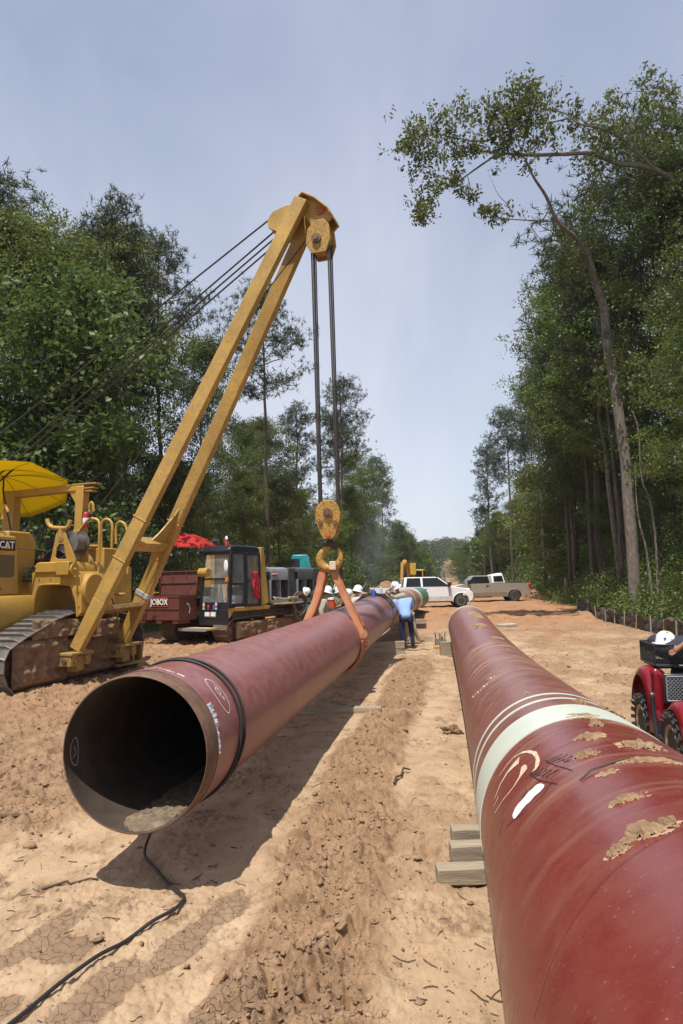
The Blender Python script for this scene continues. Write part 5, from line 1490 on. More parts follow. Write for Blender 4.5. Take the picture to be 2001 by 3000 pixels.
# lower tie plate between the legs, with packed mud, and the hinge shoes
a, c_ = nb.lerp(nt_, .085), fb.lerp(ft_, .085)
B().beam(a + Vector((0, .05, 0)), c_ - Vector((0, .05, 0)), .10, .40, up=(1, 0, .3)).build('tie_plate', M_yeldk, cat, bevel=.01)
mudface(cat, 1.9, 2.75, .95, 1.35, .32, 21, amp=.16)
for (y, x) in ((1.46, .20), (3.12, .20)):
    B().box(x - .22, x + .16, y - .34, y - .13, .42, .66).box(x - .22, x + .16, y + .13, y + .30, .42, .66).box(x - .26, x + .20, y - .36, y + .34, .64, .70).box(x - .12, x + .10, y - .13, y + .13, .30, .62).build('hinge_shoe', M_yeldk, cat, bevel=.012)
    B().cyl((x, y - .38, .54), (x, y + .34, .54), .055, n=12).build('hinge_pin', M_rsteel, cat, smooth=True)
B().box(.05, .18, 3.0, 3.9, .18, .24).box(.05, .18, 3.55, 3.62, .24, .60).box(.05, .18, 3.9, 3.96, .18, .62).box(.05, .18, 3.3, 3.96, .62, .68).build('side_step', M_yeldk, cat, bevel=.01)
B().tube([FC.on(390 + k, 1800, x=.4) for k in (0,)] + [FC.on(392, 1801, x=.4)], .01).build('cable_clip', M_dark, cat) if False else None
ring = []
c0 = fb.lerp(ft_, .115); d = (ft_ - fb).normalized()
B().beam(c0 - d * .06, c0 + d * .06, .356, .216, up=YR).build('duct_tape', flat('silver duct tape', (.35, .35, .36), .4), cat, bevel=.01)
# boom head
hd = [FC.on(780 + x * 240 / 1568, 550 + y * 240 / 1568, y=2.05) for x, y in ((620, 185), (695, 100), (935, 205), (1190, 400), (1225, 490), (1115, 630), (1000, 700), (830, 700), (640, 400))]
for yy_ in (2.20, 2.62):
    P_ = [Vector((p.x, yy_, p.z)) for p in hd]; m_ = len(P_); o_ = Vector((0, .025, 0))
    B().add([p + o_ for p in P_] + [p - o_ for p in P_], [tuple(range(m_)), tuple(range(m_, 2 * m_))[::-1]] + [(i, (i + 1) % m_, m_ + (i + 1) % m_, m_ + i) for i in range(m_)]).build('head_plate', M_boom, cat, bevel=.01)
b = B()
for i in (0, 1, 2, 3): b.beam(Vector((hd[i].x, 2.33, hd[i].z)), Vector((hd[i + 1].x, 2.33, hd[i + 1].z)), .66, .03, up=(0, 0, 1) if i else (1, 0, 0))
b.build('head_cover', M_boom, cat, bevel=.006)
hp = Vector((5.56, 2.30, 9.82))
B().cyl(hp - Vector((0, .16, 0)), hp + Vector((0, .36, 0)), .10, n=20).build('head_pin', pm('orange primer paint', (.50, .13, .04), .6, var=.3, dirt=.3), cat, smooth=True)
# topping sheaves on the left of the head and their hanger
sc_ = Vector((4.62, 2.30, 9.80))
for k in range(4):
    y = 2.30 + .12 * k
    B().lathe([(.05, -.05), (.24, -.05), (.27, -.045), (.22, -.01), (.22, .01), (.27, .045), (.24, .05), (.05, .05)], (sc_.x, y, sc_.z), 'y', 24).build('topping_sheave', M_yeldk, cat, smooth=True)
for y in (2.24, 2.72):
    P_ = [(4.36, 9.66), (4.34, 9.86), (4.46, 10.02), (4.74, 10.10), (5.10, 10.10), (5.12, 9.95), (4.88, 9.55), (4.62, 9.52)]
    B().prism(P_, y - .02, y + .02, 'y').build('hanger_plate', M_boom, cat, bevel=.008)
B().beam((4.75, 2.48, 10.08), (5.1, 2.48, 10.08), .50, .03).build('hanger_cover', M_boom, cat, bevel=.006)
B().box(4.5, 4.8, 2.28, 2.70, 9.66, 9.72).build('hanger_bracket', M_boom, cat, bevel=.006)
ends = [FC.on(-260, 1478 + 60 * 0, y=1.9), FC.on(-260, 1590, y=1.9), FC.on(-260, 1612, y=1.9), FC.on(-260, 1632, y=1.9)]
for k in range(4):
    y = [2.30, 2.42, 2.54, 2.66][k]
    st = Vector((sc_.x - .2, y, sc_.z - [-.10, .12, .18, .24][k] if k else sc_.z + .14))
    B().tube([st, ends[k]], .019, 6).build('topping_cable', M_cable, cat, smooth=True)
B().box(-3.95, -3.3, 1.5, 2.7, 1.3, 3.6).build('counterweight', M_yel, cat, bevel=.05)
B().tube([Vector((5.4, 2.42, 9.62)), Vector((-.14, 1.88, 3.2))], .012, 6).build('hoist_cable', M_cable, cat, smooth=True)
B().tube([q1(150, 898, y=1.3), q1(300, 908, y=1.4), q1(425, 928, y=1.6)], .012, 6).build('hoist_cable', M_cable, cat, smooth=True)
# upper block
uc = Vector((5.50, 2.30, 9.16))
def block_part(name, prof, c, th, parent, mat_, rot=None):
    bb = B().prism(prof, -th / 2, th / 2, 'y')
    bb.v = [tuple(Vector(v) + Vector(c)) for v in bb.v]
    return bb.build(name, mat_, parent, bevel=.012)
ub = [(-.20, .25), (-.06, .42), (.16, .42), (.27, .28), (.30, -.02), (.20, -.30), (-.12, -.30), (-.25, -.06)]
block_part('block_cheek', ub, uc + Vector((0, -.19, 0)), .05, cat, M_block); block_part('block_cheek', ub, uc + Vector((0, .19, 0)), .05, cat, M_block)
block_part('block_core', [(x * .8, z * .8) for x, z in ub], uc, .30, cat, M_yeldk)
B().cyl(uc + Vector((0, -.27, 0)), uc + Vector((0, -.2, 0)), .10, n=18).cyl(uc + Vector((0, -.30, 0)), uc + Vector((0, -.26, 0)), .05, n=12).build('block_pin', M_rsteel, cat, smooth=True)
B().tube([hp, uc + Vector((0, 0, .38))], .07, 8).build('block_link', M_yeldk, cat, smooth=True)
# lower block hangs over the pipe; its face looks at the camera
LB = FC.loc((-.235, 12.78, 3.20))
rot = Matrix.Rotation(AZ - .10, 3, 'Z')
def lb(bb): bb.v = [tuple(rot @ Vector(v) + LB) for v in bb.v]; return bb
pf = [(-.10, .36), (-.21, .24), (-.235, .10), (-.225, -.02), (-.15, -.26), (-.10, -.36), (.07, -.36), (.13, -.30), (.22, -.02), (.235, .12), (.20, .24), (.11, .36)]
hb = lb(B().prism(pf, -.20, -.15, 'y')).build('hook_block', M_block, cat, bevel=.012)
lb(B().prism(pf, .15, .20, 'y')).build('back_cheek', M_block, hb, bevel=.012)
lb(B().prism([(x * .85, z * .85) for x, z in pf], -.03, .0, 'y')).build('middle_plate', M_yeldk, hb, bevel=.01)
for y in (-.09, .075):
    lb(B().lathe([(.04, -.04), (.17, -.04), (.19, -.035), (.155, -.01), (.155, .01), (.19, .035), (.17, .04), (.04, .04)], (0, y, .12), 'y', 24)).build('sheave', M_shoe, hb, smooth=True)
lb(B().cyl((0, -.25, .12), (0, .25, .12), .085, n=18).cyl((0, -.27, .12), (0, -.24, .12), .045, n=6)).build('sheave_pin', M_rsteel, hb, smooth=True)
for (x, z, m_) in ((-.14, -.06, M_rsteel), (.14, -.06, M_rsteel), (0, -.285, pm('orange primer paint', (.50, .13, .04)))):
    lb(B().cyl((x, -.235, z), (x, -.19, z), .045, n=8)).build('bolt', m_, hb, bevel=.004)
lb(B().cyl((0, 0, -.36), (0, 0, -.50), .055, n=12).cyl((0, 0, -.44), (0, 0, -.49), .10, n=16)).build('swivel', M_dark, hb, smooth=True)
hk = [Vector((0, 0, -.47)), Vector((-.05, 0, -.53)), Vector((-.15, 0, -.62)), Vector((-.19, 0, -.74)), Vector((-.13, 0, -.86)), Vector((0, 0, -.90)), Vector((.12, 0, -.86)), Vector((.19, 0, -.74)), Vector((.19, 0, -.62)), Vector((.165, 0, -.52))]
P_ = catmull(hk, 4); nP = len(P_)
lb(B().tube(P_, [float(np.interp(i / nP, [0, .1, .4, .6, .85, 1], [.05, .06, .085, .085, .05, .015])) for i in range(nP)], 12)).build('hook', M_block, hb, smooth=True)
# four falls of rope between the blocks
for k, (x, y) in enumerate(((-.17, -.09), (-.17, .075), (.17, -.09), (.17, .075))):
    bot = LB + rot @ Vector((x, y, .14)); top = uc + Vector(((-.16 if x < 0 else .20), y * 1.1, -.1 if x < 0 else .05))
    B().tube([bot, top], .017, 6).build('hoist_cable', M_cable, cat, smooth=True)
    B().tube([bot + Vector((.03, 0, 0)), top + Vector((.035, 0, 0))], .015, 6).build('hoist_cable', M_cable, cat, smooth=True)

for pts_ in ([(-1.3, 2.0, 2.5), (-1.0, 2.1, 2.9), (-.7, 2.3, 2.75), (-.6, 2.4, 2.45)], [(-1.25, 2.2, 2.45), (-.9, 2.4, 2.75), (-.45, 2.5, 2.7), (-.3, 2.5, 2.4)], [(-1.1, 1.35, 2.2), (-.98, 1.45, 2.5), (-.9, 1.52, 2.45)],
             [(.22, 2.05, 2.25), (.42, 2.2, 2.0), (.35, 2.6, 1.5), (.2, 2.9, 1.1)], [(-.55, 3.1, 2.9), (-.3, 3.2, 2.4), (-.25, 3.1, 1.9)]):
    B().tube(catmull(pts_, 5), .018, 6).build('hydraulic_hose', M_rub, cat, smooth=True)
for (x_, z_) in ((-1.07, 1.55), (-1.07, 1.8), (-1.07, 2.05), (-.85, 2.24), (-.55, 2.25), (-.25, 2.25), (.05, 2.2), (.17, 1.95), (.19, 1.65)):
    B().cyl((x_, 1.55, z_), (x_, 1.53, z_), .022, n=6).build('bolt', M_yel, cat)
def w_of(lp_): return FC.o + FC.r * lp_[0] + FC.d * lp_[1] + Vector((0, 0, lp_[2]))
# fire extinguisher, sack, umbrella on the machine: things of their own
ep = w_of((-.50, 2.62, 3.42))
t = empty('fire_extinguisher', 'red fire extinguisher strapped to the roll post of the yellow pipelayer', 'fire extinguisher', tuple(ep))
B().lathe([(.0, 0), (.06, 0), (.065, .02), (.065, .30), (.05, .35), (.02, .37), (0, .37)], n=16).build('cylinder_body', M_redp, t, smooth=True)
B().lathe([(.066, .10), (.067, .11), (.067, .21), (.066, .22)], n=16).build('paper_label', M_white, t, smooth=True)
B().cyl((0, 0, .36), (0, 0, .41), .02, n=8).beam((-.01, 0, .41), (.10, 0, .46), .02, .015).tube([(0, .0, .39), (-.07, 0, .36), (-.08, 0, .2)], .01, 6).build('valve', M_black, t, smooth=True)
sp_ = w_of((-.35, 2.35, 2.60))
b = B().ball((0, 0, 0), .26, .22, .24, 20, 14)
b.v = [tuple(Vector(v) * (1 + .35 * (float(fbm(np.array([v[0] * 4]), np.array([v[2] * 4 + v[1] * 3]), 3, 2)[0]) - .5)) + Vector((.12 * max(0, -v[2]) , 0, 0))) for v in b.v]
b.add([(-.16, 0, .12), (-.10, .05, .2), (-.14, 0, .36), (-.06, .0, .18)], [(0, 1, 2), (1, 3, 2), (3, 0, 2)])
o = b.build('canvas_sack', M_sack, smooth=True, label='grey-brown canvas sack slumped behind the pipelayer hand rail', cat='sack'); o.location = sp_

def umbrella(name, label, mat_, top, rad, drop, base, tilt, n=8):
    t = empty(name, label, 'umbrella', tuple(base))
    T = Vector(top) - Vector(base)
    Mt = Matrix.Rotation(tilt[0], 3, 'X') @ Matrix.Rotation(tilt[1], 3, 'Y')
    rows = []
    for k in range(9):
        f = k / 8; row = []
        for i in range(n * 4 + 1):
            a = 2 * math.pi * i / (n * 4); ph = (i % 4) / 4
            sag = 1 - .055 * math.sin(math.pi * ph) * f
            row.append(Mt @ Vector((rad * f * sag * math.cos(a), rad * f * sag * math.sin(a), -drop * f ** 1.7 - (0.0))) + T)
        rows.append(row)
    B().sheet(rows).build('canopy', mat_, t, smooth=True, thick=.004)
    for i in range(n):
        a = 2 * math.pi * i / n
        B().tube([Mt @ Vector((rad * f * .97 * math.cos(a), rad * f * .97 * math.sin(a), -drop * f ** 1.7 - .012)) + T for f in (0, .3, .6, .98)], .006, 4).build('rib', M_black, t)
    B().tube([T, Mt @ Vector((0, 0, -drop * 1.1)) + T, (0, 0, 0)], .022, 8).build('pole', M_black, t, smooth=True)
    return t
M_uy = pm('yellow canvas', (.74, .58, .015), .8, var=.08, bmp=.1); 
for m_ in (M_uy,):
    nt = m_.node_tree; bs = [n for n in nt.nodes if n.type == 'BSDF_PRINCIPLED'][0]; out = [n for n in nt.nodes if n.type == 'OUTPUT_MATERIAL'][0]
    tr = nt.nodes.new('ShaderNodeBsdfTranslucent'); tr.inputs[0].default_value = (.85, .68, .02, 1); ms = nt.nodes.new('ShaderNodeMixShader'); ms.inputs[0].default_value = .45
    nt.links.new(bs.outputs[0], ms.inputs[1]); nt.links.new(tr.outputs[0], ms.inputs[2]); nt.links.new(ms.outputs[0], out.inputs['Surface'])
M_ur = pm('red canvas', (.62, .045, .035), .8, var=.08, bmp=.1)
nt = M_ur.node_tree; bs = [n for n in nt.nodes if n.type == 'BSDF_PRINCIPLED'][0]; out = [n for n in nt.nodes if n.type == 'OUTPUT_MATERIAL'][0]
tr = nt.nodes.new('ShaderNodeBsdfTranslucent'); tr.inputs[0].default_value = (.75, .04, .03, 1); ms = nt.nodes.new('ShaderNodeMixShader'); ms.inputs[0].default_value = .45
nt.links.new(bs.outputs[0], ms.inputs[1]); nt.links.new(tr.outputs[0], ms.inputs[2]); nt.links.new(ms.outputs[0], out.inputs['Surface'])
ut = w_of((-2.6, 2.3, 4.72)); ub_ = w_of((-2.05, 2.3, 2.35))
umbrella('sun_umbrella', 'yellow sun umbrella tilted over the pipelayer operator seat', M_uy, ut, 1.50, .40, ub_, (-.33, -.16))

# ---------------------------------------------------------------- orange lifting sling
sl = empty('lifting_sling', 'orange fabric sling hung from the hook and choked round the left pipe', 'sling', (-.26, 12.7, .45))
SO = Vector((-.26, 12.7, .45))
hookw = w_of(LB) + Vector((-.01, 0, -.86))
def strap(name, P, w, wdir, r=None):
    rows = []
    Pm = catmull(P, 6)
    for k, p in enumerate(Pm):
        d = (Pm[min(k + 1, len(Pm) - 1)] - Pm[max(k - 1, 0)]).normalized(); W_ = Vector(wdir(k / len(Pm))); W_ = (W_ - d * W_.dot(d)).normalized(); nn_ = d.cross(W_)
        wr = 1 + .08 * math.sin(k * 1.9)
        rows.append([p + W_ * w * wr * math.cos(t_) * .5 + nn_ * (.028 + .006 * math.sin(3 * k + t_)) * math.sin(t_) - SO for t_ in [2 * math.pi * q / 10 for q in range(11)]])
    return B().sheet(rows).build(name, M_orange, sl, smooth=True, weld=True)
cx_, cz_ = axL(12.7); cc = Vector((cx_, 12.7, cz_))
def ringp(a, y=12.7, R=.575):
    a = math.radians(a); x, z = axL(y); return Vector((x + R * math.cos(a), y, z + R * math.sin(a)))
strap('left_strap', [hookw + Vector((-.09, .02, .05)), hookw + Vector((-.14, 0, -.12)), hookw.lerp(ringp(163, 12.55), .5), ringp(165, 12.5), ringp(185, 12.5)], .15, lambda t: (.75, -.3, 0))
strap('left_strap', [hookw + Vector((-.05, .06, .02)), hookw.lerp(ringp(163, 12.85), .5) + Vector((.03, 0, 0)), ringp(165, 12.85), ringp(190, 12.85)], .12, lambda t: (.7, .2, 0))
strap('right_strap', [hookw + Vector((.03, -.02, .05)), hookw + Vector((.09, -.03, -.15)), hookw.lerp(ringp(22, 12.5), .55), ringp(18, 12.45), ringp(0, 12.45), ringp(-30, 12.5), ringp(-60, 12.5), ringp(-95, 12.5), ringp(-140, 12.5), ringp(180, 12.5)], .15, lambda t: (.6 * (1 - t) + .05, 1 if t > .4 else .3, 0))
strap('right_strap', [hookw + Vector((.07, .05, .03)), hookw + Vector((.13, .05, -.15)), hookw.lerp(ringp(24, 12.85), .55), ringp(18, 12.85), ringp(0, 12.82), ringp(-40, 12.8), ringp(-90, 12.8), ringp(-140, 12.8)], .12, lambda t: (.6 * (1 - t) + .05, 1 if t > .4 else -.2, 0))
b = B().ball(tuple(ringp(-4, 12.55, .60) - SO), .05, .10, .07); b.build('strap_knot', M_orange, sl, smooth=True)
B().box(-.06, .06, -.05, .05, -.09, .07).build('torn_tag', flat('tan tape', (.62, .5, .36)), sl, bevel=.01)
[o for o in sl.children if o.name.startswith('torn_tag')][0].location = hookw + Vector((.06, -.12, .02)) - SO
# ================================================================ tracked welding carrier
AZ2 = math.radians(30)
FR = Frame(-3.4726, 22.819, AZ2)
car = empty('welding_carrier', 'black-cabbed tracked carrier with an open rust-brown tool chest on its nose', 'tracked carrier', (FR.o.x, FR.o.y, 0), -AZ2)
def s2(cx, cy, **k): return FR.on(380 + cx * 600 / 1568, 1520 + cy * 600 / 1568, **k)
loopC = [(.35, 0), (1.5, 0), (3.0, 0), (4.6, 0), (5.0, .2), (5.1, .5), (4.85, .82), (4.0, .90), (2.5, .88), (1.0, .86), (.2, .80), (-.1, .50), (.05, .15)]
shc = shoe_mesh(.62, .20, .045)
track(car, -.72, .62, loopC, .20, .045, M_shoe_mud, shc, .14, [.7 + .42 * k for k in range(10)], [(.28, .44, .33, 'idler_wheel'), (4.75, .48, .32, 'drive_sprocket'), (2.2, .74, .08, 'carrier_roller'), (3.4, .74, .08, 'carrier_roller')], (.5, 4.5, .2, .7, .16))
track(car, -3.05, .62, loopC, .20, .045, M_shoe_mud, shc, .14, [.7 + .42 * k for k in range(10)], [(.28, .44, .33, 'idler_wheel')], (.5, 4.5, .2, .7, .16))
mudface(car, .4, 4.7, .15, .72, -.42, 31, amp=.06)
B().box(-3.2, -.45, .2, 4.6, .80, 1.10).build('chassis', M_dark, car, bevel=.03)
B().box(-3.3, -.40, .3, 2.3, 1.08, 1.22).build('platform', M_yel, car, bevel=.02)
B().prism([(.0, .85), (.0, 1.2), (.35, 1.2), (.1, .95)], -.47, -.40, 'x').build('corner_bracket', M_yel, car, bevel=.01)
# cab: frame posts, roof, panes
cx0, cx1 = -1.66, -.42
cabp = []
def post(p, q, w=.07, nm='cab_post'): return B().beam(p, q, w, w * 1.3, up=(0, 1, 0)).build(nm, M_black, car, bevel=.012)
post((cx0, .03, 1.2), (cx0 + .08, .16, 3.1)); post((cx1, .03, 1.2), (cx1 - .03, .16, 3.1), .10)
post((cx1, .86, 1.2), (cx1 - .03, .86, 3.1), .09); post((cx1, 1.72, 1.2), (cx1 - .03, 1.66, 3.1), .09); post((cx0, 1.7, 1.2), (cx0 + .08, 1.66, 3.1))
B().prism([(.08, 3.02), (.02, 3.16), (.16, 3.30), (.5, 3.34), (1.6, 3.32), (1.76, 3.24), (1.74, 3.02)], cx0 + .02, cx1, 'x').build('cab_roof', M_black, car, bevel=.06)
for z0_, z1_ in ((1.14, 1.40), (2.16, 2.22)): B().box(cx0, cx1, .0, .06, z0_, z1_).build('front_rail', M_black, car, bevel=.008)
B().box(cx1 - .05, cx1, .1, 1.7, 1.16, 1.34).box(cx1 - .05, cx1, .1, .86, 1.98, 2.04).build('side_rail', M_black, car, bevel=.008)
def pane(name, a, b_, c_, d, m_=M_clear): return B().add([a, b_, c_, d], [(0, 1, 2, 3)]).build(name, m_, car, thick=.006)
pane('windscreen', (cx0 + .06, .075, 2.22), (cx1 - .06, .075, 2.22), (cx1 - .08, .15, 3.04), (cx0 + .12, .15, 3.04))
pane('lower_window', (cx0 + .06, .04, 1.40), (cx1 - .06, .04, 1.40), (cx1 - .06, .07, 2.16), (cx0 + .06, .07, 2.16))
pane('side_window', (cx1, .12, 2.04), (cx1, .82, 2.04), (cx1 - .02, .82, 3.02), (cx1 - .02, .20, 3.02))
B().box(cx1 + .0, cx1 + .05, .90, .97, 1.22, 3.08).box(cx1, cx1 + .05, 1.58, 1.66, 1.22, 3.08).box(cx1, cx1 + .05, .97, 1.58, 3.0, 3.08).box(cx1, cx1 + .05, .97, 1.58, 1.22, 1.30).build('door_frame', M_black, car, bevel=.012)
B().add([(cx1 + .03, .97, 1.3), (cx1 + .03, 1.58, 1.3), (cx1 + .03, 1.58, 3.0), (cx1 + .03, .97, 3.0)], [(0, 1, 2, 3)]).build('door_pane', M_clear, car, thick=.006)
B().box(cx1 - .05, cx1 - .01, .1, .84, 1.34, 1.98).build('lower_door', M_clear, car)
B().cyl((cx1 + .06, 1.0, 2.1), (cx1 + .09, 1.0, 2.1), .04, n=8).build('door_handle', M_black, car)
B().box(-1.55, -1.55 + .5, 1.70, 1.76, 1.3, 3.0).box(cx0 + .05, cx1 - .08, 1.64, 1.69, 1.2, 2.2).build('cab_back', M_dgrey, car)
B().box(-1.25, -.78, .85, 1.35, 1.75, 1.90).box(-1.25, -.78, 1.3, 1.45, 1.8, 2.5).box(-1.15, -.88, 1.3, 1.42, 2.55, 2.78).build('driver_seat', M_black, car, bevel=.05)
B().box(-1.6, -.45, .2, 1.6, 1.18, 1.25).build('cab_floor', M_dark, car)
B().box(-1.0, -.5, .5, .9, 1.45, 1.60).box(-.98, -.52, .52, .84, 1.30, 1.45).box(-.9, -.6, .5, .8, 1.9, 1.96).build('cab_box', M_grey, car, bevel=.01)
B().lathe([(.16, 0), (.17, .08), (.10, .10), (.02, .9), (.02, 1.0)], (-1.05, .35, 1.3), n=14).build('steering_column', M_dgrey, car, smooth=True)
B().tube([(-1.05 + .17 * math.cos(a), .32 + .12 * math.sin(a), 2.15) for a in np.linspace(0, 2 * math.pi, 15)[:-1]], .014, 6, closed=True).build('steering_wheel', M_black, car, smooth=True)
B().cyl((-1.58, -.12, 2.42), (-1.20, -.12, 2.42), .15, n=20).build('air_cylinder', M_yel, car, bevel=.02)
B().cyl((-1.44, -.12, 2.35), (-1.44, .08, 2.35), .03, n=8).build('cylinder_bracket', M_dark, car)
b = B().box(cx0 - .02, cx1, -.06, .0, .62, 1.16); b.build('nose_panel', M_black, car, bevel=.015)
b = B().box(-1.42, -.90, -.085, -.06, .90, 1.10); b.build('light_frame', M_chrome, car, bevel=.006)
for x in (-1.29, -1.03): B().box(x - .10, x + .10, -.10, -.085, .93, 1.07).build('headlight', pm('headlight lens', (.8, .8, .78), .15, var=.05, bmp=.1), car, bevel=.01)
B().tube([(cx1 + .02, -.02, 2.1), (cx1 + .02, -.06, 2.3), (cx1 + .0, -.10, 2.45)], .012, 6).build('mirror_arm', M_yel, car, smooth=True)
B().ball((cx1 + .0, -.14, 2.62), .09, .03, .20, 14, 10).build('wing_mirror', M_white, car, smooth=True)
B().box(cx1 - .06, cx1 + .04, -.12, -.02, 2.08, 2.22).build('marker_light', pm('orange lens', (.7, .16, .02), .3), car, bevel=.01)
B().box(-1.95, -.75, -.75, -.20, .50, .57).build('step_board', M_ply, car, bevel=.005)
B().beam((-1.95, -.76, .53), (-.75, -.76, .53), .02, .10).build('step_edge', M_grey, car)
# engine canopy behind and beside the cab
B().prism([(1.78, 1.2), (1.78, 3.30), (1.95, 3.30), (2.25, 1.3)], -2.4, -.40, 'x').build('rear_canopy', M_yel, car, bevel=.02)
B().box(-2.15, -1.70, .75, .80, 1.9, 3.2).box(-1.90, -1.72, .75, 1.7, 2.0, 3.18).build('side_canopy', M_yel, car, bevel=.015)
B().lathe([(.10, 0), (.16, .04), (.16, .30), (.12, .34), (.18, .36), (.18, .44), (.05, .46)], (-1.40, 1.95, 2.35), n=16).build('air_filter', M_grey, car, smooth=True)
B().box(-3.4, -2.0, .35, 1.4, 1.2, 1.55).build('side_engine_cover', M_dark, car, bevel=.04)
# tool chest: box, lid, latches
def hollow(b, x0, x1, y0, y1, z0, z1, t):
    b.box(x0, x1, y0, y0 + t, z0, z1).box(x0, x1, y1 - t, y1, z0, z1).box(x0, x0 + t, y0 + t, y1 - t, z0, z1).box(x1 - t, x1, y0 + t, y1 - t, z0, z1).box(x0 + t, x1 - t, y0 + t, y1 - t, z0, z0 + t); return b
ch = hollow(B(), -3.55, -1.78, -.92, -.06, .84, 1.62, .02).build('tool_chest', M_rust, car)
B().box(-3.57, -1.76, -.94, -.90, 1.60, 1.66).box(-3.57, -3.53, -.90, -.06, 1.60, 1.66).box(-1.80, -1.76, -.90, -.06, 1.60, 1.66).build('chest_rim', M_rust, ch, bevel=.005)
B().box(-3.56, -1.77, -.95, -.92, 1.20, 1.235).build('chest_rib', M_rust, ch, bevel=.004)
for x in (-3.45, -2.70, -1.95): B().box(x - .14, x + .10, -.90, -.3, .72, .84).build('chest_foot', M_rust, ch, bevel=.01)
lid = B().beam((-3.60, .02, 1.66), (-3.60 + .0, .02, 1.66), .1, .1) if False else None
Ml = Matrix.Translation((0, -.02, 1.66)) @ Matrix.Rotation(math.radians(-8), 4, 'X')
lid = B().box(-3.55, -1.78, -.01, .01, 0, .84, Ml).box(-3.55, -3.51, -.07, -.01, 0, .84, Ml).box(-1.82, -1.78, -.07, -.01, 0, .84, Ml).box(-3.51, -1.82, -.07, -.01, .80, .84, Ml).box(-3.51, -1.82, -.05, -.01, .40, .50, Ml).build('chest_lid', M_rust, car, bevel=.004)
for x in (-3.0, -2.35): B().box(x - .03, x + .03, -.04, -.012, .52, .80, Ml).build('lid_stiffener', M_rust, lid)
for x in (-3.52, -1.82): B().tube([(x, -.6, 1.60), (x, -.1, 2.12)], .012, 6).build('lid_strut', M_black, lid)
B().box(-3.02, -2.28, -.953, -.945, 1.29, 1.59).build('name_plate', flat('plate orange', (.62, .12, .04)), ch, bevel=.02)
np_ = [o for o in ch.children if o.name.startswith('name_plate')][0]
B().box(-3.0, -2.30, -.957, -.951, 1.31, 1.57).build('plate_field', M_black, ch, bevel=.02)
MF = Matrix(((1, 0, 0), (0, 0, -1), (0, 1, 0))).to_4x4()       # text faces -y
lettering('JOBOX', .27, Matrix.Translation((-2.65, -.961, 1.44)) @ MF, flat('white decal', (.75, .74, .7)), ch, sx=.92)
B().tube([(-1.78, -.55, 1.38), (-1.72, -.52, 1.36), (-1.72, -.45, 1.2), (-1.74, -.48, 1.06)], .014, 6).build('rope_loop', flat('grey cord', (.4, .4, .38)), ch, smooth=True)
B().tube([(-3.55, .0, 1.75), (-3.9, .0, 1.75), (-3.95, 0, 1.0)], .02, 6).tube([(-3.3, .1, 2.32), (-3.95, .1, 2.34), (-3.95, .1, 1.7)], .018, 6).build('hand_rail', M_yel, car, smooth=True)
B().ball((-3.72, .0, 2.12), .10, .05, .06).build('amber_lamp', pm('orange lens', (.7, .16, .02), .3), car, smooth=True)
# deck with the two welding machines
B().box(-2.9, -.35, 2.3, 5.6, 1.12, 1.19).build('deck', M_dark, car, bevel=.01)
B().box(-.72, -.05, 2.5, 4.2, 1.22, 1.26).build('plywood_sheet', M_ply, car, bevel=.004)
def welder(y0, L, mtop, label, x1=-.35):
    wd = empty('welding_machine', label, 'welding machine', tuple(FR.o + FR.r * (x1 - .45) + FR.d * y0 + Vector((0, 0, 1.26))), -AZ2, 'engine-driven welding machines on the carrier deck')
    B().prism([(-.42, .85), (-.42, 1.16), (-.36, 1.27), (-.20, 1.33), (.20, 1.33), (.36, 1.27), (.42, 1.16), (.42, .85), (.40, .85), (.40, 1.15), (-.40, 1.15), (-.40, .85)], .0, L * .72, 'y').build('top_cover', mtop, wd, bevel=.01)
    B().box(-.42, .42, L * .72, L, .0, 1.30).build('control_panel', M_dgrey, wd, bevel=.03)
    B().box(-.42, .42, 0, .03, 0, .9).box(-.42, .42, 0, L * .72, 0, .12).box(-.40, .40, L * .38, L * .42, 0, .9).build('frame', M_grey, wd, bevel=.008)
    B().box(-.28, .28, .15, L * .68, .12, .55).box(-.2, .2, .3, L * .6, .55, .8).cyl((0, L * .42, .4), (0, L * .7, .4), .25, n=16).build('engine_block', M_dark, wd, bevel=.03)
    for k in range(5): B().cyl((.42, L * .80 + .06 * (k % 3), .45 + .28 * (k // 3)), (.45, L * .80 + .06 * (k % 3), .45 + .28 * (k // 3)), .025, n=8).build('socket', M_black, wd)
    B().cyl((-.1, L * .3, 1.33), (-.1, L * .3, 1.42), .05, n=10).build('filler_cap', M_dark, wd, smooth=True)
    return wd
w1 = welder(2.35, 1.55, M_grey, 'nearer grey welding machine with a lettered red plate on the carrier deck')
B().box(.40, .43, .06, .36, 1.0, 1.14).build('maker_plate', flat('dull red plate', (.4, .05, .05)), w1)
lettering('LINCOLN', .075, Matrix.Translation((.433, .21, 1.075)) @ MX, flat('white decal', (.75, .74, .7)), w1, sx=.95)
w2 = welder(4.05, 1.5, M_dgrey, 'farther dark welding machine at the rear of the carrier deck', x1=-.30)
def wr(x, y, z): return FR.o + FR.r * x + FR.d * y + Vector((0, 0, z))
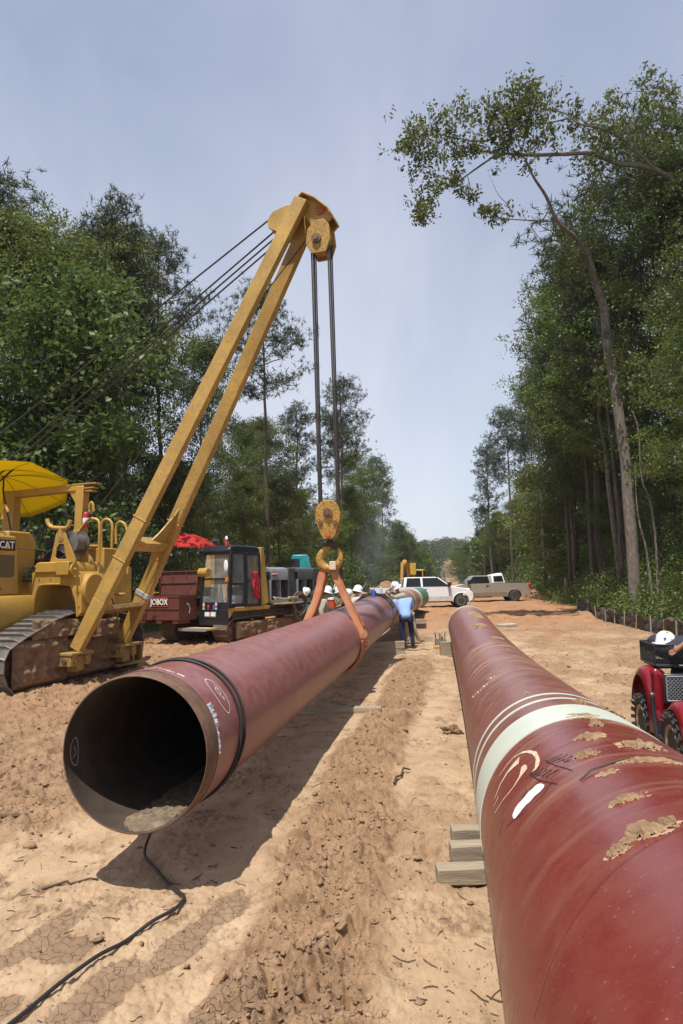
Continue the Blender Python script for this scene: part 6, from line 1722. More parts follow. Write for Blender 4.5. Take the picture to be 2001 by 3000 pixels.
# coiled leads hanging on the deck edge
def coil(name, label, c, mats, n, r, rz_, seed):
    t = empty(name, label, 'cable coil', tuple(c)); rs = random.Random(seed)
    for mi, m_ in enumerate(mats):
        b = B(); P_ = []
        for k in range(n * 18):
            a = 2 * math.pi * k / 18; turn = k // 18
            if k % 18 == 0: rr_ = r * rs.uniform(.75, 1.1); ry = rs.uniform(1.25, 1.8); oy = rs.uniform(-.07, .07); sl_ = rs.uniform(-.08, .08)
            P_.append((rr_ * math.cos(a) + sl_ * math.sin(a), oy + .03 * math.sin(a * 2 + turn), -r * ry + rr_ * ry * math.sin(a) + .12))
        b.tube(P_, .014, 5); o = b.build('cable_loops', m_, t, smooth=True)
    t.rotation_euler = (0, 0, rz_); return t
M_lead = pm('grey-green welding lead', (.10, .105, .07), .75, var=.3, dirt=.3); M_lead2 = pm('brown welding lead', (.20, .12, .07), .75, var=.3, dirt=.3)
coil('cable_coil', 'tangle of brown and green leads hanging from the carrier deck under the white hard hat', wr(-.02, 3.7, 1.50), (M_lead, M_lead2, M_dark), 6, .30, -AZ2 + 1.2, 3)
coil('cable_coil', 'dark bundle of leads hanging at the rear corner of the carrier deck', wr(-.02, 4.9, 1.55), (M_lead, M_dark), 5, .24, -AZ2 + 1.2, 4)
b = B()
for k in range(5): b.tube(catmull([wr(-.3 + .02 * k, 2.35, 1.5 - .02 * k), wr(.02, 2.5 + .1 * k, 1.44), wr(-.05, 3.0, 1.40 + .02 * k), wr(.0, 3.5, 1.46)], 5), .02, 5)
b.build('rolled_tarp', pm('canvas', (.40, .36, .27), .9, bmp=.4), smooth=True, label='rolled pale canvas and hoses lying on the carrier deck beside the plywood', cat='canvas')
def hat_parts(t, c, s=1.0, M=None, visor=False, mat_=None, brim=.17):
    M = M or Matrix.Identity(3)
    bb = B().lathe([(0, .155), (.05, .150), (.09, .125), (.118, .08), (.125, .03), (.128, 0), (brim, -.012), (brim, -.020), (.124, -.012)], n=24)
    for a in (-.035, 0, .035):
        bb.tube([(x, a, .158 * math.sqrt(max(0, 1 - (x / .128) ** 2)) + .004) for x in np.linspace(-.11, .11, 9)], .008, 4)
    bb.v = [tuple(M @ (Vector(v) * s) + Vector(c)) for v in bb.v]
    o = bb.build('hard_hat', mat_ or M_white, t, smooth=True)
    if visor:
        rows = []
        for j in range(4):
            rows.append([tuple(M @ (Vector((.10 + .10 * j / 3 * 1.0 - .02 * abs(a) , .115 * a, .05 + .20 * j / 3)) * s) + Vector(c)) for a in np.linspace(-1, 1, 9)])
        B().sheet(rows).build('face_shield', M_clear, o, smooth=True, thick=.004)
        rim_ = [rows[0][0], rows[1][0], rows[2][0], rows[3][0]] + rows[3][1:] + [rows[2][-1], rows[1][-1], rows[0][-1]]
        B().tube(rim_, .006, 4).build('shield_rim', flat('grey rim', (.25, .25, .25)), o, smooth=True)
    return o
def loose_hat(label, c, M, s=1.05, mat_=None):
    t = empty('hard_hat', label, 'hard hat', tuple(c)); hat_parts(t, (0, 0, 0), s, M, mat_=mat_); 
    for ch_ in t.children: ch_.name = 'shell'
    return t
loose_hat('white hard hat hung on the leads at the edge of the carrier deck', wr(.12, 3.92, 1.66), Matrix.Rotation(math.radians(70), 3, 'Y') @ Matrix.Rotation(.5, 3, 'X'))
# drink bottles and cans on the nose ledge, red cloth, doll, umbrella
def drink(x, label, h, r, cm, capm, name='bottle', y=-.10):
    t = empty(name, label, name.replace('_', ' '), tuple(wr(x, y, 1.16)), group=None)
    B().lathe([(0, 0), (r, 0), (r, h * .62), (r * .9, h * .72), (r * .4, h * .88), (r * .4, h * .93), (0, h * .93)] if name == 'bottle' else [(0, 0), (r * .9, 0), (r, .01), (r, h * .95), (r * .85, h), (0, h)], n=14).build('container', cm, t, smooth=True)
    if name == 'bottle':
        B().lathe([(0, h * .93), (r * .45, h * .93), (r * .45, h), (0, h)], n=10).build('cap', capm, t, smooth=True)
        B().lathe([(r * 1.01, h * .25), (r * 1.02, h * .26), (r * 1.02, h * .5), (r * 1.01, h * .51)], n=14).build('wrapper', capm, t, smooth=True)
    return t
M_pet = pm('bottle plastic', (.45, .5, .5), .15, var=.1); M_pgreen = pm('green wrapper', (.1, .3, .12), .4); M_pred = pm('red wrapper', (.5, .03, .05), .4); M_pblue = pm('blue wrapper', (.05, .12, .5), .4); M_porange = pm('orange cap', (.7, .2, .03), .4)
drink(-1.42, 'plastic bottle with an orange cap, leftmost on the carrier nose ledge', .25, .045, M_pet, M_porange)
drink(-1.22, 'red drinks can on the carrier nose ledge', .16, .036, M_pred, M_pred, 'drinks_can')
drink(-.98, 'blue drinks bottle on the carrier nose ledge', .17, .036, M_pblue, M_pblue)
drink(-.88, 'clear bottle with a red wrapper, tallest on the carrier nose ledge', .27, .045, M_pet, M_pred)
rows = []
for k in range(18):
    t_ = k / 17; w = .10 + .05 * math.sin(t_ * 3.1); off = .03 * math.sin(t_ * 7)
    rows.append([tuple(wr(cx1 + .09 + .035 * math.cos(q * 1.9 + k * .5), 1.30 + off + w * (q / 6 - .5) * 2 + .12 * t_, 2.42 - .95 * t_ + .015 * math.sin(q * 2))) for q in range(9)])
bb = B().sheet(rows); bb.build('red_cloth', M_red, smooth=True, thick=.02, label='red work shirt hanging on the open door of the carrier cab', cat='shirt')
t = empty('toy_doll', 'small doll in red and white tied to the carrier cab roof', 'doll', tuple(wr(-.75, .3, 3.33)))
B().lathe([(0, 0), (.07, 0), (.05, .12), (.03, .16), (0, .16)], n=10).build('body', M_redp, t, smooth=True)
B().ball((0, 0, .2), .05).build('head', flat('doll face', (.6, .4, .3)), t, smooth=True); B().lathe([(.055, .22), (.05, .26), (.02, .32), (0, .33)], n=10).build('cap', M_white, t, smooth=True)
B().beam((.05, 0, .1), (.15, 0, -.02), .03, .03).build('arm', M_redp, t); B().beam((-.05, 0, .1), (-.10, 0, .16), .03, .03).build('arm', M_redp, t)
umbrella('sun_umbrella', 'red sun umbrella standing behind the carrier tool chest', M_ur, wr(-4.0, 1.9, 3.98), 1.15, .40, wr(-3.5, 2.0, 1.2), (.16, .10))
B().tube([wr(-2.95, 2.0, 0.9), wr(-3.0, 2.0, 1.3)], .04, 8).build('umbrella_socket', M_dark, car) if False else None
# teal machine showing behind
b = empty('compressor', 'teal machine cab showing behind the grey welding machines', 'machine', (-2.05, 33.5, .1))
B().prism([(-.5, 0), (-.5, 2.6), (-.35, 3.2), (.35, 3.2), (.7, 1.8), (.8, 0)], -.8, .8, 'y').build('cab_shell', pm('teal paint', (.02, .28, .30), .4), b, bevel=.05)
B().box(-.51, .0, -.82, -.79, 2.2, 3.0).build('window', M_glass, b); B().box(-1.2, 1.6, -1.0, 1.0, -.1, .5).build('base', M_dark, b, bevel=.03)
t = empty('pipe_clamp', 'green line-up clamp standing behind the orange sling', 'clamp', (-.35, 21.8, 0))
B().cyl((0, 0, 1.2), (0, 0, 1.75), .14, n=16).build('body', M_green, t, bevel=.01); B().cyl((0, 0, 1.75), (0, 0, 1.80), .22, n=16).build('flange', M_green, t, smooth=True)
B().beam((.05, 0, 1.8), (.22, 0, 2.25), .03, .03).build('lever', M_white, t); B().box(-.3, .3, -.3, .3, 0, 1.2).build('stand', M_dark, t, bevel=.02)

# ================================================================ pickups
def wheel_parts(t, c, r, w, side, chrome=M_chrome, tm=M_tire, name='wheel'):
    """axis along local y"""
    x, y, z = c
    tr_ = B().lathe([(r * .62, -w / 2), (r * .90, -w / 2), (r, -w * .32), (r, w * .32), (r * .90, w / 2), (r * .62, w / 2)], c, 'y', 28).build(name, tm, t, smooth=True)
    f = y + side * w * .46
    B().lathe([(0, side * .0), (r * .18, 0), (r * .22, -side * .03), (r * .5, -side * .02), (r * .56, side * .012), (r * .63, side * .012), (r * .63, -side * .05), (r * .3, -side * .10), (0, -side * .1)], (x, f, z), 'y', 24).build('rim', chrome, tr_, smooth=True)
    for k in range(7):
        a = 2 * math.pi * k / 7
        B().cyl((x + r * .38 * math.cos(a), f - side * .02, z + r * .38 * math.sin(a)), (x + r * .38 * math.cos(a), f - side * .012, z + r * .38 * math.sin(a)), r * .085, n=8).build('rim_hole', M_dark, tr_)
    return tr_
def pickup(name, label, loc, rz, paint, L, cab0, cab1, wb, roofz, belt, crew, lower, facing_side, cap=False, r=.385, roof_front=None):
    """nose towards +x, origin at the rear bumper on the ground"""
    t = empty(name, label, 'pickup truck', loc, rz)
    xr, xf = wb; hw = .98; hood = belt - .04
    # side profile with wheel arches
    def archp(xc, ra): return [(xc + ra * math.cos(math.radians(a)), r + ra * math.sin(math.radians(a))) for a in range(190, -11, -16)]
    prof = [(.05, .52), (.02, .62), (.0, 1.0), (.03, belt), (cab0, belt), (cab1 - .05, hood + .02), (cab1 + .2, hood - .01), (L - .35, hood - .14), (L - .10, hood - .26), (L - .02, .9), (L, .62), (L - .08, .42)]
    low = [(xf + .46, .38)] + archp(xf, .47)[::-1] + [(xf - .50, .38), (xr + .50, .36)] + archp(xr, .47)[::-1] + [(xr - .5, .45)]
    P_ = prof + low
    for (y0, y1) in ((-hw, -hw + .32), (hw - .32, hw)):
        bb = B(); n = len(P_)
        from mathutils.geometry import tessellate_polygon
        tri = tessellate_polygon([[Vector((x, z, 0)) for x, z in P_]])
        bb.add([(x, y0, z) for x, z in P_] + [(x, y1, z) for x, z in P_], [tuple(q) for q in tri] + [tuple(i + n for i in q) for q in tri] + [(i, (i + 1) % n, n + (i + 1) % n, n + i) for i in range(n)])
        bb.build('side_panel', paint, t, bevel=.02)
        s_ = -1 if y0 < 0 else 1
        # lower dirt-toned sill and trim line
        B().box(xr + .5, xf - .5, s_ * hw - .004 if s_ > 0 else -hw - .006, s_ * hw + .006 if s_ > 0 else -hw + .004, .38, .68).build('sill_panel', lower, t)
    B().box(cab1 - .1, L - .12, -hw + .3, hw - .3, .7, hood - .1).prism([(cab1 - .1, hood), (cab1 + .2, hood + .02), (L - .35, hood - .10), (L - .12, hood - .22), (L - .12, .8), (cab1 - .1, .8)], -hw + .30, hw - .30, 'y').build('hood', paint, t, bevel=.03)
    B().box(.05, cab0 - .02, -hw + .3, hw - .3, .55, .72).build('bed_floor', M_dark, t)
    B().box(.0, .06, -hw + .02, hw - .02, .62, belt - .01).build('tailgate', paint, t, bevel=.015)
    B().box(cab0 - .08, cab1, -hw + .3, hw - .3, .55, belt).build('cab_floor', M_dark, t)
    for s_ in (-1, 1): B().box(.04, cab0, s_ * (hw - .12) - .12, s_ * (hw - .12) + .12, belt, belt + .025).build('bed_rail_cap', M_black, t, bevel=.005)
    # greenhouse
    rf = roof_front or cab1 - .80; rb = cab0 + .14
    yb, yt = hw - .04, hw - .22
    Bt = [(cab0 + .02, belt - .01), (cab1, belt - .01)]; Tp = [(rb, roofz - .04), (rf, roofz - .04)]
    B().add([(rb - .02, -yt, roofz - .05), (rf + .04, -yt, roofz - .06), (rf + .04, yt, roofz - .06), (rb - .02, yt, roofz - .05), (rb + .08, -yt + .1, roofz), (rf - .12, -yt + .1, roofz), (rf - .12, yt - .1, roofz), (rb + .08, yt - .1, roofz)],
            [(0, 3, 2, 1), (4, 5, 6, 7), (0, 1, 5, 4), (1, 2, 6, 5), (2, 3, 7, 6), (3, 0, 4, 7)]).build('roof', paint, t, bevel=.03)
    mid = (cab0 + cab1 - .7) / 2 + .02
    posts = [((cab0 + .04, belt - .01), (rb, roofz - .05), .16), ((cab1 - .02, belt - .01), (rf + .02, roofz - .05), .07)]
    if crew: posts.append(((mid, belt - .01), (mid - .02, roofz - .05), .12))
    for s_ in (-1, 1):
        for (a, c_, w) in posts:
            B().beam((a[0], s_ * yb, a[1]), (c_[0], s_ * yt, c_[1]), .05, w, up=(1, 0, 0)).build('cab_pillar', paint, t, bevel=.012)
        spans = [(cab0 + .12, mid - .06, rb + .08, mid - .08), (mid + .06, cab1 - .09, mid + .04, rf - .02)] if crew else [(cab0 + .12, cab1 - .09, rb + .08, rf - .02)]
        for (a, c_, a2, c2) in spans:
            B().add([(a, s_ * (yb - .005), belt), (c_, s_ * (yb - .005), belt), (c2, s_ * (yt + .005), roofz - .07), (a2, s_ * (yt + .005), roofz - .07)], [(0, 1, 2, 3)]).build('side_window', M_glass, t, thick=.006)
        doors = [cab0 + .10, mid, cab1 - .12] if crew else [cab0 + .12, cab1 - .14]
        for x in doors: B().box(x - .006, x + .006, s_ * (hw - .02), s_ * (hw + .004), .5, belt).build('door_gap', M_black, t)
        for x in doors[:-1]: B().box(x + .10, x + .26, min(s_ * hw, s_ * (hw + .02)), max(s_ * hw, s_ * (hw + .02)), belt - .24, belt - .13).build('door_handle', M_black, t, bevel=.01)
        B().box(doors[-1] - .12, doors[-1] + .06, min(s_ * (hw + .02), s_ * (hw + .24)), max(s_ * (hw + .02), s_ * (hw + .24)), belt + .0, belt + .26).build('wing_mirror', M_black, t, bevel=.03)
        B().box(cab0, cab1, s_ * (hw - .03), s_ * (hw + .02), .33, .40).build('running_board', M_black, t)
        B().box(L - .62, L - .10, min(s_ * (hw - .05), s_ * (hw + .006)), max(s_ * (hw - .05), s_ * (hw + .006)), hood - .52, hood - .30).build('headlight', pm('headlight lens', (.8, .8, .78), .15, var=.05, bmp=.1), t, bevel=.02)
        B().box(-.012, .16, min(s_ * (hw - .12), s_ * (hw + .006)), max(s_ * (hw - .12), s_ * (hw + .006)), belt - .42, belt - .08).build('tail_light', pm('red lens', (.4, .01, .01), .25), t, bevel=.01)
        for x in wb:
            ring_ = [(x + .50 * math.cos(math.radians(a)), s_ * (hw + .004), r + .50 * math.sin(math.radians(a))) for a in range(-5, 186, 12)]
            B().tube(ring_, .022, 6).build('arch_flare', paint, t, smooth=True)
            B().lathe([(.0, -.28), (.46, -.28), (.46, .28), (0, .28)], (x, s_ * (hw - .32), r + .02), 'y', 16).build('wheel_well', M_black, t) if False else None
    B().add([(cab1, -yb + .04, belt), (cab1, yb - .04, belt), (rf + .04, yt - .03, roofz - .06), (rf + .04, -yt + .03, roofz - .06)], [(0, 1, 2, 3)]).build('windscreen', M_glass, t, thick=.006)
    B().add([(cab0 + .03, -yb + .1, belt), (cab0 + .03, yb - .1, belt), (rb - .01, yt - .08, roofz - .08), (rb - .01, -yt + .08, roofz - .08)], [(0, 1, 2, 3)]).build('rear_window', M_glass, t, thick=.006)
    B().box(L - .06, L + .10, -hw + .03, hw - .03, .42, .70).build('front_bumper', M_chrome, t, bevel=.04)
    B().box(L - .05, L + .02, -.62, .62, .72, hood - .26).build('radiator_grille', M_black, t, bevel=.02)
    B().box(-.14, .03, -hw + .05, hw - .05, .48, .66).build('rear_bumper', M_dgrey, t, bevel=.03)
    for x in wb:
        B().cyl((x, -.75, r), (x, .75, r), .06, n=8).build('axle', M_black, t)
        for s_ in (-1, 1): wheel_parts(t, (x, s_ * (hw - .13), r), r, .25, s_)
    if cap:
        hz = roofz + .17
        B().add([(cab0 - .02, -yb, belt), (cab0 - 1.02, -yb, belt), (cab0 - 1.0, yb, belt), (cab0 - .02, yb, belt), (cab0 - .02, -yt, roofz + .02), (cab0 - .80, -yt, hz), (cab0 - .80, yt, hz), (cab0 - .02, yt, roofz + .02)],
                [(0, 3, 2, 1), (4, 5, 6, 7), (0, 1, 5, 4), (1, 2, 6, 5), (2, 3, 7, 6), (3, 0, 4, 7)]).build('bed_cap', M_white, t, bevel=.05)
        for s_ in (-1, 1):
            B().add([(cab0 - .16, s_ * (yb + .0), belt + .12), (cab0 - .86, s_ * (yb + .0), belt + .12), (cab0 - .78, s_ * (yt + .075), belt + .52), (cab0 - .16, s_ * (yt + .075), belt + .50)], [(0, 1, 2, 3)]).build('cap_window', M_glass, t, thick=.012)
    return t
M_lowd = pm('dusty white sill', (.55, .53, .50), .5, dirt=.5, dcol=(.45, .33, .22)); M_tan = pm('silver tan paint', (.36, .325, .275), .35, metal=.25, var=.06, dirt=.12, bmp=0); M_tanl = pm('tan lower paint', (.22, .17, .12), .5, dirt=.35)
wx, wy = 1.66, 42.3
pickup('pickup_truck', 'white crew cab pickup parked across the strip facing right', (wx, wy, float(base_h(wx + 3, wy)) - .02), .0, M_white, 6.15, 2.0, 4.85, (1.25, 5.42), 1.86, 1.27, True, M_lowd, -1)
tx, ty_ = 13.25, 49.5
pickup('pickup_truck', 'silver tan single cab pickup with a white bed cap facing left', (tx, ty_, float(base_h(tx - 3, ty_)) - .05), math.pi, M_tan, 5.75, 2.75, 4.55, (1.15, 4.85), 1.88, 1.32, False, M_tanl, 1, cap=True, r=.41, roof_front=4.0)
# ================================================================ people
M_skin = pm('tanned skin', (.34, .17, .10), .55, var=.1, bmp=.05); M_khaki = pm('khaki work shirt', (.36, .33, .25), .9, var=.15, vs=6, bmp=.5, fine=25)
M_blue = pm('light blue work shirt', (.24, .36, .62), .9, var=.10, vs=7, bmp=.5, fine=22); M_jean = pm('blue jeans', (.014, .022, .06), .9, var=.3, vs=8, bmp=.5, fine=25)
M_pale = pm('pale grey work shirt', (.50, .49, .43), .9, var=.12, vs=6, bmp=.5, fine=25); M_darks = pm('dark olive shirt', (.09, .085, .06), .9, var=.2, bmp=.4)
M_boot = pm('tan leather boot', (.22, .15, .09), .8, var=.25, bmp=.3); M_hair = pm('dark hair', (.02, .014, .01), .8, bmp=.4); M_trous = pm('khaki trousers', (.40, .31, .20), .9, var=.15, bmp=.4); M_glove = pm('leather glove', (.45, .36, .24), .85, bmp=.3)
def skin_mesh(name, verts, edges, rad, mat_, parent, root=0, sub=2):
    me = bpy.data.meshes.new(name); me.from_pydata(verts, edges, [])
    o = bpy.data.objects.new(name, me); COL.objects.link(o)
    md = o.modifiers.new('s', 'SKIN'); md.use_smooth_shade = True
    for i, r in enumerate(rad):
        sv = me.skin_vertices[0].data[i]; sv.radius = r if isinstance(r, tuple) else (r, r); sv.use_root = (i == root)
    o.modifiers.new('b', 'SUBSURF').levels = sub
    bpy.context.view_layer.update()
    m2 = bpy.data.meshes.new_from_object(o.evaluated_get(bpy.context.evaluated_depsgraph_get())); m2.name = name
    bpy.data.objects.remove(o)
    m2.materials.clear()
    m2.polygons.foreach_set('use_smooth', [True] * len(m2.polygons))
    return link(name, m2, mat_, parent)
def person(label, J, shirt, trousers, hat=True, visor=False, hat_M=None, face=(0, -1, 0), gloves=False, boots=M_boot, scale=1.0):
    """J: joint name -> world point; everything is kept relative to the feet"""
    base = (Vector(J['anL']) + Vector(J['anR'])) / 2; base.z -= .08
    t = empty('person', label, 'person', tuple(base))
    L_ = {k: Vector(v) - base for k, v in J.items()}
    V, E, Rr_, ix = [], [], [], {}
    def v(n, p, r, par=None):
        ix[n] = len(V); V.append(tuple(p)); Rr_.append(r)
        if par is not None: E.append((ix[par], ix[n]))
    pe, chs, nk, hd_ = L_['pelvis'], L_['chest'], L_['neck'], L_['head']
    v('pe', pe, (.145, .12)); v('sp', pe.lerp(chs, .5), (.13, .105), 'pe'); v('ch', chs, (.15, .12), 'sp'); v('nk', nk, .055, 'ch'); v('nk2', nk.lerp(hd_, .45), .055, 'nk'); v('hd', hd_, (.082, .095), 'nk2'); v('tp', hd_ + (hd_ - nk).normalized() * .09, (.07, .08), 'hd')
    fc = Vector(face).normalized()
    for s_ in 'LR':
        v('sh' + s_, L_['sh' + s_], .068, 'ch'); v('el' + s_, L_['el' + s_], .045, 'sh' + s_); v('wr' + s_, L_['wr' + s_], .030, 'el' + s_)
        d = (L_['wr' + s_] - L_['el' + s_]).normalized(); h_ = L_['wr' + s_] + d * .07
        v('pa' + s_, h_, (.038, .022), 'wr' + s_)
        side = d.cross(fc).normalized() if abs(d.dot(fc)) < .95 else d.orthogonal().normalized()
        for q, (o_, ln) in enumerate(((-.028, .07), (-.010, .085), (.010, .08), (.028, .062))):
            v('f%d' % q + s_, h_ + d * (.03 + ln * .5) + side * o_ * 1.1, .0095, 'pa' + s_); v('g%d' % q + s_, h_ + d * (.03 + ln * .85) + side * o_ + fc * .02, .008, 'f%d' % q + s_)
        v('th' + s_, h_ - d * .01 + side * .05 + fc * .02, .011, 'pa' + s_)
        v('hp' + s_, L_['hp' + s_], .092, 'pe'); v('kn' + s_, L_['kn' + s_], .058, 'hp' + s_); v('an' + s_, L_['an' + s_], .040, 'kn' + s_)
    skin_mesh('body', V, E, Rr_, M_skin, t)
    def sub_(name, chain, mat_, rootn):
        V2, E2, R2, i2 = [], [], [], {}
        for n, p, r, par in chain:
            i2[n] = len(V2); V2.append(tuple(p)); R2.append(r)
            if par: E2.append((i2[par], i2[n]))
        return skin_mesh(name, V2, E2, R2, mat_, t, i2[rootn])
    sc = [('a0', pe + (chs - pe) * -.38, (.19, .16), None), ('a', pe + (chs - pe) * -.05, (.195, .165), 'a0'), ('b', pe.lerp(chs, .35), (.195, .16), 'a'), ('c', chs, (.20, .165), 'b'), ('d', nk.lerp(chs, .25), (.085, .08), 'c')]
    for s_ in 'LR':
        sc += [('s' + s_, L_['sh' + s_], .105, 'c'), ('e' + s_, L_['el' + s_], .080, 's' + s_), ('w' + s_, L_['wr' + s_].lerp(L_['el' + s_], .12), .050, 'e' + s_)]
    sub_('shirt', sc, shirt, 'a0')
    tc_ = [('a', pe + (pe - chs) * .05, (.162, .135), None)]
    for s_ in 'LR':
        tc_ += [('h' + s_, L_['hp' + s_], .112, 'a'), ('k' + s_, L_['kn' + s_], .078, 'h' + s_), ('m' + s_, L_['kn' + s_].lerp(L_['an' + s_], .6), .068, 'k' + s_), ('n' + s_, L_['an' + s_], .066, 'm' + s_)]
    sub_('trousers', tc_, trousers, 'a')
    for s_ in 'LR':
        an = L_['an' + s_]; toe = L_.get('toe' + s_, an + fc * .19 + Vector((0, 0, -.04)))
        skin_mesh('boot', [tuple(an + Vector((0, 0, .05))), tuple(an + (an - toe) * .15 + Vector((0, 0, -.02))), tuple(an.lerp(toe, .6)), tuple(toe)], [(0, 1), (1, 2), (2, 3)], [.055, .052, .050, .040], boots, t, 1, 1)
        if gloves:
            h_ = L_['wr' + s_]; d = (h_ - L_['el' + s_]).normalized()
            B().ball(tuple(h_ + d * .07), .055, .05, .06).build('glove', M_glove, t, smooth=True)
    up = (hd_ - nk).normalized()
    # face: nose, eyes, ears, mouth; hair
    rgt = fc.cross(up).normalized(); f2 = up.cross(rgt).normalized()
    b = B().ball(tuple(hd_ + fc * .098 - up * .01), .014, .014, .020, 8, 6)
    b.build('nose', M_skin, t, smooth=True)
    for s_ in (-1, 1):
        B().ball(tuple(hd_ + fc * .086 + rgt * .032 * s_ + up * .02), .012, n=8, m=6).build('eye', M_hair, t, smooth=True)
        B().ball(tuple(hd_ + rgt * .085 * s_), .014, .02, .03, 8, 6).build('ear', M_skin, t, smooth=True)
    B().ball(tuple(hd_ + fc * .088 - up * .05), .022, .012, .007, 8, 6).build('mouth', M_redp if False else M_skin, t, smooth=True)
    B().ball(tuple(hd_ + up * .03 - fc * .025), .092, .092, .095, 14, 10).build('hair', M_hair, t, smooth=True)
    if hat:
        Mh = hat_M or Matrix((fc - up * fc.dot(up), up.cross(fc - up * fc.dot(up)), up)).transposed()
        Mh = Matrix([c_.normalized() for c_ in Mh.transposed()]).transposed()
        hat_parts(t, hd_ + up * .045, 1.08, Mh, visor)
    return t
def wp(px, py, Y):
    v = ray(px, py); return Vector((0, 0, H)) + v * (Y / v.y)
# blue-shirted worker bending over the joint, back to us
g = gz(1.85, 20.5)
person('worker in light blue shirt and jeans bending over the weld, back to us',
       dict(anL=(1.80, 20.5, g + .09), anR=(2.04, 20.55, g + .09), knL=(1.70, 20.5, .50), knR=(2.02, 20.55, .50), hpL=(1.74, 20.5, .92), hpR=(1.96, 20.5, .92), pelvis=(1.84, 20.5, .98), chest=(1.80, 20.84, 1.30),
            neck=(1.72, 21.05, 1.38), head=(1.60, 21.22, 1.30), shL=(1.53, 20.92, 1.38), shR=(2.03, 20.92, 1.42), elL=(1.42, 20.95, 1.20), elR=(2.10, 21.0, 1.16), wrL=(1.50, 21.08, 1.16), wrR=(1.80, 21.2, 1.22), toeL=(1.78, 20.72, .04), toeR=(2.10, 20.76, .04)),
       M_blue, M_jean, face=(-.3, .7, -.6), hat=False)
person('worker in khaki with raised face shield and gloved hand at his cheek',
       dict(anL=(2.02, 21.9, .09), anR=(2.38, 21.9, .10), knL=(1.98, 21.95, .50), knR=(2.22, 21.8, .48), hpL=(1.98, 21.9, .90), hpR=(2.14, 21.85, .90), pelvis=(2.05, 21.85, .96), chest=(1.84, 21.7, 1.46), neck=(1.74, 21.65, 1.62), head=(1.67, 21.6, 1.78),
            shL=(1.66, 21.85, 1.54), shR=(1.86, 21.5, 1.54), elL=(1.38, 21.7, 1.66), elR=(1.55, 21.3, 1.48), wrL=(1.49, 21.55, 1.76), wrR=(1.43, 21.2, 1.60), toeR=(2.54, 21.8, .14)),
       M_khaki, M_trous, visor=True, face=(-.85, -.45, -.25), gloves=True)
person('worker in a khaki shirt and white hard hat standing left of the sling, facing right',
       dict(anL=(-.56, 19.6, .09), anR=(-.52, 19.95, .09), knL=(-.55, 19.6, .50), knR=(-.50, 19.95, .50), hpL=(-.56, 19.68, .93), hpR=(-.55, 19.88, .93), pelvis=(-.56, 19.78, .99), chest=(-.55, 19.78, 1.36), neck=(-.52, 19.78, 1.52), head=(-.47, 19.78, 1.70),
            shL=(-.58, 20.0, 1.46), shR=(-.56, 19.57, 1.46), elL=(-.42, 20.05, 1.18), elR=(-.64, 19.48, 1.16), wrL=(-.22, 19.95, 1.28), wrR=(-.52, 19.42, .92)),
       M_khaki, M_trous, face=(1, .0, -.15))
person('worker in a dark shirt with raised hand, facing left behind the orange cooler',
       dict(anL=(.0, 21.2, .09), anR=(.02, 20.9, .09), knL=(.0, 21.2, .50), knR=(.02, 20.9, .50), hpL=(.02, 21.15, .93), hpR=(.02, 20.95, .93), pelvis=(.02, 21.05, .99), chest=(-.02, 21.05, 1.36), neck=(-.05, 21.05, 1.52), head=(-.10, 21.05, 1.69),
            shL=(.0, 20.84, 1.46), shR=(.0, 21.26, 1.46), elL=(-.16, 20.75, 1.22), elR=(-.2, 21.3, 1.2), wrL=(-.24, 20.80, 1.46), wrR=(-.35, 21.2, 1.2)),
       M_darks, M_jean, face=(-1, -.2, -.1))
person('worker in a pale shirt with raised face shield leaning on the pipe',
       dict(anL=(.05, 20.5, .09), anR=(.10, 20.1, .09), knL=(.10, 20.5, .50), knR=(.14, 20.1, .50), hpL=(.10, 20.4, .92), hpR=(.12, 20.2, .92), pelvis=(.12, 20.3, .98), chest=(.32, 20.3, 1.38), neck=(.38, 20.3, 1.54), head=(.42, 20.3, 1.70),
            shL=(.38, 20.52, 1.48), shR=(.36, 20.08, 1.48), elL=(.62, 20.5, 1.52), elR=(.58, 20.0, 1.50), wrL=(.80, 20.35, 1.62), wrR=(.78, 20.1, 1.62)),
       M_pale, M_trous, visor=True, face=(.95, -.1, -.35), gloves=True)

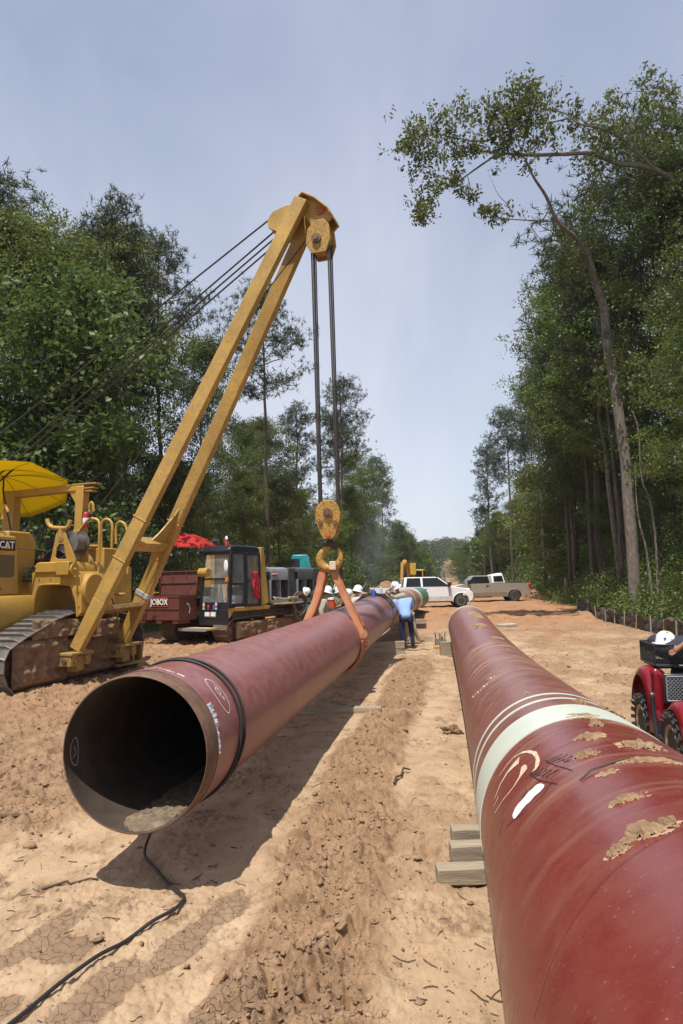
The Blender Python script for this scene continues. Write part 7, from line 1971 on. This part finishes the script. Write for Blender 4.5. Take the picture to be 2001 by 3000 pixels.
# ================================================================ quad bike and rider
FQ = Frame(3.42, 7.32, math.radians(8.8))
M_qred = pm('glossy dark red plastic', (.22, .006, .014), .30, var=.1, coat=.3, dirt=.28, dcol=(.4, .28, .2), bmp=0)
M_mesh = pm('black expanded metal', (.02, .02, .022), .5, bmp=.1)
M_rimt = pm('muddy beige rim', (.30, .23, .14), .7, var=.3, dirt=.4, bmp=.3)
gq = gz(3.5, 8.0)
qd = empty('quad_bike', 'red quad bike with knobbly tyres and a black mesh basket at the right edge', 'quad bike', (FQ.o.x, FQ.o.y, gq), -FQ.az)
def tyre(c, r, w, name='tyre'):
    x0, y, z = c
    prof = [(r * .55, -w * .42), (r * .80, -w * .50), (r * .93, -w * .46), (r * .96, -w * .3), (r * .97, 0), (r * .96, w * .3), (r * .93, w * .46), (r * .80, w * .50), (r * .55, w * .42)]
    tt = B().lathe(prof, c, 'x', 32).build(name, M_tire, qd, smooth=True)
    b = B()
    for k in range(20):
        a = 2 * math.pi * k / 20
        for s_, sh in ((-1, 0), (1, .5)):
            aa = a + sh * 2 * math.pi / 20
            Mx = Matrix.Translation(c) @ Matrix.Rotation(aa, 4, 'X')
            M2 = Mx @ Matrix.Translation((s_ * w * .24, 0, r * .97)) @ Matrix.Rotation(s_ * .45, 4, 'Z')
            b.box(-w * .24, w * .24, -.022, .022, -.02, .020, M2)
            M3 = Mx @ Matrix.Translation((s_ * w * .49, 0, r * .86)) @ Matrix.Rotation(s_ * .5, 4, 'Y')
            b.box(-.012, .012, -.022, .022, -.05, .05, M3)
    b.build('tread_lugs', M_tire, tt, bevel=.004, )['kind'] = 'stuff'
    s_ = -1 if x0 < .5 else 1
    f = x0 + s_ * w * .38
    B().lathe([(0, 0), (r * .14, s_ * .01), (r * .2, -s_ * .03), (r * .42, -s_ * .02), (r * .5, s_ * .02), (r * .60, s_ * .03), (r * .60, -s_ * .05), (0, -s_ * .06)], (f, y, z), 'x', 24).build('rim', M_rimt, tt, smooth=True)
for (x, y) in ((.08, 0), (.92, 0), (.08, 1.15), (.92, 1.15)): tyre((x, y, .30), .315, .24)
B().box(.35, .65, -.3, 1.4, .28, .55).cyl((.1, 0, .3), (.9, 0, .3), .03, n=8).cyl((.1, 1.15, .3), (.9, 1.15, .3), .03, n=8).box(.3, .7, .2, .9, .5, .75).build('chassis', M_dark, qd, bevel=.03)
def shell(name, rows, mat_, th=.012): return B().sheet(rows).build(name, mat_, qd, smooth=True, thick=th)
def fender(name, yc, x0, x1, zt, ra, a0, a1, mat_, bulge=.04):
    rows = []
    for k in range(13):
        a = math.radians(a0 + (a1 - a0) * k / 12); row = []
        for q in range(7):
            f = q / 6; x = x0 + (x1 - x0) * f
            rr_ = ra - (.05 if q == 0 else 0) + bulge * math.sin(math.pi * f)
            row.append((x, yc + rr_ * math.cos(a), .30 + (rr_ + zt) * math.sin(a)))
        rows.append(row)
    return shell(name, rows, mat_)
fender('front_fender', -.02, -.02, .34, .03, .37, 172, 25, M_qred); fender('front_fender', -.02, .98, .66, .08, .40, 172, 25, M_qred)
fender('rear_fender', 1.16, -.03, .24, .16, .44, 185, 20, M_qred, .06); fender('rear_fender', 1.16, 1.03, .64, .16, .44, 185, 20, M_qred, .06)
b = B().prism([(-.35, .62), (-.30, .78), (.0, .86), (.35, .84), (.45, .66), (.3, .55), (-.3, .50)], .30, .70, 'x'); b.build('front_cowl', M_qred, qd, bevel=.05)
# side of the rear body: red shoulder, black vented panel
rows = []
for k in range(9):
    f = k / 8; rows.append([(.0 + .02 * math.sin(3 * f) , .80 - .05 * f, .40 + .56 * f), (.03, .72 - .04 * f, .40 + .58 * f), (.08, .68, .40 + .57 * f), (.13, .70, .40 + .50 * f)])
shell('side_shoulder', rows, M_qred)
B().box(.10, .44, .60, .63, .60, .93).build('vent_frame', M_black, qd, bevel=.02)
rows = [[(-.03 + .01 * q, .74 - .03 * q + .10 * (k / 8) ** 2, .92 - .72 * k / 8) for q in range(6)] for k in range(9)]
shell('mud_flap', [[(-.02 + .05 * q, .72 - .16 * (1 - math.cos(k / 8 * 1.4)) + .02 * q, .70 - .52 * k / 8) for q in range(5)] for k in range(9)], M_black, .02)
B().box(.02, .33, .18, .70, .20, .24).build('footwell', M_black, qd, bevel=.01); B().box(.67, .98, .18, .70, .20, .24).build('footwell', M_black, qd, bevel=.01)
B().prism([(.35, .80), (.5, .84), (.9, .86), (1.2, .95), (1.2, .80), (.4, .70)], .34, .66, 'x').build('saddle', M_black, qd, bevel=.05)
lb_ = B().box(.228, .30, .585, .592, .38, .54).build('warning_label', M_white, qd); B().box(.23, .298, .580, .584, .51, .535).build('label_band', pm('orange lens', (.7, .16, .02), .3), lb_)
b = B()
for z in (.88, .90): b.tube(catmull([(.18, -.38, .72), (.16, -.44, .85), (.20, -.3, .93), (.22, .2, .94)], 5), .016, 8)
b.tube([(.2, -.1, .935), (.8, -.1, .935)], .014, 8).tube([(.2, .1, .94), (.8, .1, .94)], .014, 8).tube([(.78, -.38, .72), (.80, -.44, .85), (.80, -.3, .93), (.78, .2, .94)], .016, 8).tube([(.16, -.44, .85), (.82, -.44, .85)], .016, 8)
b.build('front_rack', M_black, qd, smooth=True)
B().tube([(.25, .32, 1.05), (.38, .24, 1.02), (.5, .22, .98), (.62, .24, 1.02), (.75, .32, 1.05)], .014, 8).cyl((.20, .34, 1.05), (.30, .30, 1.05), .022, n=8).cyl((.70, .30, 1.05), (.80, .34, 1.05), .022, n=8).beam((.5, .22, .98), (.5, .1, .7), .04, .04).build('handlebar', M_black, qd, smooth=True)
B().tube([(.16, 1.0, .955), (.16, 1.55, .955), (.92, 1.55, .955), (.92, 1.0, .955)], .018, 8, closed=True).tube([(.4, 1.1, .95), (.4, 1.1, .85)], .016, 6).tube([(.7, 1.1, .95), (.7, 1.1, .85)], .016, 6).build('rear_rack', M_black, qd, smooth=True)
bx = (.13, .97, 1.02, 1.60, .975, 1.20)
def bk_wall(p, q, z0, z1, name='basket_side'):
    p = Vector(p); q = Vector(q); L = (q - p).length; d = (q - p) / L; b = B(); st = .040; n = int(L / st)
    for k in range(-int((z1 - z0) / .02), n + 1):
        for s_ in (1, -1):
            pts = []
            x0_ = k * st; x1_ = x0_ + (z1 - z0) * 1.0
            za, zb = z0, z1
            if x0_ < 0: za = z0 - x0_; x0_ = 0
            if x1_ > L: zb = z1 - (x1_ - L); x1_ = L
            if zb - za < .01: continue
            A, C2 = (p + d * x0_, p + d * x1_) if s_ == 1 else (p + d * (L - x0_), p + d * (L - x1_))
            b.beam((A.x, A.y, za), (C2.x, C2.y, zb), .0065, .0065)
    b.tube([(p.x, p.y, z1), (q.x, q.y, z1)], .011, 6).tube([(p.x, p.y, z0), (q.x, q.y, z0)], .011, 6).tube([(p.x, p.y, z0), (p.x, p.y, z1)], .009, 6)
    return b
vg = bk_wall((.13, .595), (.41, .595), .63, .90).build('vent_grid', M_grey, qd)
bs_ = empty('wire_basket', 'black expanded-metal basket on the rear rack of the red quad bike', 'basket', tuple(FQ.o + FQ.r * .55 + FQ.d * 1.3 + Vector((0, 0, gq + .975))), -FQ.az)
cor = [(-.42, -.30), (.42, -.30), (.42, .30), (-.42, .30)]
for k in range(4):
    bk_wall((*cor[k], 0), (*cor[(k + 1) % 4], 0), 0, .24).build('basket_side', M_mesh, bs_)
B().box(-.42, .42, -.30, .30, -.008, .0).build('basket_floor', M_mesh, bs_)
o = B().ball((0, 0, -.02), .36, .25, .15, 20, 12).ball((-.2, .05, .05), .16, .14, .10).build('dark_jacket', pm('dark blue-black cloth', (.03, .03, .045), .9, bmp=.5, fine=20), smooth=True, label='crumpled dark jacket stuffed into the quad bike basket', cat='jacket')
o.location = FQ.o + FQ.r * .50 + FQ.d * 1.28 + Vector((0, 0, gq + 1.17)); o.rotation_euler = (0, 0, -.3)
lh = loose_hat('white hard hat with small stickers lying on the jacket in the basket', FQ.o + FQ.r * .33 + FQ.d * 1.24 + Vector((0, 0, gq + 1.21)), Matrix.Rotation(.15, 3, 'Y'), .92)
for (x, z, m_) in ((.0, .135, pm('yellow sticker', (.7, .55, .05))), (-.05, .07, M_pblue), (.03, .05, M_porange)):
    B().ball((x, -.105 + (.04 if z > .1 else 0), z), .018, .006, .014, 8, 6).build('sticker', m_, lh)
def q_w(x, y, z): return tuple(FQ.o + FQ.r * x + FQ.d * y + Vector((0, 0, z + gq)))
person('man in light blue shirt at the right edge, hand on the quad basket',
       dict(anL=q_w(1.42, 1.2, .09), anR=q_w(1.40, .8, .09), knL=q_w(1.30, 1.2, .50), knR=q_w(1.22, .86, .52), hpL=q_w(1.50, 1.15, .92), hpR=q_w(1.50, .95, .92), pelvis=q_w(1.52, 1.05, .98), chest=q_w(1.14, .92, 1.40), neck=q_w(1.12, .92, 1.58), head=q_w(1.12, .92, 1.75),
            shL=q_w(.92, .86, 1.50), shR=q_w(1.42, 1.27, 1.46), elL=q_w(.60, .84, 1.37), elR=q_w(1.35, 1.45, 1.2), wrL=q_w(.42, .90, 1.22), wrR=q_w(1.1, 1.5, 1.1)),
       M_blue, M_trous, face=(-1, -.1, -.1), hat=True)

# ================================================================ silt fence, mounds, rail, far machines, small things
M_silt = pm('black silt fence fabric', (.030, .026, .023), .55, var=.3, vs=2, dirt=.55, dcol=(.16, .105, .065), ds=1.2, bmp=.3)
sf = empty('silt_fence', 'sagging black silt fence staked along the foot of the right wood', 'silt fence', (10.3, 21, 0))
so_ = Vector((10.3, 21, 0))
line = catmull([(12.75, 37.5, 0), (12.3, 34.5, 0), (11.75, 31.5, 0), (11.5, 29.5, 0), (11.3, 27.8, 0), (10.95, 25.6, 0), (10.85, 23.8, 0), (10.4, 21.8, 0), (10.15, 20.0, 0), (9.6, 17.5, 0), (9.0, 14.5, 0), (8.5, 11, 0), (8.1, 7.5, 0)], 14)
rows = []
for k, p in enumerate(line):
    row = []
    n_q = 9
    gh_ = gz(p.x, p.y)
    hh = .58 + .10 * math.sin(k * .21) + .13 * (float(fbm(np.array([k * .13]), np.array([3.]), 3, 4)[0]) - .5)
    for q in range(n_q):
        f = q / (n_q - 1)
        w_ = (float(fbm(np.array([k * .22 + q * .1]), np.array([q * .7]), 3, 12)[0]) - .5)
        row.append((p.x + w_ * .28 + .18 * (f - .5) * math.sin(k * .25), p.y + w_ * .1, gh_ - .06 + hh * f))
    rows.append([tuple(Vector(r_) - so_) for r_ in row])
B().sheet(rows).build('fabric', M_silt, sf, smooth=True, thick=.006)
for k in range(3, len(line), 11):
    p = line[k]; b = B().beam((0, 0, -.1), (random.uniform(-.06, .06), random.uniform(-.05, .05), .56), .04, .04)
    o = b.build('stake', M_wood, sf); o.location = Vector((p.x - .10, p.y, gz(p.x, p.y))) - so_
def mound(name, label, cx, cy, rx, ry, h, seed, mat_):
    rows = []
    gb = float(base_h(cx, cy))
    for i in range(41):
        row = []
        for j in range(41):
            x = -1.25 + 2.5 * i / 40; y = -1.25 + 2.5 * j / 40
            r_ = math.hypot(x, y); n1 = float(fbm(np.array([x * 1.6 + seed]), np.array([y * 1.6]), 4, seed)[0]) - .5; n2 = float(fbm(np.array([x * 7 + seed]), np.array([y * 7]), 3, seed + 3)[0]) - .5
            z = h * sst(0, 1.25, 1 - r_ + n1 * .9) * 1.15 + (n2 * .16 * h if r_ < 1.1 else 0) - .08
            row.append((x * rx, y * ry, z))
        rows.append(row)
    o = B().sheet(rows).build(name, mat_, smooth=True, label=label, cat='dirt mound'); o.location = (cx, cy, gb); return o
M_mound = pm('orange brown spoil', (.36, .19, .095), .95, var=.3, vs=.9, bmp=.9, fine=4, dirt=.4, dcol=(.20, .11, .06), ds=1.0)
M_mound2 = pm('pale orange spoil', (.50, .30, .16), .95, var=.3, vs=.9, bmp=.9, fine=4, dirt=.3, dcol=(.30, .17, .09), ds=1.0)
mound('dirt_mound', 'brown spoil heap rising behind the bed of the white pickup', 3.6, 58, 3.1, 3.5, 1.45, 3, M_mound)
mound('dirt_mound', 'low brown spoil heap left of the taller one beside the smoke', 1.3, 54, 2.4, 2.5, 1.2, 14, M_mound)
mound('dirt_mound', 'pale orange spoil heap seen between the two pickup cabs', 11.4, 68, 3.2, 3.5, 1.5, 6, M_mound2)
mound('dirt_mound', 'second pale spoil heap farther off between the two pickup cabs', 11.5, 92, 3.4, 4, 1.8, 16, M_mound2)
mound('dirt_mound', 'small orange heap behind the tailgate of the tan pickup', 14.6, 52.6, 1.5, 1.2, .95, 9, M_mound)
for k, (x, y, s_) in enumerate([(11.6, 70.5, 1.0), (22.5, 140, 2.2), (27, 158, 2.4)]):
    mound('dirt_mound', ['grey rubble lying on top of the pale spoil heap', 'distant bright heap on the cleared strip', 'farthest bright heap on the cleared strip'][k], x, y, 1.6 * s_, 1.5 * s_, .8 * s_, 30 + k, M_mound2)
def excavator(label, x, y, rz, s=1.0, paint=M_yel, armc=None):
    t = empty('excavator', label, 'excavator', (x, y, float(base_h(x, y))), rz); t.scale = (s, s, s)
    for sy in (-1, 1): B().prism([(-1.6, .1), (-1.8, .45), (-1.55, .85), (1.55, .85), (1.8, .45), (1.6, .1)], sy * 1.0 - .25, sy * 1.0 + .25, 'y').build('track', M_dark, t, bevel=.05)
    B().box(-1.8, .9, -1.2, 1.2, 1.0, 1.9).build('house', paint, t, bevel=.12)
    cb_ = B().box(.2, 1.5, .25, 1.2, 1.0, 2.75).build('cab', paint, t, bevel=.1); B().box(1.49, 1.52, .35, 1.1, 1.6, 2.6).box(.35, 1.35, 1.19, 1.22, 1.7, 2.6).build('cab_glass', M_glass, cb_)
    B().tube([(.9, -.2, 1.3), (2.0, -.2, 3.0), (3.2, -.2, 3.5), (4.3, -.2, 3.0)], [.22, .28, .24, .18], 6).build('boom', armc or paint, t, smooth=True)
    B().tube([(4.1, -.2, 3.4), (4.7, -.2, 1.6), (4.8, -.2, .9)], [.18, .16, .12], 6).build('dipper_arm', armc or paint, t, smooth=True)
    B().prism([(4.3, .9), (5.0, .95), (5.1, .4), (4.6, .05), (4.2, .3)], -.6, .2, 'y').build('bucket', M_dark, t, bevel=.04)
    B().cyl((1.2, -.2, 1.2), (2.4, -.2, 2.9), .08, n=8).build('hydraulic_ram', M_steel, t, smooth=True)
    return t
excavator('yellow excavator behind the white pickup, seen end-on with its boom towards us', 6.9, 66, -1.9, .95)
excavator('distant yellow excavator on the far slope of the strip', 33, 205, 2.6, 1.4, armc=M_black)
M_pt = pm('yellow post paint', (.55, .36, .05), .5)
t = empty('marker_post', 'yellow-topped marker post standing before the spoil heaps', 'post', (6.15, 60, float(base_h(6.15, 60))))
B().beam((0, 0, 0), (0, 0, 2.3), .12, .12).build('post', M_wood, t); B().box(-.25, .25, -.15, .15, 2.0, 3.0).build('yellow_panel', M_pt, t, bevel=.02)
t = empty('utility_pole', 'thin dark pole standing on the far strip above the white pickup hood', 'pole', (16.5, 112, float(base_h(16.5, 112)))); B().cyl((0, 0, 0), (0, 0, 4.2), .12, .09, n=8).build('pole_shaft', M_dgrey, t, smooth=True)
gl = float(base_h(14.9, 45.5))
t = empty('post_and_rail', 'weathered wooden post with a single rail in the grass beyond the tan pickup', 'fence rail', (14.75, 45.5, gl))
B().cyl((0, 0, 0), (0, 0, 1.45), .09, n=10).build('post', M_wood, t, smooth=True); B().cyl((1.5, .2, 0), (1.5, .2, 1.05), .08, n=10).build('post', M_wood, t, smooth=True)
B().beam((-.1, -.08, .82), (1.65, .12, .80), .09, .07).build('rail', M_wood, t)
# tool bucket and grinder
gb_ = gz(2.87, 20.7)
t = empty('tool_bucket', 'battered tool bucket bristling with brushes beside the right pipe', 'bucket', (2.87, 20.6, gb_))
b = hollow(B(), -.16, .16, -.13, .13, 0, .24, .012); b.build('container', pm('battered tin', (.25, .24, .22), .6, metal=.3, dirt=.5, var=.3, bmp=.3), t, bevel=.004)
for k in range(9):
    a = random.uniform(-.13, .12); hgt_ = random.uniform(.30, .46)
    B().beam((a, random.uniform(-.1, .1), .05), (a + random.uniform(-.08, .06), random.uniform(-.1, .1), hgt_), .022, .022).build('tool', [M_wood, M_black, M_steel][k % 3], t)
t = empty('angle_grinder', 'yellow power grinder lying in front of the tool bucket', 'grinder', (2.78, 20.25, gb_ + .05), .3)
B().cyl((-.17, 0, 0), (.06, 0, .0), .042, n=12).build('body', M_pt, t, bevel=.008); B().cyl((.06, 0, 0), (.13, 0, 0), .035, n=10).build('gear_head', M_steel, t, bevel=.005); B().cyl((.11, 0, -.01), (.11, 0, -.02), .06, n=14).build('disc', M_dark, t); B().beam((.08, .03, 0), (.08, .14, .02), .025, .025).build('side_handle', M_black, t)
B().tube([(x, y, gz(x, y) + .012) for x, y in ((2.6, 20.3), (2.45, 20.1), (2.3, 20.2), (2.2, 20.0), (2.0, 20.1), (1.85, 20.3))], .010, 6).build('power_cord', M_hose, smooth=True, label='thin black power cord running from the grinder to the crouching workers', cat='cord')
# things on and at the weld
def on_top(y, a=90, R=.5334): return frame_at(axL if y < YW else ax3, y, math.radians(a), R)[0]
def drink_w(p, label, h, r, cm, capm):
    t = empty('bottle', label, 'bottle', tuple(p))
    B().lathe([(0, 0), (r, 0), (r, h * .62), (r * .9, h * .72), (r * .4, h * .88), (0, h * .9)], n=14).build('container', cm, t, smooth=True)
    B().lathe([(0, h * .88), (r * .45, h * .88), (r * .45, h), (0, h)], n=10).build('cap', capm, t, smooth=True)
drink_w(on_top(18.9, 84), 'blue-purple drinks bottle standing on the pipe by the gloved hands', .26, .045, M_pblue, M_white)
drink_w(on_top(20.9, 84), 'clear bottle with a red cap on the pipe between the two masked workers', .28, .045, M_pet, M_pred)
b = B(); rs_ = random.Random(8)
for k in range(7):
    y0 = 19.2 + .12 * k; b.tube(catmull([on_top(y0 + rs_.uniform(-.3, .3), a, .56 + rs_.uniform(0, .07)) for a in (150, 120, 95, 70, 45, 20)], 5), .015, 5)
b.build('weld_leads', M_dark, smooth=True, label='tangle of dark welding leads draped over the joint', cat='cables')
t = empty('cutting_torch_band', 'dark metal crawler band clamped round the weld joint', 'clamp', tuple(on_top(19.4, 90)))
o = sleeve('band', axL, 19.34, 19.46, .556, M_black, None, nth=64, edge=.02); put3(o, t)
o = sleeve('band', axL, 19.22, 19.27, .550, M_steel, None, nth=64, edge=.02); put3(o, t)
for k in range(3): B().box(-.07, .07, -.07, .07, .04, .16).build('roller_box', M_dark, t, bevel=.01).location = on_top(19.4, 60 + 30 * k, .55) - Vector(t.location) - Vector((0, 0, .04))
t = empty('water_cooler', 'orange water cooler with a white lid on the stand between the two left workers', 'cooler', (-.33, 21.0, 1.12))
B().lathe([(0, 0), (.13, 0), (.15, .36), (0, .36)], n=18).build('body', pm('orange plastic', (.62, .09, .03), .4, var=.05), t, smooth=True); B().lathe([(0, .36), (.165, .36), (.165, .41), (0, .43)], n=18).build('lid', M_white, t, smooth=True)
B().box(-.25, .25, -.2, .2, -1.12, -.002).build('stand', M_dark, t, bevel=.02)
loose_hat('white welding hood hanging behind the hand of the dark-shirted worker', (.12, 21.9, 1.64), Matrix.Rotation(1.2, 3, 'Y'), 1.1)
for k, (x, y, rz_, lean, lb) in enumerate([(1.05, 29, .3, .5, 'leaning timber nearest the hoist, behind the masked worker'), (1.5, 30, .25, .7, 'second leaning timber farther from the hoist'), (.6, 31, .1, .2, 'long timber lying across the spoil')]):
    o = timber(lb, (x, y, .55 + .2 * (lean > .3)), (2.3, .16, .16), rz_, -lean - .2, group=None)
b = B()
for k in range(3):
    pass
def board(label, x, y, L, w, rz_, mat_, h=.03, cat='board'):
    o = B().box(-L / 2, L / 2, -w / 2, w / 2, 0, h).build('board', mat_, bevel=.004, label=label, cat=cat); o.location = (x, y, gz(x, y) + .01); o.rotation_euler = (.03, -.04, rz_)
board('thin dark board lying flat on the ground right of the pipe end', 8.6, 34.5, 2.0, .18, .05, M_dgrey); board('second thin dark board end to end with the first beyond the pipe', 10.4, 33.8, 2.2, .15, -.12, M_dark)
board('pale slab lying on the sand right of the far pipe', 6.75, 28.6, .75, .5, .35, pm('pale slab', (.42, .36, .27), .9, bmp=.3), .08, 'slab')
board('flat broken plank on the bare ground near the quad bike', 6.3, 15.2, .6, .12, -.1, M_wood)
# ---------------------------------------------------------------- air
m, nt, bs, out = new_mat('summer haze')
nt.nodes.remove(bs)
pv = nt.nodes.new('ShaderNodeVolumePrincipled'); pv.inputs['Density'].default_value = 0.00028
pv.inputs['Color'].default_value = (.86, .91, 1.0, 1); pv.inputs['Anisotropy'].default_value = .2
nt.links.new(pv.outputs[0], out.inputs['Volume'])
B().box(-1550, 1550, -1550, 1550, -6, 45).build('haze', m, kind='stuff', label='thin summer haze over the clearing')

m, nt, bs, out = new_mat('thin welding smoke')
nt.nodes.remove(bs)
pv = nt.nodes.new('ShaderNodeVolumePrincipled'); pv.inputs['Color'].default_value = (.82, .88, .98, 1)
v_ = objvec(nt, (1, 1, .5)); tc_ = nt.nodes.new('ShaderNodeTexCoord')
ln_ = nt.nodes.new('ShaderNodeVectorMath'); ln_.operation = 'LENGTH'
mp_ = nt.nodes.new('ShaderNodeMapping'); mp_.inputs['Scale'].default_value = (1 / 1.1, 1 / 1.1, 1 / 2.4); nt.links.new(tc_.outputs['Object'], mp_.inputs['Vector']); nt.links.new(mp_.outputs[0], ln_.inputs[0])
dn = mth(nt, 'MULTIPLY', rng_(nt, ln_.outputs['Value'], .15, 1.0, 1, 0), rng_(nt, noise(nt, 1.6, 4, .6, v_, .8), .42, .70, 0, .30))
nt.links.new(dn, pv.inputs['Density']); nt.links.new(pv.outputs[0], out.inputs['Volume'])
o = B().ball((0, 0, 0), 1.1, 1.1, 2.4, 16, 12).build('smoke', m, kind='stuff', label='faint bluish smoke rising behind the weld crew'); o.location = (1.35, 27.0, 3.4)
